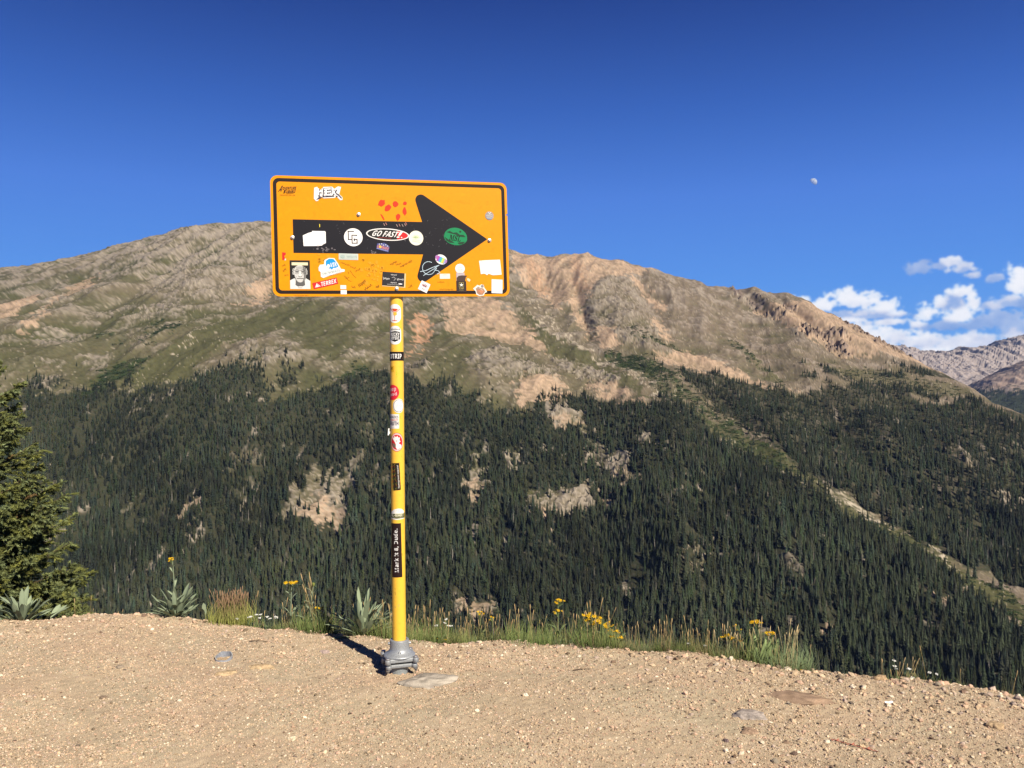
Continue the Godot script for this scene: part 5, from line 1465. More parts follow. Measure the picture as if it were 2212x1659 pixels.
func build_rocks() -> void:
	rock("rock", "pale grey flat rock half buried beside the sign base", Vector2(-0.425, -4.216), Vector3(0.20, 0.035, 0.13), Color(0.33, 0.295, 0.25), 201, 0.35, 0.3)
	rock("rock", "long reddish brown slab lying flush in the gravel", Vector2(1.366, -3.970), Vector3(0.225, 0.022, 0.105), Color(0.27, 0.19, 0.135), 202, 0.3, -0.22)
	rock("rock", "grey flat stone half sunk near the small brown stone", Vector2(1.072, -3.752), Vector3(0.105, 0.03, 0.07), Color(0.30, 0.26, 0.235), 203, 0.35, -0.3)
	rock("rock", "small flat brown stone in front of the grey one", Vector2(1.026, -3.592), Vector3(0.065, 0.02, 0.042), Color(0.25, 0.175, 0.125), 204, 0.3, 0.15)
	rock("rock", "pinkish grey stone in the gravel left of the post shadow", Vector2(-1.053, -4.687), Vector3(0.045, 0.018, 0.035), Color(0.36, 0.28, 0.25), 205, 0.3)
	rock("rock", "small dark purple pebble at the lower right of the shoulder", Vector2(0.899, -3.502), Vector3(0.017, 0.014, 0.015), Color(0.15, 0.11, 0.11), 206, 0.3)
	rock("rock", "cream coloured stone low in the gravel left of centre", Vector2(-0.927, -3.517), Vector3(0.028, 0.018, 0.022), Color(0.55, 0.47, 0.34), 207, 0.3)
	rock("rock", "white pebble by the bare patch in the middle of the gravel", Vector2(0.065, -3.993), Vector3(0.02, 0.014, 0.016), Color(0.62, 0.57, 0.48), 208, 0.3)
	rock("rock", "dark brown stone in the gravel below the leafy plants", Vector2(-1.967, -4.001), Vector3(0.035, 0.016, 0.022), Color(0.20, 0.15, 0.11), 209, 0.3)
	rock("rock", "dark stone with a long shadow near the lower right edge", Vector2(1.148, -3.383), Vector3(0.02, 0.016, 0.014), Color(0.14, 0.10, 0.08), 210, 0.2)
	rock("rock", "brown stone at the crest of the shoulder by the white yarrow", Vector2(1.861, -4.214), Vector3(0.05, 0.03, 0.03), Color(0.33, 0.235, 0.145), 211, 0.25)
	rock("rock", "angular tan stone with a dark hollow near the shoulder edge", Vector2(2.121, -3.653), Vector3(0.055, 0.026, 0.04), Color(0.37, 0.27, 0.17), 212, 0.25)
	rock("rock", "yellowish tan clod in front of the cut pipe", Vector2(-1.320, -4.395), Vector3(0.10, 0.03, 0.06), Color(0.42, 0.31, 0.19), 213, 0.45)
	rock("rock", "small tan clod below the cut pipe", Vector2(-1.466, -4.297), Vector3(0.09, 0.022, 0.05), Color(0.43, 0.32, 0.195), 214, 0.45)
	rock("rock", "dusty grey stone in the gravel left of the cut pipe", Vector2(-2.077, -4.412), Vector3(0.03, 0.014, 0.022), Color(0.27, 0.22, 0.17), 215, 0.3)
	rock("rock", "bright tan stone below the red sprig", Vector2(1.452, -3.457), Vector3(0.024, 0.016, 0.02), Color(0.50, 0.37, 0.24), 216, 0.3)
	# scraps
	var s := Shape.new()
	for k in 5:
		var f := k / 5.0 * 0.032
		s.quad(Vector3(f, 0.002 * sin(k * 1.9), 0), Vector3(f + 0.0064, 0.002 * sin((k + 1) * 1.9), 0), Vector3(f + 0.0064, 0.003 + 0.002 * sin((k + 1) * 2.3), 0.014), Vector3(f, 0.003 + 0.002 * sin(k * 2.3), 0.014), Color(0.75, 0.74, 0.76))
	var o := obj("paper_scrap", s.mesh(), tinted("paper", 0.8, 0.2))
	o.position = on_ground(1.750, -3.915) + Vector3(0, 0.006, 0)
	o.rotation = Vector3(0.5, 0.2, 0)
	o.scale = Vector3.ONE * GROW
	tag(o, "tiny white paper scrap on the gravel right of the reddish slab", "litter")
	for t: Array in [[Vector3(-1.518, 0, -4.818), Vector3(0.085, 0.004, 0.02), "thin brown twig lying behind the cut pipe"], [Vector3(0.320, 0, -4.379), Vector3(0.07, 0.003, -0.006), "short dark twig in the gravel right of the sign base"]]:
		var g := Shape.new()
		var d: Vector3 = t[1]
		g.tube([Vector3.ZERO, d * 0.4 + Vector3(0, 0.004, 0.003), d], [0.0022, 0.0018, 0.001], 5, Color(0.11, 0.08, 0.055))
		g.tube([d * 0.4 + Vector3(0, 0.004, 0.003), d * 0.62 + Vector3(0, 0.008, -0.012)], [0.0013, 0.0008], 4, Color(0.11, 0.08, 0.055))
		var w := obj("twig", g.mesh(), tinted("bark"))
		var at: Vector3 = t[0]
		w.position = on_ground(at.x, at.z) + Vector3(0, 0.004, 0)
		w.scale = Vector3.ONE * GROW
		tag(w, t[2], "twig")
	var sp := Shape.new()
	for k in 9:
		var b := Vector3(-0.05 + k * 0.012, 0.004, -0.045 + k * 0.010)
		sp.tube([b, b + Vector3(0.013, 0.002, 0.009)], [0.0014, 0.0014], 4, Color(0.28, 0.10, 0.075), false)
		sp.leaf(b, Vector3(sin(k * 2.1), 0, cos(k * 2.1)), 0.3, 0.3, 0.016, 0.006, Color(0.36, 0.13, 0.09))
	var spo := obj("red_sprig", sp.mesh(), tinted("dry_leaf", 0.8, 0.2, 0.2))
	spo.position = on_ground(1.415, -3.457) + Vector3(0, 0.001, 0)
	spo.scale = Vector3.ONE * GROW
	tag(spo, "reddish creeping weed sprig on the gravel at lower right", "plant")
	build_pipe()

func build_pipe() -> void:
	var t := thing("pipe_stub", "galvanised pipe cut off slantwise at the ground, filled with gravel", "pipe", on_ground(-1.569, -4.536))
	var s := Shape.new()
	var out := 0.034
	var inn := 0.030
	var n := 40
	var top := func(f: float) -> float: return 0.016 - 0.009 * sin(f) + 0.0015 * sin(f * 5.0)
	for k in n:
		var f := TAU * k / n
		var g := TAU * (k + 1) / n
		var o1 := Vector3(cos(f) * out, 0, sin(f) * out)
		var o2 := Vector3(cos(g) * out, 0, sin(g) * out)
		var i1 := Vector3(cos(f) * inn, 0, sin(f) * inn)
		var i2 := Vector3(cos(g) * inn, 0, sin(g) * inn)
		var h1 := Vector3(0, top.call(f), 0)
		var h2 := Vector3(0, top.call(g), 0)
		var low := Vector3(0, -0.03, 0)
		var grey := Color(0.33, 0.36, 0.42)
		s.quad(o1 + low, o2 + low, o2 + h2, o1 + h1, grey)
		s.quad(i2 + low, i1 + low, i1 + h1, i2 + h2, grey * 0.9)
		s.quad(o1 + h1, o2 + h2, i2 + h2, i1 + h1, Color(0.42, 0.42, 0.40))
	t.scale = Vector3.ONE * GROW
	obj("tube", s.mesh(), tinted("galvanised", 0.45, 0.5, 0.0, grain_texture(63, 0.75, 1.0, 0.012), 9.0, 0.35), t)
	var fill := Shape.new()
	var r := RandomNumberGenerator.new()
	r.seed = 4
	for k in 24:
		var f := TAU * k / 24
		var g := TAU * (k + 1) / 24
		fill.tri(Vector3(0, 0.006, 0), Vector3(cos(g) * inn, 0.003 + 0.002 * sin(g * 4.0), sin(g) * inn), Vector3(cos(f) * inn, 0.003 + 0.002 * sin(f * 4.0), sin(f) * inn), Color(0.42, 0.31, 0.2) * r.randf_range(0.85, 1.1))
	obj("gravel_fill", fill.mesh(), tinted("gravel_ground"), t)


# ---------------------------------------------------------------- the sign
const YELLOW := Color(0.54, 0.208, 0.003)
const BLACK := Color(0.010, 0.010, 0.015)
const WHITE := Color(0.72, 0.72, 0.72)
const RED := Color(0.52, 0.018, 0.025)
var fonts := {}

func font(kind: String) -> SystemFont:
	if not fonts.has(kind):
		var f := SystemFont.new()
		f.font_names = PackedStringArray(["Droid Serif" if kind.begins_with("serif") else "Droid Sans"])
		f.font_weight = 700 if kind.ends_with("bold") else 400
		fonts[kind] = f
	return fonts[kind]

# flat printed matter: a list of coloured layers, in millimetres, laid on a surface by a mapping (point, layer) -> position
class Print:
	var shape := Shape.new()
	var map: Callable
	var layer := 0
	var turn := 0.0
	var centre := Vector2.ZERO
	var strips := 0.0   # cut shapes into strips this wide so that they can bend

	func at(p: Vector2) -> Vector3:
		return map.call(p.rotated(turn) + centre, layer)

	func fill(points: PackedVector2Array, col: Color) -> void:
		layer += 1
		if strips <= 0.0:
			shape.poly(points, col, at)
			return
		var turned := PackedVector2Array()
		var low := 1e9
		var high := -1e9
		for p in points:
			var q := p.rotated(turn)
			turned.append(q)
			low = minf(low, q.x)
			high = maxf(high, q.x)
		var x := floorf(low / strips) * strips
		while x < high:
			for piece in Geometry2D.intersect_polygons(turned, PackedVector2Array([Vector2(x, -999), Vector2(x + strips, -999), Vector2(x + strips, 999), Vector2(x, 999)])):
				shape.poly(piece, col, func(p: Vector2) -> Vector3: return map.call(p + centre, layer))
			x += strips

	func oval(c: Vector2, rx: float, ry: float, col: Color, n := 36) -> void:
		var p := PackedVector2Array()
		for k in n:
			p.append(c + Vector2(cos(TAU * k / n) * rx, sin(TAU * k / n) * ry))
		fill(p, col)

	func rect(a: Vector2, b: Vector2, col: Color) -> void:
		fill(PackedVector2Array([a, Vector2(b.x, a.y), b, Vector2(a.x, b.y)]), col)

	func line(points: Array, w: float, col: Color) -> void:
		for i in points.size() - 1:
			var d: Vector2 = (points[i + 1] - points[i]).normalized()
			var n := Vector2(-d.y, d.x) * w * 0.5
			var e := d * w * 0.35
			layer += 1
			shape.poly(PackedVector2Array([points[i] - n - e, points[i + 1] - n + e, points[i + 1] + n + e, points[i] + n - e]), col, at)
			layer -= 1
		layer += 1

	# writing too small or too hasty to read
	func scrawl(a: Vector2, b: Vector2, col: Color, tilt := 0.0) -> void:
		var mid := (a + b) / 2.0
		var half := (b - a).abs() / 2.0
		var n := maxi(6, int(half.x / half.y * 4.0))
		var pts := []
		for k in n + 1:
			var f := sin(k * 12.9898 + a.x) * 43758.5453
			f -= floorf(f)
			pts.append(mid + Vector2(lerpf(-half.x, half.x, float(k) / n), (f * 0.8 + 0.2) * half.y * (1.0 if k % 2 == 0 else -1.0)).rotated(tilt))
		line(pts, clampf(half.y * 0.2, 0.45, 1.1), col)

	# words set to fill a box; slant leans them to the right
	func words(text: String, a: Vector2, b: Vector2, col: Color, f: Font, slant := 0.0, tilt := 0.0) -> void:
		layer += 1
		var t := TextMesh.new()
		t.text = text
		t.font = f
		t.font_size = 48
		t.depth = 0.0
		t.pixel_size = 0.01
		t.curve_step = 2.0
		var arrays := t.get_mesh_arrays()
		if arrays.is_empty():
			return
		var v: PackedVector3Array = arrays[Mesh.ARRAY_VERTEX]
		var ix: PackedInt32Array = arrays[Mesh.ARRAY_INDEX] if arrays[Mesh.ARRAY_INDEX] != null else PackedInt32Array()
		if ix.is_empty():
			for i in v.size():
				ix.append(i)
		var lo := Vector2(1e9, 1e9)
		var hi := -lo
		for p in v:
			lo = lo.min(Vector2(p.x, p.y))
			hi = hi.max(Vector2(p.x, p.y))
		var size := hi - lo
		if size.x <= 0.0 or size.y <= 0.0:
			return
		var mid := (a + b) / 2.0
		var box := (b - a).abs()
		for i in range(0, ix.size(), 3):
			var q := []
			for k in 3:
				var p := v[ix[i + k]]
				var e := Vector2((p.x - lo.x) / size.x - 0.5, (p.y - lo.y) / size.y - 0.5)
				e = Vector2(e.x * box.x + e.y * box.y * slant, e.y * box.y).rotated(tilt)
				q.append(e + mid)
			if (q[1] - q[0]).cross(q[2] - q[0]) > 0.0:
				shape.tri(at(q[0]), at(q[2]), at(q[1]), col)
			else:
				shape.tri(at(q[0]), at(q[1]), at(q[2]), col)

func rounded(w: float, h: float, r: float, c := Vector2.ZERO, n := 7) -> PackedVector2Array:
	var p := PackedVector2Array()
	for k: Array in [[1, 1, 0.0], [-1, 1, PI / 2], [-1, -1, PI], [1, -1, PI * 1.5]]:
		for i in n:
			var f: float = k[2] + PI / 2 * i / (n - 1)
			p.append(c + Vector2(k[0] * (w / 2 - r) + cos(f) * r, k[1] * (h / 2 - r) + sin(f) * r))
	return p

var panel: Node3D
var post: Node3D

func on_panel(c := Vector2.ZERO, turn := 0.0) -> Print:
	var p := Print.new()
	p.map = func(q: Vector2, layer: int) -> Vector3: return Vector3(q.x * 0.001, q.y * 0.001, 0.0008 + layer * 0.00035)
	p.centre = c
	p.turn = deg_to_rad(turn)
	return p

const POST_R := 0.0275

func on_post(height_mm: float, around_mm := 0.0, turn := 0.0) -> Print:
	var p := Print.new()
	p.map = func(q: Vector2, layer: int) -> Vector3:
		var f := q.x * 0.001 / POST_R - 0.1
		var rr := POST_R + 0.0003 + layer * 0.0003
		return Vector3(sin(f) * rr, q.y * 0.001, cos(f) * rr)
	p.centre = Vector2(around_mm, height_mm)
	p.turn = deg_to_rad(turn)
	p.strips = 4.0
	return p

func stick(p: Print, label: String, on: Node3D, called := "sticker") -> void:
	for i in p.shape.c.size():
		p.shape.c[i] = p.shape.c[i] * 0.74
	var o := obj(called, p.shape.mesh(), tinted("printed_vinyl", 0.5, 0.25), on)
	if label:
		o.set_meta("label", label)

func extrude(outline: PackedVector2Array, depth: float, front: Color, side: Color) -> ArrayMesh:
	var s := Shape.new()
	s.poly(outline, front, func(p: Vector2) -> Vector3: return Vector3(p.x, p.y, 0))
	var n := outline.size()
	for i in n:
		var a := outline[i]
		var b := outline[(i + 1) % n]
		s.quad(Vector3(a.x, a.y, 0), Vector3(b.x, b.y, 0), Vector3(b.x, b.y, -depth), Vector3(a.x, a.y, -depth), side)
	var back := outline.duplicate()
	back.reverse()
	s.poly(back, side, func(p: Vector2) -> Vector3: return Vector3(p.x, p.y, -depth))
	return s.mesh()

func build_sign() -> void:
	var base := Vector3(-0.589, ground_y(-0.589, -4.359, false), -4.359)
	var sign_ := thing("arrow_sign", "yellow road sign with a black arrow on a sticker-covered yellow post", "sign", base)
	var paint := tinted("yellow_sheeting", 0.42, 0.25, 0.0, grain_texture(64, 0.93, 1.0, 0.004), 3.0)
	var post_paint := tinted("yellow_paint", 0.34, 0.5, 0.0, grain_texture(65, 0.92, 1.0, 0.006), 6.0)
	var zinc := tinted("galvanised", 0.45, 0.5, 0.0, grain_texture(63, 0.75, 1.0, 0.012), 9.0, 0.35)
	# post: leans back a little
	var lean := Basis(Vector3.BACK, 0.0085).scaled(Vector3.ONE * 1.288)
	var s := Shape.new()
	s.lathe([Vector2(POST_R, 0.10), Vector2(POST_R, 0.6), Vector2(POST_R, 1.2), Vector2(POST_R, 1.6), Vector2(POST_R, 1.965)], 48, Color(0.66, 0.395, 0.040))
	s.lathe([Vector2(0.0, 1.966), Vector2(POST_R, 1.966)], 48, Color(0.3, 0.3, 0.3))
	post = obj("post", s.mesh(), post_paint, sign_)
	post.basis = lean
	post.position.y = -0.012
	# panel
	panel = Node3D.new()
	panel.name = "panel"
	sign_.add_child(panel, true)
	panel.position = Vector3(-0.6128, 2.2578, -4.3152) - base
	panel.basis = (Basis(Vector3.UP, deg_to_rad(13.74)) * Basis(Vector3.RIGHT, deg_to_rad(-1.11)) * Basis(Vector3.BACK, deg_to_rad(1.454))).scaled(Vector3.ONE * 1.3165)
	var outline := rounded(0.9261, 0.4630, 0.028, Vector2.ZERO, 9)
	outline = cut_notch(outline)
	obj("sheet", extrude(outline, 0.0032, YELLOW, Color(0.62, 0.60, 0.55)), paint, panel)
	var bs := Shape.new()
	var out := rounded(0.9061, 0.4430, 0.022, Vector2.ZERO, 9)
	var inn := rounded(0.8801, 0.4170, 0.013, Vector2.ZERO, 9)
	for i in out.size():
		var j := (i + 1) % out.size()
		bs.quad(Vector3(out[i].x, out[i].y, 0.0005), Vector3(inn[i].x, inn[i].y, 0.0005), Vector3(inn[j].x, inn[j].y, 0.0005), Vector3(out[j].x, out[j].y, 0.0005), Color(0.014, 0.009, 0.009))
	var ink := tinted("black_ink", 0.5, 0.22)
	obj("border", bs.mesh(), ink, panel)
	var arrow := PackedVector2Array([Vector2(-0.383, -0.0645), Vector2(0.114, -0.0645)])
	var barb := PackedVector2Array()
	for k in 9:   # rounded barb
		var f := deg_to_rad(lerpf(197.0, 56.0, k / 8.0))
		barb.append(Vector2(0.1118, 0.1515) + Vector2(cos(f), sin(f)) * 0.0225)
	for k in range(0, 9):
		arrow.append(Vector2(barb[k].x, -barb[k].y))
	arrow.append(Vector2(0.3765, 0.0))
	for k in range(8, -1, -1):
		arrow.append(barb[k])
	arrow.append(Vector2(0.114, 0.0645))
	arrow.append(Vector2(-0.383, 0.0645))
	var asx := Shape.new()
	asx.poly(arrow, BLACK, func(p: Vector2) -> Vector3: return Vector3(p.x, p.y, 0.0006))
	obj("arrow", asx.mesh(), ink, panel)
	for b: Vector2 in [Vector2(-0.386, -0.006), Vector2(0.385, -0.005), Vector2(0.006, -0.202), Vector2(-0.134, 0.088)]:
		var bolt := Shape.new()
		var big := 1.0 if b.x != -0.134 else 0.6
		var face := Transform3D(Basis(Vector3.RIGHT, PI / 2), Vector3(b.x, b.y, 0.001))
		bolt.lathe([Vector2(0.0075, 0), Vector2(0.0075, 0.0015), Vector2(0.0, 0.0015)], 16, Color(0.45, 0.43, 0.40), face)
		bolt.lathe([Vector2(0.0052 * big, 0.0015), Vector2(0.0052 * big, 0.0065 * big), Vector2(0.004 * big, 0.0078 * big), Vector2(0, 0.008 * big)], 6, Color(0.50, 0.47, 0.43), face)
		obj("bolt", bolt.mesh(), tinted("bolt_steel", 0.38, 0.5, 0.0, null, 1.0, 0.7), panel)
	for y in [0.2, -0.18]:
		var strap := Shape.new()
		strap.box(Vector3(0.085, 0.032, 0.005), Transform3D(Basis(), Vector3(0.008, y, -0.0062)), Color(0.5, 0.5, 0.5), 0.001)
		obj("bracket", strap.mesh(), tinted("bolt_steel"), panel)
	build_base(sign_, zinc)
	post_wear()
	panel_stickers()
	post_stickers()

func cut_notch(outline: PackedVector2Array) -> PackedVector2Array:
	var bite := PackedVector2Array([Vector2(0.4565, 0.098), Vector2(0.458, 0.1035), Vector2(0.47, 0.1045), Vector2(0.47, 0.0985)])
	return Geometry2D.clip_polygons(outline, bite)[0]

func build_base(sign_: Node3D, zinc: Material) -> void:
	var b := Node3D.new()
	b.name = "break_away_base"
	sign_.add_child(b, true)
	b.basis = Basis(Vector3.UP, deg_to_rad(6.0)).scaled(Vector3.ONE * 1.288)
	b.position.y = -0.012
	var grey := Color(0.30, 0.32, 0.345)
	var s := Shape.new()
	s.lathe([Vector2(0.0285, 0.143), Vector2(0.0375, 0.143), Vector2(0.0385, 0.140), Vector2(0.039, 0.120), Vector2(0.0395, 0.108), Vector2(0.043, 0.099), Vector2(0.050, 0.092), Vector2(0.059, 0.087), Vector2(0.064, 0.083), Vector2(0.064, 0.080)], 40, grey)
	s.lathe([Vector2(0.0285, 0.10), Vector2(0.0285, 0.143)], 40, grey)
	obj("collar", s.mesh(), zinc, b)
	for k in 2:
		var y: float = [0.0705, 0.0475][k]
		var w: float = [0.112, 0.104][k]
		var pl := Shape.new()
		var turn := Basis(Vector3.UP, deg_to_rad(12.0))
		pl.box(Vector3(w, 0.0165 if k == 0 else 0.015, w), Transform3D(turn, Vector3(0, y, 0)), grey * (1.0 if k == 0 else 0.85), 0.004)
		for c: Vector2 in [Vector2(1, 1), Vector2(-1, 1), Vector2(1, -1), Vector2(-1, -1)]:
			var at := turn * Vector3(c.x * w * 0.5, 0, c.y * w * 0.5)
			var h := 0.0085 if k == 0 else 0.0075
			pl.lathe([Vector2(0, h), Vector2(0.010, h), Vector2(0.0118, h * 0.7), Vector2(0.0118, -h), Vector2(0, -h)], 16, grey, Transform3D(Basis(), at + Vector3(0, y, 0)))
		obj("flange", pl.mesh(), zinc, b)
	for c: Vector2 in [Vector2(1, 1), Vector2(-1, 1), Vector2(1, -1), Vector2(-1, -1)]:
		var at := Basis(Vector3.UP, deg_to_rad(12.0)) * Vector3(c.x * 0.056, 0, c.y * 0.056)
		var n := Shape.new()
		n.lathe([Vector2(0.0, 0.0865), Vector2(0.0078, 0.0865), Vector2(0.0088, 0.085), Vector2(0.0088, 0.0795)], 6, Color(0.33, 0.33, 0.34), Transform3D(Basis(), at))
		n.lathe([Vector2(0.0085, 0.0395), Vector2(0.0085, 0.0335), Vector2(0.0, 0.033)], 6, Color(0.33, 0.33, 0.34), Transform3D(Basis(), at))
		n.lathe([Vector2(0.0042, 0.034), Vector2(0.0042, 0.027), Vector2(0.0, 0.0265)], 10, Color(0.33, 0.33, 0.34), Transform3D(Basis(), at))
		obj("bolt", n.mesh(), tinted("bolt_steel"), b)
	for f in [0.05, 1.5, -1.45]:
		var sc := Shape.new()
		var t := Transform3D(Basis(Vector3.UP, f) * Basis(Vector3.RIGHT, PI / 2), Basis(Vector3.UP, f) * Vector3(0, 0.099 if f == 0.05 else 0.128, 0.040))
		sc.lathe([Vector2(0.006, -0.003), Vector2(0.006, 0.005), Vector2(0.0045, 0.0065), Vector2(0.0025, 0.0065), Vector2(0.0025, 0.003), Vector2(0, 0.003)], 14, Color(0.36, 0.37, 0.38), t)
		obj("set_screw", sc.mesh(), tinted("bolt_steel"), b)
	var st := Shape.new()
	st.lathe([Vector2(0.0355, 0.042), Vector2(0.0355, -0.08)], 36, Color(0.27, 0.30, 0.315))
	obj("ground_stub", st.mesh(), zinc, b)

func panel_stickers() -> void:
	var p := on_panel(Vector2(-398, 179))
	p.words("A", Vector2(-31, -10), Vector2(-19, 13), BLACK, font("sans_bold"), 0.5, 0.03)
	p.words("DVENTURE", Vector2(-18, -1), Vector2(31, 10), BLACK, font("sans_bold"), 0.3, 0.06)
	p.words("S", Vector2(-16, -15), Vector2(-8, -3), BLACK, font("sans_bold"), 0.4, 0.05)
	p.words("UBARU", Vector2(-6, -13), Vector2(28, -3), BLACK, font("sans_bold"), 0.35, 0.08)
	p.line([Vector2(-4, -16), Vector2(10, -15), Vector2(22, -13.5)], 1.3, BLACK)
	p.words("Fayetteville AR", Vector2(-29, -25), Vector2(27, -20), BLACK, font("sans"), 0.25)
	stick(p, "black slanted lettering near the upper left corner", panel, "lettering")

	p = on_panel(Vector2(-248, 164))
	p.fill(PackedVector2Array([Vector2(-52, 24), Vector2(-40, 28), Vector2(-36, 16), Vector2(-20, 18), Vector2(-18, 28), Vector2(16, 30), Vector2(24, 22), Vector2(38, 32), Vector2(50, 30), Vector2(42, 2), Vector2(54, -10), Vector2(54, -20), Vector2(46, -22), Vector2(32, -8), Vector2(24, -13), Vector2(-18, -16), Vector2(-28, -8), Vector2(-34, -12), Vector2(-38, -26), Vector2(-46, -28), Vector2(-54, -18)]), WHITE)
	for q: Array in [[-36, -6, -23, -14, -41, -22, -47, -24, -36, -12], [-22, -8, 22, -5, 24, -9, -22, -13], [24, 2, 36, -2, 50, -17, 52, -12, 40, 2, 26, 8]]:
		var pts := PackedVector2Array()
		for k in range(0, q.size(), 2):
			pts.append(Vector2(q[k], q[k + 1]))
		p.fill(pts, Color(0.06, 0.055, 0.08))
		p.layer -= 1
	for q: Array in [[-18, 22, 14, 26], [-18, 14, 12, 16], [-20, 4, 10, 7], [-18, 22, -20, -4], [12, 26, 14, 4], [24, 18, 32, 4]]:
		p.line([Vector2(q[0], q[1]), Vector2(q[2], q[3])], 1.8, Color(0.08, 0.07, 0.10))
	p.layer = 3
	p.words("HEX", Vector2(-37, -9), Vector2(37, 19), Color(0.05, 0.045, 0.07), font("sans_bold"))
	p.words("HEX", Vector2(-40, -5), Vector2(34, 22), WHITE, font("sans_bold"))
	stick(p, "white die-cut sticker spelling HEX in blocky letters", panel)

	# red remains of a torn sticker
	p = on_panel()
	for q: Array in [[-44, 136, 22, 16, 0.75], [-20, 117, 21, 15, 0.8], [11, 133, 15, 18, 0.0], [48, 138, 11, 10, 0.2], [46, 105, 12, 22, 0.1], [19, 83, 12, 20, -0.1], [-41, 80, 4, 20, 0.5]]:
		var pts := PackedVector2Array()
		var r := RandomNumberGenerator.new()
		r.seed = int(q[0]) + 200
		for k in 11:
			var f := TAU * k / 11.0
			pts.append(Vector2(q[0], q[1]) + Vector2(cos(f) * q[2] * 0.72, sin(f) * q[3] * 0.72).rotated(q[4]) * r.randf_range(0.8, 1.15))
		p.fill(pts, Color(0.62, 0.035, 0.012))
		p.layer -= 1
	for q: Array in [[-38, 55, 0.5], [-30, 58, 0.9], [12, 52, 0.3], [22, 54, 0.7], [34, 53, 0.2], [44, 56, 0.5], [48, 61, 1.0]]:
		p.layer = 2
		p.line([Vector2(q[0], q[1]), Vector2(q[0] + 4, q[1] - 8)], 2.6, Color(0.28, 0.26, 0.25).lerp(Color(0.5, 0.05, 0.03), q[2] * 0.5))
	stick(p, "torn red remains of an old round sticker", panel)

	p = on_panel(Vector2(-304, -9))
	p.fill(PackedVector2Array([Vector2(-43, 12), Vector2(-22, 22), Vector2(-8, 26), Vector2(-8, 30), Vector2(40, 30), Vector2(43, 27), Vector2(43, -16), Vector2(33, -21), Vector2(27, -26), Vector2(4, -28), Vector2(-41, -29), Vector2(-42, -10)]), Color(0.74, 0.74, 0.75))
	stick(p, "blank torn white sticker on the arrow shaft", panel)
	p = on_panel(Vector2(-283, 42))
	p.rect(Vector2(-1.2, -6), Vector2(1.2, 6), Color(0.75, 0.6, 0.05))
	stick(p, "small yellow scratch on the arrow shaft", panel, "scratch")

	p = on_panel(Vector2(-156.5, -1))
	p.oval(Vector2.ZERO, 35.5, 35, Color(0.75, 0.745, 0.74), 48)
	for q: Array in [[-20, 23, 2, 23], [-19, 23, -19, -10], [-19, -9, -5, -9], [-5, 8, 14, 8], [-5, 8, -5, -24], [-5, -23, 15, -23], [14, -23, 14, -8], [2, -8, 14, -8], [4, -6, 4, -14]]:
		p.layer = 1
		p.line([Vector2(q[0], q[1]), Vector2(q[2], q[3])], 3.6, Color(0.035, 0.025, 0.03))
	stick(p, "round white sticker with two interlocked angular black letters", panel)

	p = on_panel(Vector2(-23, 12), -2.5)
	p.oval(Vector2.ZERO, 84, 24, WHITE, 56)
	p.oval(Vector2.ZERO, 79, 20, Color(0.02, 0.018, 0.02), 56)
	p.layer = 3
	var red_end := PackedVector2Array()
	for k in 25:
		var f := deg_to_rad(lerpf(-62, 62, k / 24.0))
		red_end.append(Vector2(cos(f) * 79, sin(f) * 20))
	p.layer = 2
	p.fill(red_end, RED)
	p.words("GO FAST", Vector2(-58, -9), Vector2(38, 13), WHITE, font("sans_bold"), 0.55)
	p.scrawl(Vector2(-40, -16), Vector2(14, -12), Color(0.4, 0.03, 0.03))
	p.words("!", Vector2(40, -11), Vector2(52, 14), WHITE, font("sans_bold"), 0.6)
	p.oval(Vector2(54, -9), 3, 2.2, WHITE, 12)
	stick(p, "long oval black and red racing sticker with white slanted letters", panel)

	p = on_panel(Vector2(-43, -39), -13)
	p.fill(PackedVector2Array([Vector2(-25, 10), Vector2(-12, 13), Vector2(0, 19), Vector2(14, 15), Vector2(25, 8), Vector2(24, -14), Vector2(-24, -12)]), Color(0.06, 0.07, 0.22))
	p.words("COLORADO", Vector2(-22, -6), Vector2(22, 5), Color(0.62, 0.22, 0.16), font("sans_bold"), 0.1)
	p.oval(Vector2(-11, 0), 5, 5, Color(0.75, 0.45, 0.06), 14)
	for k in 5:
		p.oval(Vector2(-16 + k * 8, 9 + (k % 2) * 3), 3, 2.4, Color(0.45, 0.47, 0.62), 8)
		p.layer -= 1
	p.line([Vector2(-22, -9), Vector2(22, -10)], 2.0, Color(0.3, 0.34, 0.62))
	stick(p, "small navy sticker with orange lettering and a yellow dot", panel)

	p = on_panel(Vector2(88, 0))
	p.oval(Vector2.ZERO, 28.5, 29, Color(0.72, 0.71, 0.61), 40)
	for k in 7:
		var f := PI / 2 + (k - 3) * 0.42
		p.layer = 1
		p.fill(PackedVector2Array([Vector2(0, -2), Vector2(cos(f + 0.15) * 9, sin(f + 0.15) * 9 - 2), Vector2(cos(f) * 18, sin(f) * 18 - 2), Vector2(cos(f - 0.15) * 9, sin(f - 0.15) * 9 - 2)]), Color(0.33, 0.46, 0.22))
	p.scrawl(Vector2(-13, -9), Vector2(14, -6), Color(0.42, 0.40, 0.32), -0.15)
	p.scrawl(Vector2(-16, -16), Vector2(16, -12), Color(0.42, 0.40, 0.32), -0.2)
	stick(p, "round cream sticker with a faint green fan of leaves", panel)

	p = on_panel(Vector2(247, 7), -8)
	var dome := PackedVector2Array()
	for k in 40:
		var f := TAU * k / 40.0
		dome.append(Vector2(cos(f) * 48 * (1.0 if sin(f) < 0.0 else 0.97), sin(f) * (37 if sin(f) > 0.0 else 33)))
	p.fill(dome, Color(0.010, 0.20, 0.075))
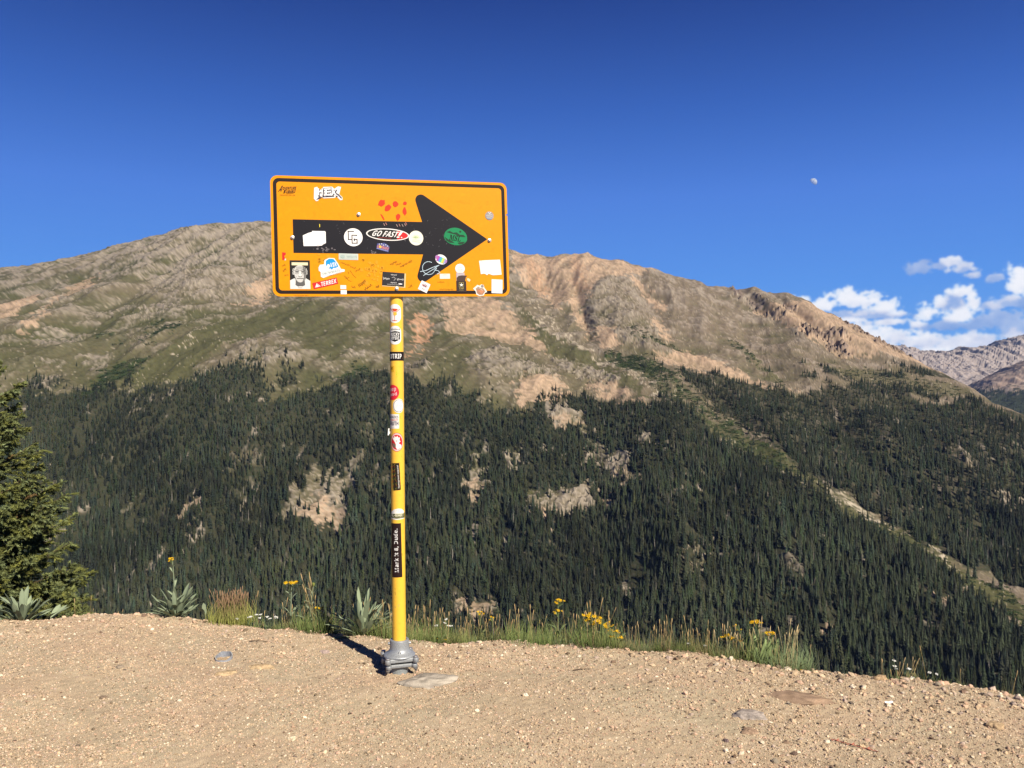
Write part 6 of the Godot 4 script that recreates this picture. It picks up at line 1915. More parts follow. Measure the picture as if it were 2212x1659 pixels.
	for q: Array in [[[-40, 14], [-26, 20], [-12, 15], [2, 19], [16, 11], [30, 13], [40, 6], [30, 4], [14, 4], [-4, 10], [-22, 11]], [[-44, -6], [-30, -14], [-14, -18], [-2, -24], [-20, -27], [-36, -20]], [[10, -22], [26, -16], [40, -14], [32, -24], [18, -28]]]:
		var pts := PackedVector2Array()
		for k in q:
			pts.append(Vector2(k[0], k[1]))
		p.layer = 1
		p.fill(pts, Color(0.012, 0.045, 0.025))
	p.oval(Vector2(16, 24), 4, 4, Color(0.012, 0.045, 0.025), 10)
	p.words("MSL", Vector2(-24, -16), Vector2(22, 6), Color(0.008, 0.02, 0.014), font("serif_bold"), 0.15)
	stick(p, "green dome-shaped sticker reading MSL inside the arrowhead", panel)

	p = on_panel(Vector2(186, -84), -24)
	p.oval(Vector2.ZERO, 24, 19, WHITE, 36)
	p.oval(Vector2(-20, 2), 6, 8, Color(0.33, 0.16, 0.40), 14)
	p.layer -= 1
	p.oval(Vector2(20, 0), 5, 8, Color(0.33, 0.16, 0.40), 14)
	for k in 7:
		p.layer = 2
		p.rect(Vector2(-17 + k * 5, -12), Vector2(-12 + k * 5, 9), [Color(0.40, 0.07, 0.30), Color(0.22, 0.12, 0.5), Color(0.08, 0.30, 0.6), Color(0.08, 0.45, 0.35), Color(0.45, 0.6, 0.15), Color(0.5, 0.45, 0.1), Color(0.25, 0.3, 0.55)][k])
	stick(p, "rounded white sticker with vertical rainbow stripes", panel)

	p = on_panel(Vector2(143, -121))
	var chalk := Color(0.47, 0.60, 0.70)
	var ring := []
	for k in 19:
		var f := deg_to_rad(60 + k * 15.5)
		ring.append(Vector2(-8 + cos(f) * 25, 2 + sin(f) * 26))
	p.line(ring, 2.2, chalk)
	p.line([Vector2(-42, -12), Vector2(-20, -8), Vector2(10, 6), Vector2(34, 14)], 2.2, chalk)
	p.line([Vector2(-30, -28), Vector2(-12, -16), Vector2(14, 0), Vector2(30, 12)], 2.0, chalk)
	p.line([Vector2(16, 4), Vector2(24, 0), Vector2(14, -6), Vector2(30, -8), Vector2(36, -16), Vector2(24, -22)], 2.2, chalk)
	stick(p, "looping signature in pale blue paint on the lower arrow barb", panel, "signature")

	p = on_panel(Vector2(388, 95))
	p.oval(Vector2.ZERO, 17.5, 17.5, Color(0.26, 0.25, 0.26), 30)
	p.scrawl(Vector2(-13, 0), Vector2(13, 6), WHITE)
	p.scrawl(Vector2(-13, -8), Vector2(13, -2), WHITE)
	p.line([Vector2(-5, 14), Vector2(0, 8), Vector2(6, 14)], 2.0, WHITE)
	p.line([Vector2(-8, -12), Vector2(8, -12)], 2.0, Color(0.3, 0.42, 0.6))
	stick(p, "small round grey sticker near the right edge", panel)

	p = on_panel(Vector2(-418, -77))
	p.fill(PackedVector2Array([Vector2(-7, 14), Vector2(6, 13), Vector2(6, 6), Vector2(0, 1), Vector2(2, -7), Vector2(4, -14), Vector2(-7, -15)]), RED)
	p.layer = 0
	p.oval(Vector2(3, -13), 4, 4, Color(0.7, 0.62, 0.5), 10)
	stick(p, "torn half of a small red sticker at the left edge", panel)

	face_sticker()

	p = on_panel(Vector2(-246, -120), 8)
	p.fill(PackedVector2Array([Vector2(-45, 6), Vector2(-38, 16), Vector2(-22, 16), Vector2(-18, 32), Vector2(0, 38), Vector2(20, 34), Vector2(30, 14), Vector2(38, -10), Vector2(52, -14), Vector2(50, -22), Vector2(20, -24), Vector2(-34, -36), Vector2(-42, -30), Vector2(-40, -12), Vector2(-46, -6)]), WHITE)
	p.fill(PackedVector2Array([Vector2(-16, 12), Vector2(-14, 28), Vector2(0, 35), Vector2(16, 32), Vector2(26, 16), Vector2(30, 0), Vector2(18, -4), Vector2(10, -2), Vector2(4, -10), Vector2(0, -4), Vector2(-8, -2)]), Color(0.015, 0.26, 0.60))
	p.words("VIK", Vector2(0, 2), Vector2(26, 18), WHITE, font("sans_bold"), 0.3)
	p.oval(Vector2(-7, 7), 6, 7, WHITE, 16)
	p.words("SNOWMASS", Vector2(-36, -22), Vector2(34, -12), Color(0.42, 0.50, 0.47), font("sans"), 0.0, 0.08)
	p.scrawl(Vector2(-20, -29), Vector2(36, -26), Color(0.5, 0.53, 0.52), 0.08)
	stick(p, "white cloud-shaped sticker with a blue emblem", panel)

	p = on_panel(Vector2(-267.5, -181), 13.3)
	p.rect(Vector2(-47.5, -12), Vector2(47.5, 12), Color(0.55, 0.022, 0.03))
	p.fill(PackedVector2Array([Vector2(-41, -7), Vector2(-31, 8), Vector2(-20, -7)]), WHITE)
	p.line([Vector2(-30, 5), Vector2(-24, -8)], 1.2, Color(0.55, 0.022, 0.03))
	p.words("TERREX", Vector2(-17, -8), Vector2(43, 8), WHITE, font("sans_bold"), 0.2)
	stick(p, "red tilted strip sticker with white capitals", panel)

	p = on_panel(Vector2(-199, -205), -1)
	p.rect(Vector2(-12, 2), Vector2(10, 17), Color(0.74, 0.73, 0.71))
	p.layer = 0
	p.rect(Vector2(-11, -18), Vector2(12, -2), Color(0.74, 0.73, 0.71))
	stick(p, "white paper strip over the bottom border", panel)

	p = on_panel(Vector2(-177, -77), -1)
	p.rect(Vector2(-37, -12), Vector2(37, 12), Color(0.50, 0.55, 0.52))
	p.rect(Vector2(-34, -9), Vector2(34, 9), Color(0.42, 0.49, 0.46))
	p.scrawl(Vector2(-6, -5), Vector2(32, 5), Color(0.28, 0.36, 0.35))
	p.oval(Vector2(-22, 0), 9, 6, Color(0.33, 0.42, 0.40), 18)
	stick(p, "faded grey green rectangular sticker under the arrow shaft", panel)

	p = on_panel(Vector2(-6, -164), -4)
	p.rect(Vector2(-43, -30), Vector2(48, 26), Color(0.66, 0.50, 0.26))
	p.rect(Vector2(-43, -27), Vector2(43, 27), Color(0.024, 0.024, 0.028))
	p.scrawl(Vector2(-40, -4), Vector2(-15, 6), WHITE)
	p.scrawl(Vector2(14, -4), Vector2(40, 6), WHITE)
	p.scrawl(Vector2(-11, 14), Vector2(13, 20), WHITE)
	p.scrawl(Vector2(-11, -17), Vector2(13, -11), WHITE)
	p.line([Vector2(-6, 6), Vector2(2, 9), Vector2(8, 2), Vector2(2, -5)], 1.4, Color(0.5, 0.5, 0.5))
	p.scrawl(Vector2(-24, -23), Vector2(24, -20), Color(0.5, 0.5, 0.5))
	p.oval(Vector2(28, -17), 8, 2.5, WHITE, 14)
	stick(p, "black rectangular sticker with white arched lettering", panel)

	p = on_panel(Vector2(115, -193), -26)
	p.rect(Vector2(-19, -19), Vector2(19, 19), Color(0.74, 0.73, 0.72))
	for k in 5:
		var f := PI / 2 + (k - 2) * 0.5
		p.layer = 1
		p.line([Vector2(cos(f) * 4, sin(f) * 4 - 2), Vector2(cos(f) * 13, sin(f) * 13 - 2)], 3.0, [Color(0.35, 0.03, 0.04), Color(0.08, 0.07, 0.1), Color(0.3, 0.12, 0.14), Color(0.08, 0.07, 0.1), Color(0.35, 0.03, 0.04)][k])
	p.scrawl(Vector2(-6, -13), Vector2(7, -6), Color(0.12, 0.1, 0.12))
	stick(p, "white diamond-turned square sticker with red and black sparks", panel)

	p = on_panel(Vector2(199, -151), 1)
	p.rect(Vector2(-20.5, -10), Vector2(20.5, 10), Color(0.73, 0.68, 0.60))
	p.scrawl(Vector2(-8, 4), Vector2(9, 7), Color(0.38, 0.20, 0.12))
	stick(p, "small blank cream sticker right of the lower barb", panel)

	p = on_panel(Vector2(261, -120))
	p.oval(Vector2.ZERO, 19.5, 19.5, Color(0.74, 0.72, 0.70), 32)
	p.scrawl(Vector2(-8, 4), Vector2(10, 8), Color(0.40, 0.30, 0.28))
	p.scrawl(Vector2(-10, -4), Vector2(11, 0), Color(0.40, 0.30, 0.28))
	p.scrawl(Vector2(-8, -11), Vector2(9, -7), Color(0.40, 0.30, 0.28))
	stick(p, "round white sticker above the black star sticker", panel)

	p = on_panel(Vector2(264.5, -175))
	p.rect(Vector2(-19, 6), Vector2(14, 39), Color(0.42, 0.37, 0.40))
	p.fill(PackedVector2Array([Vector2(-18, 4), Vector2(-18, 18), Vector2(-10, 26), Vector2(4, 28), Vector2(26, 27), Vector2(20, 22), Vector2(16, 8), Vector2(18, 2)]), Color(0.06, 0.04, 0.035))
	p.fill(PackedVector2Array([Vector2(-20, 6), Vector2(0, 4), Vector2(20, 4), Vector2(20, -39), Vector2(-20, -39)]), Color(0.035, 0.024, 0.024))
	p.rect(Vector2(-9.5, -21), Vector2(9.5, 0), Color(0.42, 0.33, 0.10))
	p.rect(Vector2(-8.3, -19.8), Vector2(8.3, -1.2), Color(0.02, 0.02, 0.02))
	var star := PackedVector2Array()
	for k in 10:
		var f := PI / 2 + TAU * k / 10.0
		star.append(Vector2(0, -10.6) + Vector2(cos(f), sin(f)) * (8.6 if k % 2 == 0 else 3.5))
	p.fill(star, Color(0.74, 0.72, 0.62))
	p.words("U.S.ARMY", Vector2(-9.5, -28), Vector2(9.5, -23.5), Color(0.40, 0.33, 0.14), font("sans_bold"))
	p.scrawl(Vector2(-9, -34), Vector2(9, -31.5), Color(0.34, 0.28, 0.12))
	stick(p, "black sticker with a white star in a gold frame", panel)
	p = on_panel(Vector2(295, -166), -20)
	p.fill(PackedVector2Array([Vector2(-9, 4), Vector2(-2, 7), Vector2(8, 3), Vector2(4, -6), Vector2(-6, -3)]), Color(0.66, 0.55, 0.34))
	stick(p, "scrap of torn paper beside the star sticker", panel)

	p = on_panel(Vector2(340, -207), -10)
	p.fill(PackedVector2Array([Vector2(-29, 2), Vector2(-20, 12), Vector2(-14, 20), Vector2(-4, 18), Vector2(2, 25), Vector2(12, 24), Vector2(16, 14), Vector2(26, 4), Vector2(30, -2), Vector2(22, -6), Vector2(18, -18), Vector2(2, -23), Vector2(-12, -20), Vector2(-16, -8)]), Color(0.72, 0.70, 0.66))
	p.fill(PackedVector2Array([Vector2(-18, 4), Vector2(-10, 14), Vector2(0, 10), Vector2(12, 10), Vector2(22, 0), Vector2(14, -16), Vector2(0, -19), Vector2(-10, -14)]), Color(0.36, 0.20, 0.13))
	p.oval(Vector2(7, 18), 6, 6, Color(0.25, 0.23, 0.23), 14)
	p.fill(PackedVector2Array([Vector2(-8, -4), Vector2(4, 4), Vector2(16, -2), Vector2(8, -14)]), Color(0.50, 0.22, 0.12))
	p.line([Vector2(-16, 6), Vector2(-6, 8), Vector2(10, 2)], 2.4, Color(0.45, 0.43, 0.42))
	stick(p, "cut-out sticker in rust brown and grey on the bottom border", panel)

	p = on_panel(Vector2(385, -114), 1)
	p.fill(PackedVector2Array([Vector2(-45, 27), Vector2(-20, 29), Vector2(42, 31), Vector2(46, -30), Vector2(10, -32), Vector2(-8, -26), Vector2(-14, -31), Vector2(-26, -25), Vector2(-40, -27)]), Color(0.75, 0.74, 0.69))
	p.line([Vector2(-38, 22), Vector2(-34, 26), Vector2(-30, 20)], 1.2, Color(0.5, 0.5, 0.5))
	stick(p, "large blank white sticker with a ragged lower edge", panel)
	p = on_panel(Vector2(411, -191), -2)
	p.rect(Vector2(-22.5, -28), Vector2(22.5, 28), Color(0.70, 0.73, 0.74))
	p.layer = 1
	p.fill(PackedVector2Array([Vector2(-18, -22), Vector2(14, -16), Vector2(16, 14), Vector2(-12, 18)]), Color(0.62, 0.71, 0.75))
	stick(p, "pale bluish white rectangular sticker in the lower right corner", panel)

	# marker scribbles
	p = on_panel()
	var pen := Color(0.13, 0.065, 0.015)
	var notes := [[-190, -105, 36, 10, -0.3, 0.4], [-160, -118, 22, 9, -0.2, 0.5], [-142, -128, 22, 9, 0.5, 0.4], [-160, -196, 15, 14, 0.0, 0.7], [-104, -196, 34, 14, 0.6, 0.9], [-3, -100, 30, 10, 0.4, 0.5], [16, -104, 22, 8, 0.2, 0.5], [50, -100, 44, 10, 0.5, 0.5], [30, -112, 16, 8, 0.3, 0.5], [60, -192, 18, 12, 0.7, 0.4], [183, -174, 28, 7, 0.0, 0.3], [204, -203, 56, 7, 0.0, 0.4], [-420, -112, 13, 9, 0.3, 0.5], [-418, -130, 14, 12, 0.6, 0.4], [-412, -150, 16, 8, 0.3, 0.4], [-358, -227, 56, 5, 0.0, 0.5], [-68, -192, 13, 14, 0.9, 0.5]]
	for n in notes:
		p.layer = 0
		var half := Vector2(n[2], n[3]) / 2.0
		p.scrawl(Vector2(n[0], n[1]) - half, Vector2(n[0], n[1]) + half, pen.lerp(Color(0.45, 0.20, 0.008), 1.0 - n[5]), n[4])
	p.layer = 0
	p.words("Happy", Vector2(-145, -188), Vector2(-109, -173), pen, font("serif"), 0.3, 0.7)
	for q: Array in [[-196, -150, -188, -162, -176, -156], [-180, -134, -178, -142, -180, -144], [-190, -152, -180, -168, -168, -174], [-172, -130, -160, -150, -150, -158]]:
		p.layer = 0
		p.line([Vector2(q[0], q[1]), Vector2(q[2], q[3]), Vector2(q[4], q[5])], 0.8, pen)
	stick(p, "scribbled names in dark marker across the lower half", panel, "marker_writing")
	# what peeled stickers left behind
	p = on_panel()
	var r := RandomNumberGenerator.new()
	r.seed = 12
	for k in 46:
		p.layer = -1
		var q := Vector2(-84 + r.randfn() * 20.0, -122 + r.randfn() * 27.0) if k < 34 else Vector2(-268 + r.randfn() * 14.0, -88 + r.randfn() * 14.0)
		if q.y > -68.0 or q.y < -202.0:
			continue
		p.oval(q, r.randf_range(3, 9), r.randf_range(3, 9), Color(0.60, 0.27, 0.012) * r.randf_range(0.98, 1.1), 9)
	for k in 26:
		p.layer = 0
		var q := Vector2(-268 + r.randfn() * 16.0, -52 + r.randfn() * 6.0) if k < 16 else Vector2(-82 + r.randfn() * 9.0, -58 + r.randfn() * 3.0)
		if q.y < -63.0 or q.y > -36.0:
			continue
		p.oval(q, r.randf_range(2, 5), r.randf_range(1.5, 4), Color(0.11, 0.10, 0.11) * r.randf_range(0.6, 1.6), 8)
	for k in 60:   # chips and scratches
		p.layer = 0
		var q := Vector2(r.randf_range(-370, 320), r.randf_range(-60, 60)) if k < 40 else Vector2(r.randf_range(110, 240), r.randf_range(-30, 120))
		p.line([q, q + Vector2(r.randf_range(-6, 6), r.randf_range(-5, 5))], r.randf_range(0.3, 0.9), Color(0.10, 0.10, 0.11) * r.randf_range(0.5, 2.4))
	stick(p, "mottled glue left where stickers were peeled off", panel, "glue_residue")

func face_sticker() -> void:
	# a black and white print of an old man's face, drawn plainly
	var p := on_panel(Vector2(-361, -148))
	var grey := func(k: float) -> Color: return Color(k, k, k * 0.98)
	p.rect(Vector2(-37.5, -55), Vector2(37.5, 55), grey.call(0.02))
	p.fill(PackedVector2Array([Vector2(-37.5, -55), Vector2(-37.5, -22), Vector2(-22, -14), Vector2(0, -26), Vector2(22, -14), Vector2(37.5, -24), Vector2(37.5, -55)]), grey.call(0.62))
	p.layer = 1
	p.rect(Vector2(-30, 36), Vector2(30, 47), Color(0.70, 0.62, 0.42))
	p.fill(PackedVector2Array([Vector2(-16, -12), Vector2(16, -12), Vector2(18, -40), Vector2(0, -50), Vector2(-18, -40)]), grey.call(0.10))
	var head := PackedVector2Array()
	for k in 30:
		var f := TAU * k / 30.0
		head.append(Vector2(cos(f) * (25 if sin(f) > -0.2 else 21), 6 + sin(f) * (31 if sin(f) > 0 else 36)))
	p.fill(head, grey.call(0.50))
	p.layer = 3
	p.oval(Vector2(-25, 6), 3, 7, grey.call(0.42), 12)
	p.oval(Vector2(25, 6), 3, 7, grey.call(0.3), 12)
	p.layer = 3
	p.fill(PackedVector2Array([Vector2(10, 34), Vector2(20, 28), Vector2(24, 8), Vector2(20, -18), Vector2(8, -28), Vector2(14, -10), Vector2(13, 8)]), grey.call(0.22))
	p.layer = 4
	for q: Array in [[-11, 11], [11, 11]]:
		p.layer = 4
		p.oval(Vector2(q[0], q[1]), 7.5, 3.2, grey.call(0.12), 16)
		p.oval(Vector2(q[0], q[1] - 0.5), 3.4, 1.4, grey.call(0.26), 12)
		p.oval(Vector2(q[0], q[1] - 0.5), 1.7, 1.7, grey.call(0.015), 8)
		p.layer = 5
		p.line([Vector2(q[0] - 9, q[1] + 5), Vector2(q[0], q[1] + 7.5), Vector2(q[0] + 9, q[1] + 5)], 2.0, grey.call(0.16))
		p.line([Vector2(q[0] - 7, q[1] - 6), Vector2(q[0], q[1] - 8), Vector2(q[0] + 7, q[1] - 5)], 1.0, grey.call(0.2))
	p.layer = 4
	p.fill(PackedVector2Array([Vector2(-2, 12), Vector2(3, 12), Vector2(7, -4), Vector2(2, -8), Vector2(-5, -6)]), grey.call(0.60))
	p.line([Vector2(-6, -5), Vector2(-2, -8), Vector2(3, -8), Vector2(8, -4)], 1.6, grey.call(0.08))
	p.line([Vector2(-12, -15), Vector2(-3, -14), Vector2(4, -15), Vector2(12, -14)], 1.8, grey.call(0.07))
	p.line([Vector2(-14, -6), Vector2(-17, -16), Vector2(-14, -22)], 1.0, grey.call(0.2))
	for y in [22.0, 26.0, 30.0]:
		p.line([Vector2(-14, y), Vector2(0, y + 1), Vector2(13, y)], 0.8, grey.call(0.28))
	p.layer = 4
	p.line([Vector2(-24, 24), Vector2(-27, 14)], 2.0, grey.call(0.6))
	p.line([Vector2(23, 24), Vector2(27, 12)], 2.0, grey.call(0.5))
	p.rect(Vector2(-7, -50), Vector2(8, -45), grey.call(0.6))
	stick(p, "black and white print of an old man's face", panel)

func post_stickers() -> void:
	# heights in millimetres above the ground, places round the post in millimetres to the right of its front
	var p := on_post(1463)
	p.fill(rounded(52, 76, 25, Vector2.ZERO, 9), Color(0.76, 0.755, 0.75))
	p.fill(PackedVector2Array([Vector2(-22, 22), Vector2(-2, 0), Vector2(2, 0), Vector2(22, 18), Vector2(19, 19), Vector2(2, 4), Vector2(-3, 4), Vector2(-20, 24)]), Color(0.50, 0.055, 0.022))
	p.layer = 1
	p.fill(PackedVector2Array([Vector2(-13, 20), Vector2(14, 19), Vector2(5, 8), Vector2(-4, 8)]), Color(0.56, 0.07, 0.022))
	p.fill(PackedVector2Array([Vector2(-5, 6), Vector2(6, 7), Vector2(10, -4), Vector2(0, -10), Vector2(-6, -4)]), Color(0.72, 0.42, 0.06))
	p.layer = 1
	p.fill(PackedVector2Array([Vector2(-1, -4), Vector2(1.5, -4), Vector2(1, -28), Vector2(-1, -28)]), Color(0.50, 0.06, 0.03))
	p.layer = 1
	p.fill(PackedVector2Array([Vector2(-11, -27), Vector2(10, -28), Vector2(11, -31), Vector2(0, -31), Vector2(-11, -29)]), Color(0.50, 0.05, 0.03))
	stick(p, "white rounded sticker with a red cocktail glass, topmost on the post", post)

	p = on_post(1375.7)
	p.fill(rounded(52, 75, 24, Vector2.ZERO, 9), Color(0.76, 0.755, 0.75))
	p.fill(PackedVector2Array([Vector2(-21, 13), Vector2(0, 17), Vector2(21, 13), Vector2(21, -16), Vector2(12, -22), Vector2(0, -27), Vector2(-12, -22), Vector2(-21, -16)]), Color(0.025, 0.025, 0.03))
	p.words("RICKY", Vector2(-17, -3), Vector2(18, 10), WHITE, font("sans_bold"), 0.1)
	p.words("RYDE", Vector2(-15, -18), Vector2(16, -5), WHITE, font("sans_bold"), 0.1)
	for k in 9:
		p.layer = 1
		p.fill(PackedVector2Array([Vector2(-19 + k * 4.5, 20), Vector2(-15.5 + k * 4.5, 20), Vector2(-17 + k * 4.5, 27 + (k * 5) % 7)]), Color(0.03, 0.03, 0.035))
	stick(p, "white oval sticker with a black shield and crown", post)

	p = on_post(1291)
	p.rect(Vector2(-62, -18), Vector2(62, 18), Color(0.02, 0.015, 0.015))
	p.words("OTRIP", Vector2(-25, -9.5), Vector2(27, 9.5), WHITE, font("sans_bold"))
	stick(p, "black band with white capitals wrapped round the post", post)
	p = on_post(1240, -14)
	p.rect(Vector2(-10, -12), Vector2(10, 12), Color(0.62, 0.36, 0.03))
	p.words("R", Vector2(-4, -3), Vector2(4, 7), Color(0.10, 0.04, 0.01), font("sans_bold"), 0.2)
	stick(p, "small yellow square with a dark letter R on the post", post)
	p = on_post(1216, 7, 8)
	p.line([Vector2(0, 14), Vector2(-3, 2), Vector2(2, -6)], 2.4, Color(0.30, 0.50, 0.03))
	p.layer = 0
	p.line([Vector2(4, 6), Vector2(-1, -4), Vector2(-3, -14)], 1.8, Color(0.36, 0.5, 0.05))
	stick(p, "light green smear on the post", post, "paint_smear")

	p = on_post(1145, -13)
	p.oval(Vector2.ZERO, 28, 31, Color(0.58, 0.022, 0.045), 36)
	p.layer = 0
	p.fill(PackedVector2Array([Vector2(-26, 0), Vector2(-10, 0), Vector2(-10, -30), Vector2(-26, -33)]), Color(0.58, 0.022, 0.045))
	p.words("pep", Vector2(-14, 0), Vector2(16, 18), Color(0.72, 0.42, 0.45), font("sans_bold"), 0.0, 0.12)
	p.words("pod", Vector2(-13, -18), Vector2(19, 0), Color(0.72, 0.42, 0.45), font("sans_bold"), 0.0, 0.12)
	stick(p, "round red sticker with pink lowercase letters on the post", post)

	p = on_post(1090.6, 13)
	p.oval(Vector2.ZERO, 24, 29, Color(0.75, 0.74, 0.73), 32)
	p.oval(Vector2.ZERO, 22, 25.5, Color(0.05, 0.05, 0.06), 32)
	p.oval(Vector2.ZERO, 20, 23.5, Color(0.73, 0.72, 0.71), 32)
	for k in 6:
		p.layer = 3
		p.line([Vector2(-12 + k * 4, -9 + (k * 7) % 11), Vector2(-8 + k * 4, -1 + (k * 5) % 9), Vector2(-4 + k * 3, 6 - k * 3)], 0.8, Color(0.36, 0.36, 0.37))
	stick(p, "white round sticker with a thin black ring on the post", post)

	p = on_post(1028, -10)
	p.rect(Vector2(-26, -29), Vector2(24, 29), Color(0.75, 0.735, 0.71))
	p.words("GRADES", Vector2(-21, 12), Vector2(21, 23), Color(0.05, 0.035, 0.07), font("sans_bold"))
	p.words("OF ABSOLUTE", Vector2(-21, 3), Vector2(21, 9), Color(0.55, 0.08, 0.05), font("sans_bold"))
	p.words("TRUTH", Vector2(-21, -16), Vector2(21, 0), Color(0.05, 0.04, 0.09), font("sans_bold"))
	p.scrawl(Vector2(-20, -24), Vector2(6, -21), Color(0.5, 0.4, 0.4))
	stick(p, "white square sticker with black and red capitals on the post", post)

	var tape := Shape.new()
	tape.box(Vector3(0.004, 0.028, 0.016), Transform3D(Basis(Vector3.BACK, -0.1), Vector3(-0.0345, 0.985, 0.004)), Color(0.72, 0.72, 0.70), 0.0005)
	tape.box(Vector3(0.012, 0.010, 0.0012), Transform3D(Basis(), Vector3(-0.029, 0.982, 0.004)), Color(0.72, 0.72, 0.70))
	var o := obj("tape_flap", tape.mesh(), tinted("printed_vinyl"), post)
	o.set_meta("label", "flap of white tape standing off the post")

	p = on_post(944.5, 4)
	p.oval(Vector2.ZERO, 28, 38, Color(0.55, 0.025, 0.03), 40)
	p.oval(Vector2.ZERO, 26.5, 36, Color(0.72, 0.48, 0.46), 40)
	p.oval(Vector2.ZERO, 22.5, 30, Color(0.52, 0.02, 0.025), 40)
	p.fill(PackedVector2Array([Vector2(-16, 12), Vector2(-18, 20), Vector2(-10, 17), Vector2(-10, 25), Vector2(-2, 20), Vector2(2, 26), Vector2(6, 18), Vector2(12, 19), Vector2(10, 8), Vector2(15, 2), Vector2(10, 0), Vector2(8, -6), Vector2(18, -12), Vector2(16, -22), Vector2(2, -30), Vector2(-4, -22), Vector2(-4, -8), Vector2(-10, 4)]), Color(0.74, 0.71, 0.69))
	p.fill(PackedVector2Array([Vector2(-20, -4), Vector2(-8, -6), Vector2(-5, -14), Vector2(-5, -24), Vector2(-14, -18)]), Color(0.14, 0.12, 0.09))
	p.oval(Vector2(0, 5), 3, 2.2, Color(0.4, 0.38, 0.36), 10)
	p.oval(Vector2(0, 5), 1.2, 1.2, Color(0.02, 0.02, 0.02), 8)
	stick(p, "red oval sticker with a white rooster head on the post", post)

	p = upright_print()
	stick(p, "black upright sticker with red, yellow and green lettering on the post", post)

	p = on_post(655)
	p.fill(PackedVector2Array([Vector2(-30, 4), Vector2(-10, 18), Vector2(6, 22), Vector2(20, 20), Vector2(34, 10), Vector2(36, -20), Vector2(0, -24), Vector2(-34, -20)]), Color(0.74, 0.73, 0.70))
	p.fill(PackedVector2Array([Vector2(-36, -1), Vector2(38, 3), Vector2(38, -17), Vector2(0, -19), Vector2(-36, -15)]), Color(0.05, 0.055, 0.02))
	p.words("AL-MART", Vector2(-27, -11), Vector2(30, 2), Color(0.70, 0.69, 0.50), font("sans_bold"))
	p.scrawl(Vector2(-16, -16), Vector2(30, -13), Color(0.45, 0.45, 0.30))
	for q: Array in [[-26, 6, -10, 13], [-12, 8, 0, 14], [8, 12, 16, 16]]:
		p.layer = 1
		p.line([Vector2(q[0], q[1]), Vector2(q[2], q[3])], 1.6, Color(0.06, 0.06, 0.06))
	stick(p, "white mountain-shaped sticker with a dark lettered band on the post", post)

	p = on_post(508, -3, 1.2)
	p.rect(Vector2(-25, -109), Vector2(23, 109), Color(0.022, 0.014, 0.013))
	p.strips = 0.0
	p.turn = deg_to_rad(91.2)
	p.words("Mark it 8, Dude.", Vector2(-88, -11), Vector2(88, 8), WHITE, font("sans_bold"))
	stick(p, "tall black sticker with white sentence reading upwards, lowest on the post", post)

func post_wear() -> void:
	# scuffs and chips in the paint of the post
	var r := RandomNumberGenerator.new()
	r.seed = 44
	var p := on_post(0)
	p.strips = 0.0
	for k in 70:
		p.layer = 0
		var q := Vector2(r.randf_range(-38, 38), r.randf_range(115, 1470))
		p.line([q, q + Vector2(r.randfn() * 2.0, r.randfn() * 5.0)], r.randf_range(0.4, 1.5), [Color(0.40, 0.24, 0.03), Color(0.30, 0.28, 0.22), Color(0.24, 0.13, 0.05)][k % 3])
	stick(p, "scuffs and chips in the yellow paint", post, "paint_wear")

func upright_print() -> Print:
	var q := on_post(805, 9, 93)
	q.strips = 0.0
	q.layer = 2
	q.words("homegrown apparel", Vector2(-46, -4), Vector2(46, 4), Color(0.6, 0.58, 0.55), font("sans_bold"))
	var r := on_post(805, -1, 3)
	r.fill(rounded(34, 110, 4, Vector2.ZERO, 4), Color(0.022, 0.016, 0.014))
	r.strips = 0.0
	for k in 21:
		var y := -50.0 + k * 4.9
		r.layer = 1
		var h := 6.0 + 4.0 * absf(sin(k * 2.3)) + (3.0 if k < 8 else 0.0)
		r.line([Vector2(-14, y), Vector2(-14 + h * 1.2, y + 1.5)], 3.4, [Color(0.60, 0.50, 0.06), Color(0.10, 0.30, 0.06), Color(0.55, 0.08, 0.03), Color(0.6, 0.3, 0.05)][k % 4])
	var n := r.shape.v.size()
	r.shape.v.append_array(q.shape.v)
	r.shape.c.append_array(q.shape.c)
	for i in q.shape.ix:
		r.shape.ix.append(i + n)
	return r


# ---------------------------------------------------------------- plants on the crest
const SAGE := Color(0.165, 0.200, 0.130)

func leaf_part(parent: Node3D, base: Vector3, turn: float, lift: float, droop: float, length: float, width: float, col: Color, called := "leaf") -> void:
	var s := Shape.new()
	s.leaf(base, Vector3(sin(turn), 0, cos(turn)), lift, droop, length, width, col)
	obj(called, s.mesh(), tinted("soft_leaf", 0.75, 0.3, 0.35), parent)

func rosette(label: String, at: Vector2, leaves: int, length: float, width: float, spread_: float, col: Color, seed_: int, group := "") -> Node3D:
	var t := thing("leafy_plant", label, "plant", on_ground(at.x, at.y) - Vector3(0, 0.006, 0), 0.0, group)
	t.scale = Vector3.ONE * GROW
	var r := RandomNumberGenerator.new()
	r.seed = seed_
	for k in leaves:
		var inner := float(k) / leaves
		var f := k * 2.39996 + r.randf_range(-0.5, 0.5)
		var lift := lerpf(0.40, 1.32, inner) * spread_ + r.randf_range(-0.22, 0.22)
		var off := r.randf_range(0.006, 0.030) * (1.2 - inner)
		leaf_part(t, Vector3(sin(f) * off, inner * 0.02, cos(f) * off), f + r.randf_range(-0.3, 0.3), clampf(lift, 0.22, 1.5), r.randf_range(-0.35, 1.0), length * r.randf_range(0.58, 1.08) * (0.8 + 0.25 * inner), width * r.randf_range(0.75, 1.2), col * r.randf_range(0.6, 1.3))
	return t

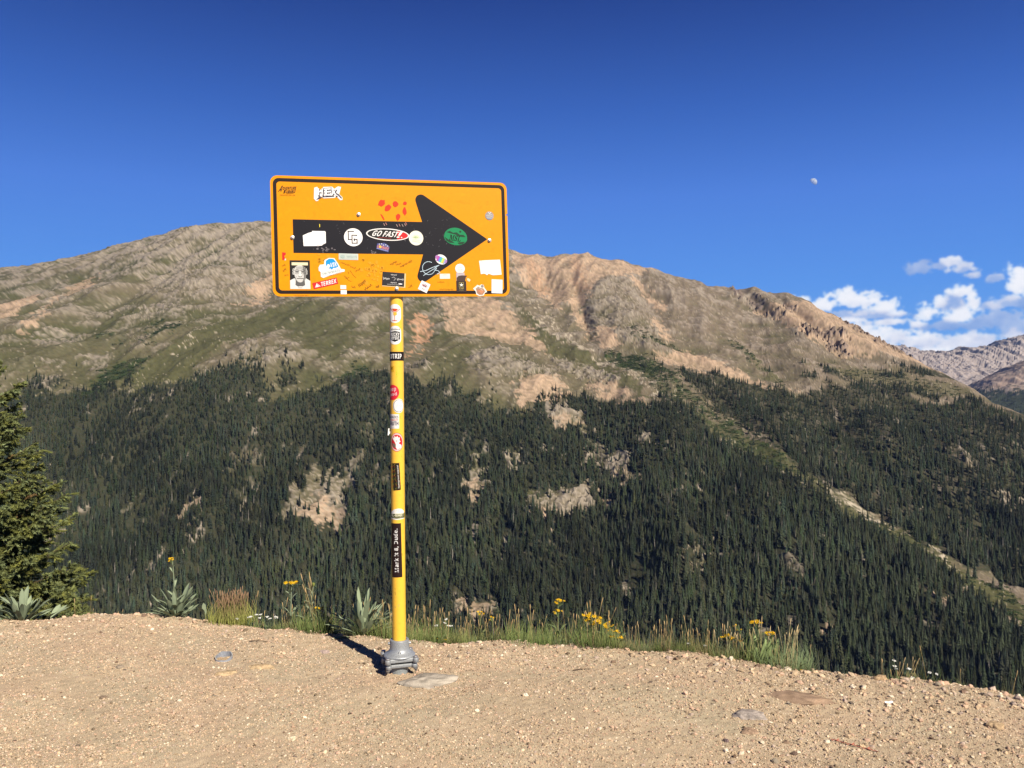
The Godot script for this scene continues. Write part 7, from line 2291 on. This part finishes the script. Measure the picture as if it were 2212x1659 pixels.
func flower_head(parent: Node3D, at: Vector3, n: int, size: float, flat: float, seed_: int, col := Color(0.66, 0.42, 0.006)) -> void:
	var r := RandomNumberGenerator.new()
	r.seed = seed_
	var s := Shape.new()
	size *= 1.3
	for k in n:
		var d := Vector3(r.randfn(), 0, r.randfn()) * size * 0.40
		d.y = r.randf_range(-0.4, 0.4) * size * flat - d.length() * 0.25
		var c := at + d
		s.tube([at - Vector3(0, size * 0.9, 0), c], [0.0009, 0.0007], 3, Color(0.12, 0.15, 0.05), false)
		var up := Vector3(r.randfn() * 0.35, 1, r.randfn() * 0.35 + 0.25).normalized()
		var a := up.cross(Vector3.RIGHT).normalized()
		var b := up.cross(a)
		var rad := size * r.randf_range(0.20, 0.30)
		var cc := col * r.randf_range(0.75, 1.12)
		for q in 8:
			var f := TAU * q / 8.0
			var e := a * cos(f) + b * sin(f)
			var g := a * cos(f + 0.42) + b * sin(f + 0.42)
			s.quad(c + e * rad * 0.2, c + (e + g * 0.0) * rad + up * rad * 0.1, c + (e + g).normalized() * rad * 1.05, c + g * rad * 0.2, cc)
		s.lathe([Vector2(rad * 0.38, 0), Vector2(rad * 0.3, rad * 0.25), Vector2(0, rad * 0.32)], 7, cc * Color(0.85, 0.7, 0.8), Transform3D(Basis(a, up, b), c))
	obj("flower_head", s.mesh(), tinted("petal", 0.7, 0.25, 0.3), parent)

func flower_stalk(t: Node3D, base: Vector3, height: float, bend: Vector3, heads: Array, leaves: int, col: Color, seed_: int) -> void:
	var r := RandomNumberGenerator.new()
	r.seed = seed_
	var s := Shape.new()
	var pts := []
	var rad := []
	for k in 7:
		var f := k / 6.0
		pts.append(base + Vector3(0, height * f, 0) + bend * f * f)
		rad.append(0.0042 * (1.0 - 0.5 * f))
	s.tube(pts, rad, 6, col * 0.9, false)
	obj("stem", s.mesh(), tinted("soft_leaf"), t)
	for k in leaves:
		var f := lerpf(0.1, 0.88, (k + 0.5) / leaves)
		var turn := k * 2.4 + r.randf_range(-0.3, 0.3)
		leaf_part(t, base + Vector3(0, height * f, 0) + bend * f * f, turn, r.randf_range(0.7, 1.15), r.randf_range(0.2, 0.8), lerpf(0.075, 0.028, f) * r.randf_range(0.8, 1.2), lerpf(0.017, 0.009, f), col * r.randf_range(0.85, 1.2))
	for h: Array in heads:   # [offset from the top, flowers, size, flatness]
		var at: Vector3 = pts[6] + h[0]
		if h[0].length() > 0.004:
			var b := Shape.new()
			b.tube([pts[5], at - Vector3(0, h[2] * 0.8, 0)], [0.0018, 0.0012], 5, col * 0.9, false)
			obj("stem", b.mesh(), tinted("soft_leaf"), t)
		flower_head(t, at, h[1], h[2], h[3], seed_ * 7 + int(at.x * 100.0))

func grass_shape(blades: int, height: float, radius: float, lean: float, seed_: int, low: Color, high: Color, stalks := 0, stalk_h := 0.0, seedcol := Color(0.34, 0.24, 0.12)) -> ArrayMesh:
	var r := RandomNumberGenerator.new()
	r.seed = seed_
	var s := Shape.new()
	for k in blades:
		var f := r.randf() * TAU
		var d := Vector3(cos(f), 0, sin(f))
		var b := d * radius * sqrt(r.randf())
		var h := height * r.randf_range(0.45, 1.05)
		var tip := b + Vector3(0, h, 0) + d * h * r.randf_range(0.1, lean) + Vector3(r.randfn(), 0, r.randfn()) * h * 0.12
		var cc := r.randf_range(0.7, 1.3)
		s.blade(b - Vector3(0, 0.012, 0), tip, Vector3(d.x, -0.2, d.z) * h * r.randf_range(0.1, 0.7), r.randf_range(0.0018, 0.0036), low * cc, high * cc)
	for k in stalks:
		var f := r.randf() * TAU
		var b := Vector3(cos(f), 0, sin(f)) * radius * r.randf() * 0.9
		var h := stalk_h * r.randf_range(0.7, 1.1)
		var tip := b + Vector3(r.randfn() * 0.2 * h, h, r.randfn() * 0.14 * h)
		var straw := seedcol * r.randf_range(0.8, 1.2)
		s.tube([b, b.lerp(tip, 0.5) + Vector3(0.003, 0, 0), tip], [0.0011, 0.0009, 0.0006], 3, high.lerp(straw, 0.6), false)
		var up := (tip - b).normalized()
		var l := h * r.randf_range(0.12, 0.22)
		s.tube([tip - up * l, tip - up * l * 0.6, tip - up * l * 0.2, tip], [0.0006, 0.0019, 0.0016, 0.0003], 5, straw, false)
	return s.mesh()

func tuft(label: String, at: Vector2, m: ArrayMesh, group := "grass clumps along the crest") -> void:
	var o := obj("grass_clump", m, tinted("grass_blade", 0.75, 0.25, 0.35))
	o.position = on_ground(at.x, at.y)
	o.scale = Vector3.ONE * GROW
	tag(o, label, "grass", group)

func yarrow(label: String, at: Vector2, heads: int, height: float, seed_: int) -> void:
	var t := thing("yarrow", label, "flower", on_ground(at.x, at.y), 0.0, "white yarrow flowers along the crest")
	t.scale = Vector3.ONE * GROW
	var r := RandomNumberGenerator.new()
	r.seed = seed_
	for k in heads:
		var tip := Vector3(r.randf_range(-1, 1) * 0.055, height * r.randf_range(0.40, 1.05), r.randf_range(-1, 1) * 0.02)
		var s := Shape.new()
		s.tube([Vector3(tip.x * 0.3, -0.01, tip.z * 0.3), tip * 0.6, tip], [0.0016, 0.0013, 0.001], 4, Color(0.10, 0.13, 0.06), false)
		obj("stem", s.mesh(), tinted("soft_leaf"), t)
		var h := Shape.new()
		for q in 16:
			var f := r.randf() * TAU
			var e := Vector3(cos(f), 0, sin(f)) * 0.0070 * sqrt(r.randf())
			var c := tip + e + Vector3(0, r.randf_range(0, 0.004), 0)
			h.lathe([Vector2(0.0022, 0), Vector2(0.0018, 0.0012), Vector2(0, 0.0016)], 6, Color(0.52, 0.52, 0.48) * r.randf_range(0.8, 1.05), Transform3D(Basis(Vector3.RIGHT, 0.3), c))
		obj("flower_head", h.mesh(), tinted("petal"), t)
	for k in 7:
		leaf_part(t, Vector3(r.randf_range(-0.012, 0.012), 0, 0), r.randf() * TAU, r.randf_range(0.5, 1.2), 0.5, 0.035, 0.006, Color(0.09, 0.12, 0.055))

func yellow(label: String, at: Vector2, height: float, heads: Array, leaves: int, seed_: int, col := Color(0.115, 0.150, 0.070)) -> void:
	var t := thing("yellow_wildflower", label, "flower", on_ground(at.x, at.y) - Vector3(0, 0.01, 0), 0.0, "yellow wildflowers along the crest")
	t.scale = Vector3.ONE * GROW
	flower_stalk(t, Vector3.ZERO, height, Vector3(0.006 * (seed_ % 5 - 2), 0, 0.004), heads, leaves, col, seed_)

func build_plants() -> void:
	var t := rosette("broad grey-green leafy plant at the foot of the spruce", Vector2(-3.181, -5.408), 60, 0.165, 0.024, 1.0, SAGE, 301)
	flower_stalk(t, Vector3(-0.115, 0, 0.02), 0.20, Vector3(-0.015, 0, 0), [[Vector3.ZERO, 7, 0.028, 0.3]], 5, SAGE, 302)
	for k in 5:
		leaf_part(t, Vector3(0.10 + 0.01 * k, 0, 0.01), 1.2 + k * 0.5, 0.8, 0.4, 0.13, 0.032, SAGE * (0.85 + 0.1 * k))
	for k in 6:
		leaf_part(t, Vector3(-0.10, 0, 0.01), 3.9 + k * 0.55, 0.95 + 0.08 * k, 0.4, 0.13, 0.03, SAGE * (0.85 + 0.08 * k))
	t = rosette("grey-green rosette with one tall yellow flower stalk, second from the spruce", Vector2(-2.187, -5.429), 60, 0.155, 0.023, 1.05, SAGE, 303)
	flower_stalk(t, Vector3(-0.012, 0, -0.01), 0.285, Vector3(-0.012, 0, 0), [[Vector3.ZERO, 9, 0.022, 0.6]], 9, SAGE, 304)
	rosette("small pale seedling rosette between the big rosette and the red grass", Vector2(-1.964, -5.354), 7, 0.10, 0.022, 1.1, SAGE * 1.1, 305)
	rosette("large pale green rosette just left of the sign post", Vector2(-0.908, -5.054), 62, 0.200, 0.024, 1.05, Color(0.215, 0.26, 0.165), 306)
	t = thing("yellow_wildflower", "woolly stalk with a flat yellow flower head right of the red grass", "flower", on_ground(-1.372, -5.161), 0.0, "yellow wildflowers along the crest")
	t.scale = Vector3.ONE * GROW
	flower_stalk(t, Vector3.ZERO, 0.225, Vector3(0.006, 0, 0), [[Vector3.ZERO, 10, 0.027, 0.3]], 10, SAGE * 0.95, 307)
	t = thing("woolly_stalk", "woolly grey stalk with a green bud left of the pale rosette", "plant", on_ground(-1.251, -5.150), 0.0)
	t.scale = Vector3.ONE * GROW
	flower_stalk(t, Vector3.ZERO, 0.215, Vector3(0.018, 0, 0), [], 16, SAGE, 308)
	var bud := Shape.new()
	for k in 14:
		bud.leaf(Vector3(0.018, 0.208, 0), Vector3(sin(k * 2.4), 0, cos(k * 2.4)), 1.0, -0.5, 0.022, 0.006, Color(0.17, 0.19, 0.05))
	obj("bud", bud.mesh(), tinted("soft_leaf"), t)
	yellow("low yellow flower pair between the woolly stalk and pale rosette", Vector2(-1.181, -5.113), 0.130, [[Vector3(-0.006, 0, 0), 4, 0.018, 0.4], [Vector3(0.010, -0.006, 0), 4, 0.016, 0.4]], 5, 311)
	yellow("tall yellow flower spike standing alone behind the grass right of the post", Vector2(0.272, -4.922), 0.215, [[Vector3(0.004, 0, 0), 8, 0.022, 0.5], [Vector3(-0.004, -0.045, 0), 7, 0.020, 0.5]], 7, 312)
	yellow("dense domed yellow flower head, largest right of the post", Vector2(0.459, -4.845), 0.140, [[Vector3.ZERO, 16, 0.034, 0.9], [Vector3(0.006, -0.025, 0), 6, 0.022, 0.7]], 6, 313)
	yellow("yellow flower head right of the largest one", Vector2(0.544, -4.827), 0.112, [[Vector3(0.002, 0, 0), 10, 0.028, 0.7], [Vector3(0.008, -0.02, 0), 4, 0.018, 0.6]], 5, 314)
	yellow("yellow flower leaning low at the end of the long grass", Vector2(0.619, -4.783), 0.072, [[Vector3.ZERO, 10, 0.025, 1.0], [Vector3(0.004, -0.022, 0), 5, 0.02, 0.6]], 4, 315)
	yellow("thin pale yellow flower near the rock clearing", Vector2(-0.188, -5.035), 0.185, [[Vector3.ZERO, 5, 0.022, 0.5]], 5, 316, Color(0.12, 0.14, 0.06))
	yellow("thin drooping yellow flower, shorter of the pale pair", Vector2(-0.119, -5.037), 0.155, [[Vector3.ZERO, 4, 0.018, 0.8]], 5, 317, Color(0.12, 0.14, 0.06))
	yellow("tiny yellow flower low in the grass beside the post", Vector2(-0.423, -4.905), 0.030, [[Vector3.ZERO, 5, 0.016, 0.8]], 3, 318)
	yellow("round yellow flower head at the left of the right hand clump", Vector2(1.206, -4.677), 0.135, [[Vector3.ZERO, 11, 0.028, 0.5], [Vector3(0.006, -0.02, 0), 3, 0.014, 0.5]], 6, 319)
	yellow("small yellow double flower on a bare leaning stalk", Vector2(1.276, -4.639), 0.180, [[Vector3(-0.004, 0, 0), 3, 0.018, 0.5], [Vector3(0.008, -0.018, 0), 3, 0.014, 0.5]], 4, 320)
	yellow("tallest flat yellow flower of the right hand clump", Vector2(1.364, -4.605), 0.222, [[Vector3.ZERO, 9, 0.026, 0.25]], 9, 321)
	yellow("flat yellow flower beside the tallest in the right hand clump", Vector2(1.421, -4.571), 0.200, [[Vector3.ZERO, 8, 0.026, 0.25]], 9, 322)
	yellow("tiny yellow flower at the foot of the right hand clump", Vector2(1.519, -4.419), 0.018, [[Vector3.ZERO, 3, 0.016, 0.6]], 3, 323)
	yarrow("white yarrow cluster in the shade right of the red grass", Vector2(-1.510, -5.205), 6, 0.072, 331)
	yarrow("white yarrow low in front of the red grass", Vector2(-1.668, -5.240), 4, 0.050, 332)
	yarrow("white yarrow scattered in the grass right of the post", Vector2(-0.401, -4.977), 5, 0.115, 333)
	yarrow("single white yarrow left of the right hand clump", Vector2(1.079, -4.750), 2, 0.085, 334)
	yarrow("white yarrow alone on the bare crest at the right", Vector2(2.023, -4.354), 4, 0.085, 335)
	yarrow("rightmost white yarrow cluster on the crest", Vector2(2.122, -4.314), 4, 0.062, 336)
	# grass
	var g1 := Color(0.068, 0.098, 0.028)
	var g2 := Color(0.125, 0.160, 0.055)
	var blue := Color(0.090, 0.125, 0.060)
	var blue2 := Color(0.150, 0.195, 0.100)
	tuft("round grass clump with a haze of rust red seed heads", Vector2(-1.797, -5.326), grass_shape(420, 0.115, 0.085, 0.45, 401, Color(0.14, 0.16, 0.035), Color(0.22, 0.22, 0.07), 230, 0.150, Color(0.20, 0.130, 0.080)))
	tuft("tight green grass tuft left of the pale rosette", Vector2(-1.199, -5.090), grass_shape(190, 0.115, 0.05, 0.85, 402, g1, g2, 8, 0.24))
	tuft("fine green grass between the pale rosette and the post", Vector2(-0.758, -5.032), grass_shape(200, 0.115, 0.06, 0.5, 403, g1, g2, 6, 0.17))
	tuft("thick spreading grass tuft under the domed yellow flowers", Vector2(0.489, -4.810), grass_shape(260, 0.120, 0.06, 0.9, 404, g1, g2, 7, 0.20))
	tuft("green grass tuft right of the post with dry stalks", Vector2(-0.526, -4.955), grass_shape(240, 0.115, 0.09, 0.7, 405, g1, g2, 5, 0.18))
	tuft("blue-green grass tuft sprawling over the gravel at the right hand clump", Vector2(1.484, -4.484), grass_shape(260, 0.115, 0.055, 1.1, 406, blue, blue2, 14, 0.18, Color(0.42, 0.33, 0.18)))
	tuft("upright leafy grass tuft in the middle of the right hand clump", Vector2(1.364, -4.580), grass_shape(170, 0.155, 0.06, 0.4, 407, g1, g2, 9, 0.22, Color(0.42, 0.34, 0.19)))
	tuft("small blue-green grass tuft under the round yellow flower", Vector2(1.200, -4.662), grass_shape(130, 0.085, 0.045, 0.7, 408, blue, blue2, 6, 0.17, Color(0.42, 0.36, 0.22)))
	tuft("green grass tuft behind the low gravel hump", Vector2(0.118, -4.922), grass_shape(230, 0.115, 0.09, 0.7, 409, g1, g2, 6, 0.18))
	tuft("sparse dry stalks on the bare crest at the right", Vector2(2.041, -4.331), grass_shape(26, 0.05, 0.06, 0.5, 410, g1, Color(0.25, 0.22, 0.10), 7, 0.10, Color(0.34, 0.26, 0.14)))
	var lv := RandomNumberGenerator.new()
	lv.seed = 9
	t = thing("leafy_plant", "upright clump of narrow pale leaves under the tallest yellow flowers", "plant", on_ground(1.368, -4.557))
	t.scale = Vector3.ONE * GROW
	for k in 22:
		leaf_part(t, Vector3(lv.randf_range(-0.07, 0.06), -0.005, lv.randf_range(-0.02, 0.02)), lv.randf() * TAU, lv.randf_range(1.0, 1.45), lv.randf_range(0.0, 0.4), lv.randf_range(0.07, 0.15), lv.randf_range(0.012, 0.024), Color(0.155, 0.205, 0.085) * lv.randf_range(0.75, 1.25))
	# the rest of the grass along the crest
	var lawn := Node3D.new()
	lawn.name = "grass"
	add_child(lawn, true)
	tag(lawn, "uneven green grass growing along the edge of the gravel", "grass", "", "stuff")
	var r := RandomNumberGenerator.new()
	r.seed = 91
	var where := noise(92, 1.6, 3)
	for kind in 4:
		var m: ArrayMesh = [grass_shape(36, 0.070, 0.03, 1.3, 421, g1, g2), grass_shape(26, 0.09, 0.03, 0.9, 422, g1, Color(0.20, 0.21, 0.08), 1, 0.16), grass_shape(30, 0.06, 0.035, 1.4, 423, blue, blue2), grass_shape(20, 0.075, 0.03, 0.9, 424, Color(0.12, 0.11, 0.05), Color(0.26, 0.22, 0.11), 1, 0.15)][kind]
		var places := []
		var tints := PackedColorArray()
		for k in 620:
			var x := r.randf_range(-4.1, 3.6)
			var off := 0.02 + absf(r.randfn()) * 0.21
			var n := where.get_noise_2d(x, 0.0)
			var thick := 0.10
			if x > -1.48 and x < 0.80:
				thick = 0.9
				if x < -0.98 and x > -1.48:
					thick = 0.55
			elif x > 0.80 and x < 1.56:
				thick = 0.7
				off *= 0.6
			elif x < -1.48:
				thick = 0.03
				off += 0.14
			else:
				off += 0.08
				thick = 0.02
			if r.randf() > thick + n * 0.3:
				continue
			var z := crest_at(x) - off + 0.02
			var q := r.randf_range(0.55, 1.15) * (0.8 if off < 0.06 else 1.0)
			places.append(Transform3D(Basis(Vector3.UP, r.randf() * TAU).scaled(Vector3.ONE * q * GROW), on_ground(x, z)))
			tints.append(Color(1, 1, 1) * r.randf_range(0.75, 1.2))
		many("tufts", m, tinted("grass_blade"), places, tints, lawn)

# ---------------------------------------------------------------- the near spruce
func spruce_crown(height: float, reach: float, seed_: int, limbs: int) -> ArrayMesh:
	var r := RandomNumberGenerator.new()
	r.seed = seed_
	var s := Shape.new()
	for k in limbs:
		var f := (k + r.randf()) / limbs
		var y := height * (1.0 - pow(f, 0.75))      # more branches near the ground
		var down := 1.0 - y / height
		var l := reach * (0.10 + 0.90 * pow(down, 0.8)) * r.randf_range(0.72, 1.12)
		var a := r.randf() * TAU
		var out := Vector3(cos(a), 0, sin(a))
		var side := Vector3(-out.z, 0, out.x)
		var rise := lerpf(0.55, -0.18, down)
		var axis := []
		var rad := []
		for q in 6:
			var t := q / 5.0
			axis.append(Vector3(0, y, 0) + out * l * t + Vector3(0, l * (rise * t + 0.20 * t * t), 0))
			rad.append(0.011 * (1.0 - 0.8 * t) * (0.4 + down))
		s.tube(axis, rad, 4, Color(0.07, 0.05, 0.035), false)
		var twigs := int(8 + l * 34.0)
		for q in twigs:
			var t := lerpf(0.18, 1.0, (q + r.randf()) / twigs)
			var i := mini(int(t * 5.0), 4)
			var root: Vector3 = axis[i].lerp(axis[i + 1], t * 5.0 - i)
			var tl := lerpf(0.20, 0.075, t) * minf(1.0, l * 2.2) * r.randf_range(0.7, 1.3)
			var turn := (1.0 if q % 2 == 0 else -1.0) * r.randf_range(0.4, 1.15)
			if q >= twigs - 2:
				turn *= 0.2
			var dir := (out * cos(turn) + side * sin(turn) + Vector3(0, r.randf_range(-0.45, 0.5), 0)).normalized()
			var light := r.randf_range(0.75, 1.3)
			var col := Color(0.120, 0.126, 0.032).lerp(Color(0.100, 0.122, 0.058), r.randf()) * light
			if r.randf() < 0.012:
				col = Color(0.13, 0.085, 0.035)
			brush(s, root, dir, tl, col, r)
			for e in 2:
				var mid := root + dir * tl * r.randf_range(0.25, 0.6)
				var d2 := (dir + Vector3(r.randfn(), r.randfn() * 0.5, r.randfn()) * 0.55).normalized()
				brush(s, mid, d2, tl * 0.55, col * r.randf_range(0.9, 1.15), r)
	return s.mesh()

func brush(s: Shape, root: Vector3, dir: Vector3, l: float, col: Color, r: RandomNumberGenerator) -> void:
	var a := dir.cross(Vector3(0.3, 1, 0.2)).normalized()
	var b := dir.cross(a)
	var n := int(8 + l * 170.0)
	for k in n:
		var t := (k + r.randf()) / n
		var f := k * 2.4 + r.randf()
		var e := (a * cos(f) + b * sin(f)) * 0.75 + dir * 0.8
		var p := root + dir * l * t
		var q := e.cross(dir).normalized() * 0.0052
		var len_ := 0.024 * r.randf_range(0.7, 1.2)
		s.tri(p - q, p + q, p + e * len_, col * r.randf_range(0.8, 1.2))

func build_spruce() -> void:
	var at := Vector3(-5.86, -3.12, -9.3)
	var t := thing("spruce_tree", "near green spruce cut by the left edge, standing below the crest", "tree", at)
	t.scale = Vector3.ONE * GROW
	obj("crown", spruce_crown(3.62, 1.02, 501, 290), tinted("near_needles", 0.8, 0.25, 0.2), t)
	var s := Shape.new()
	s.tube([Vector3(0, -0.3, 0), Vector3(0.01, 1.2, 0), Vector3(0, 3.5, 0.01)], [0.085, 0.06, 0.008], 10, Color(0.10, 0.075, 0.055))
	obj("trunk", s.mesh(), tinted("bark"), t)
	t = thing("spruce_sapling", "small spruce sapling behind the leafy plant near the left edge", "tree", Vector3(-3.14, ground_y(-3.14, -5.78) - 0.02, -5.78))
	t.scale = Vector3.ONE * GROW
	obj("crown", spruce_crown(0.36, 0.20, 502, 40), tinted("near_needles"), t)
	s = Shape.new()
	s.tube([Vector3(0, -0.05, 0), Vector3(0, 0.34, 0)], [0.008, 0.002], 6, Color(0.10, 0.075, 0.055))
	obj("trunk", s.mesh(), tinted("bark"), t)


func _ready() -> void:
	rng.seed = 1
	for i in range(0, CREST.size(), 2):
		crest_x.append(CREST[i])
		crest_z.append(CREST[i + 1])
	n_lump = noise(51, 1.1, 2)
	n_grain = noise(52, 22.0, 3)
	n_warp = noise(5, 0.05, 4)
	n_ledge = noise(34, 0.055, 3)
	set_up()
	build_ground()
	draw_cover()
	build_mountain()
	build_far_hills()
	build_forest()
	build_moon()
	build_sign()
	build_spruce()
	build_plants()
	build_rocks()
	build_gravel()
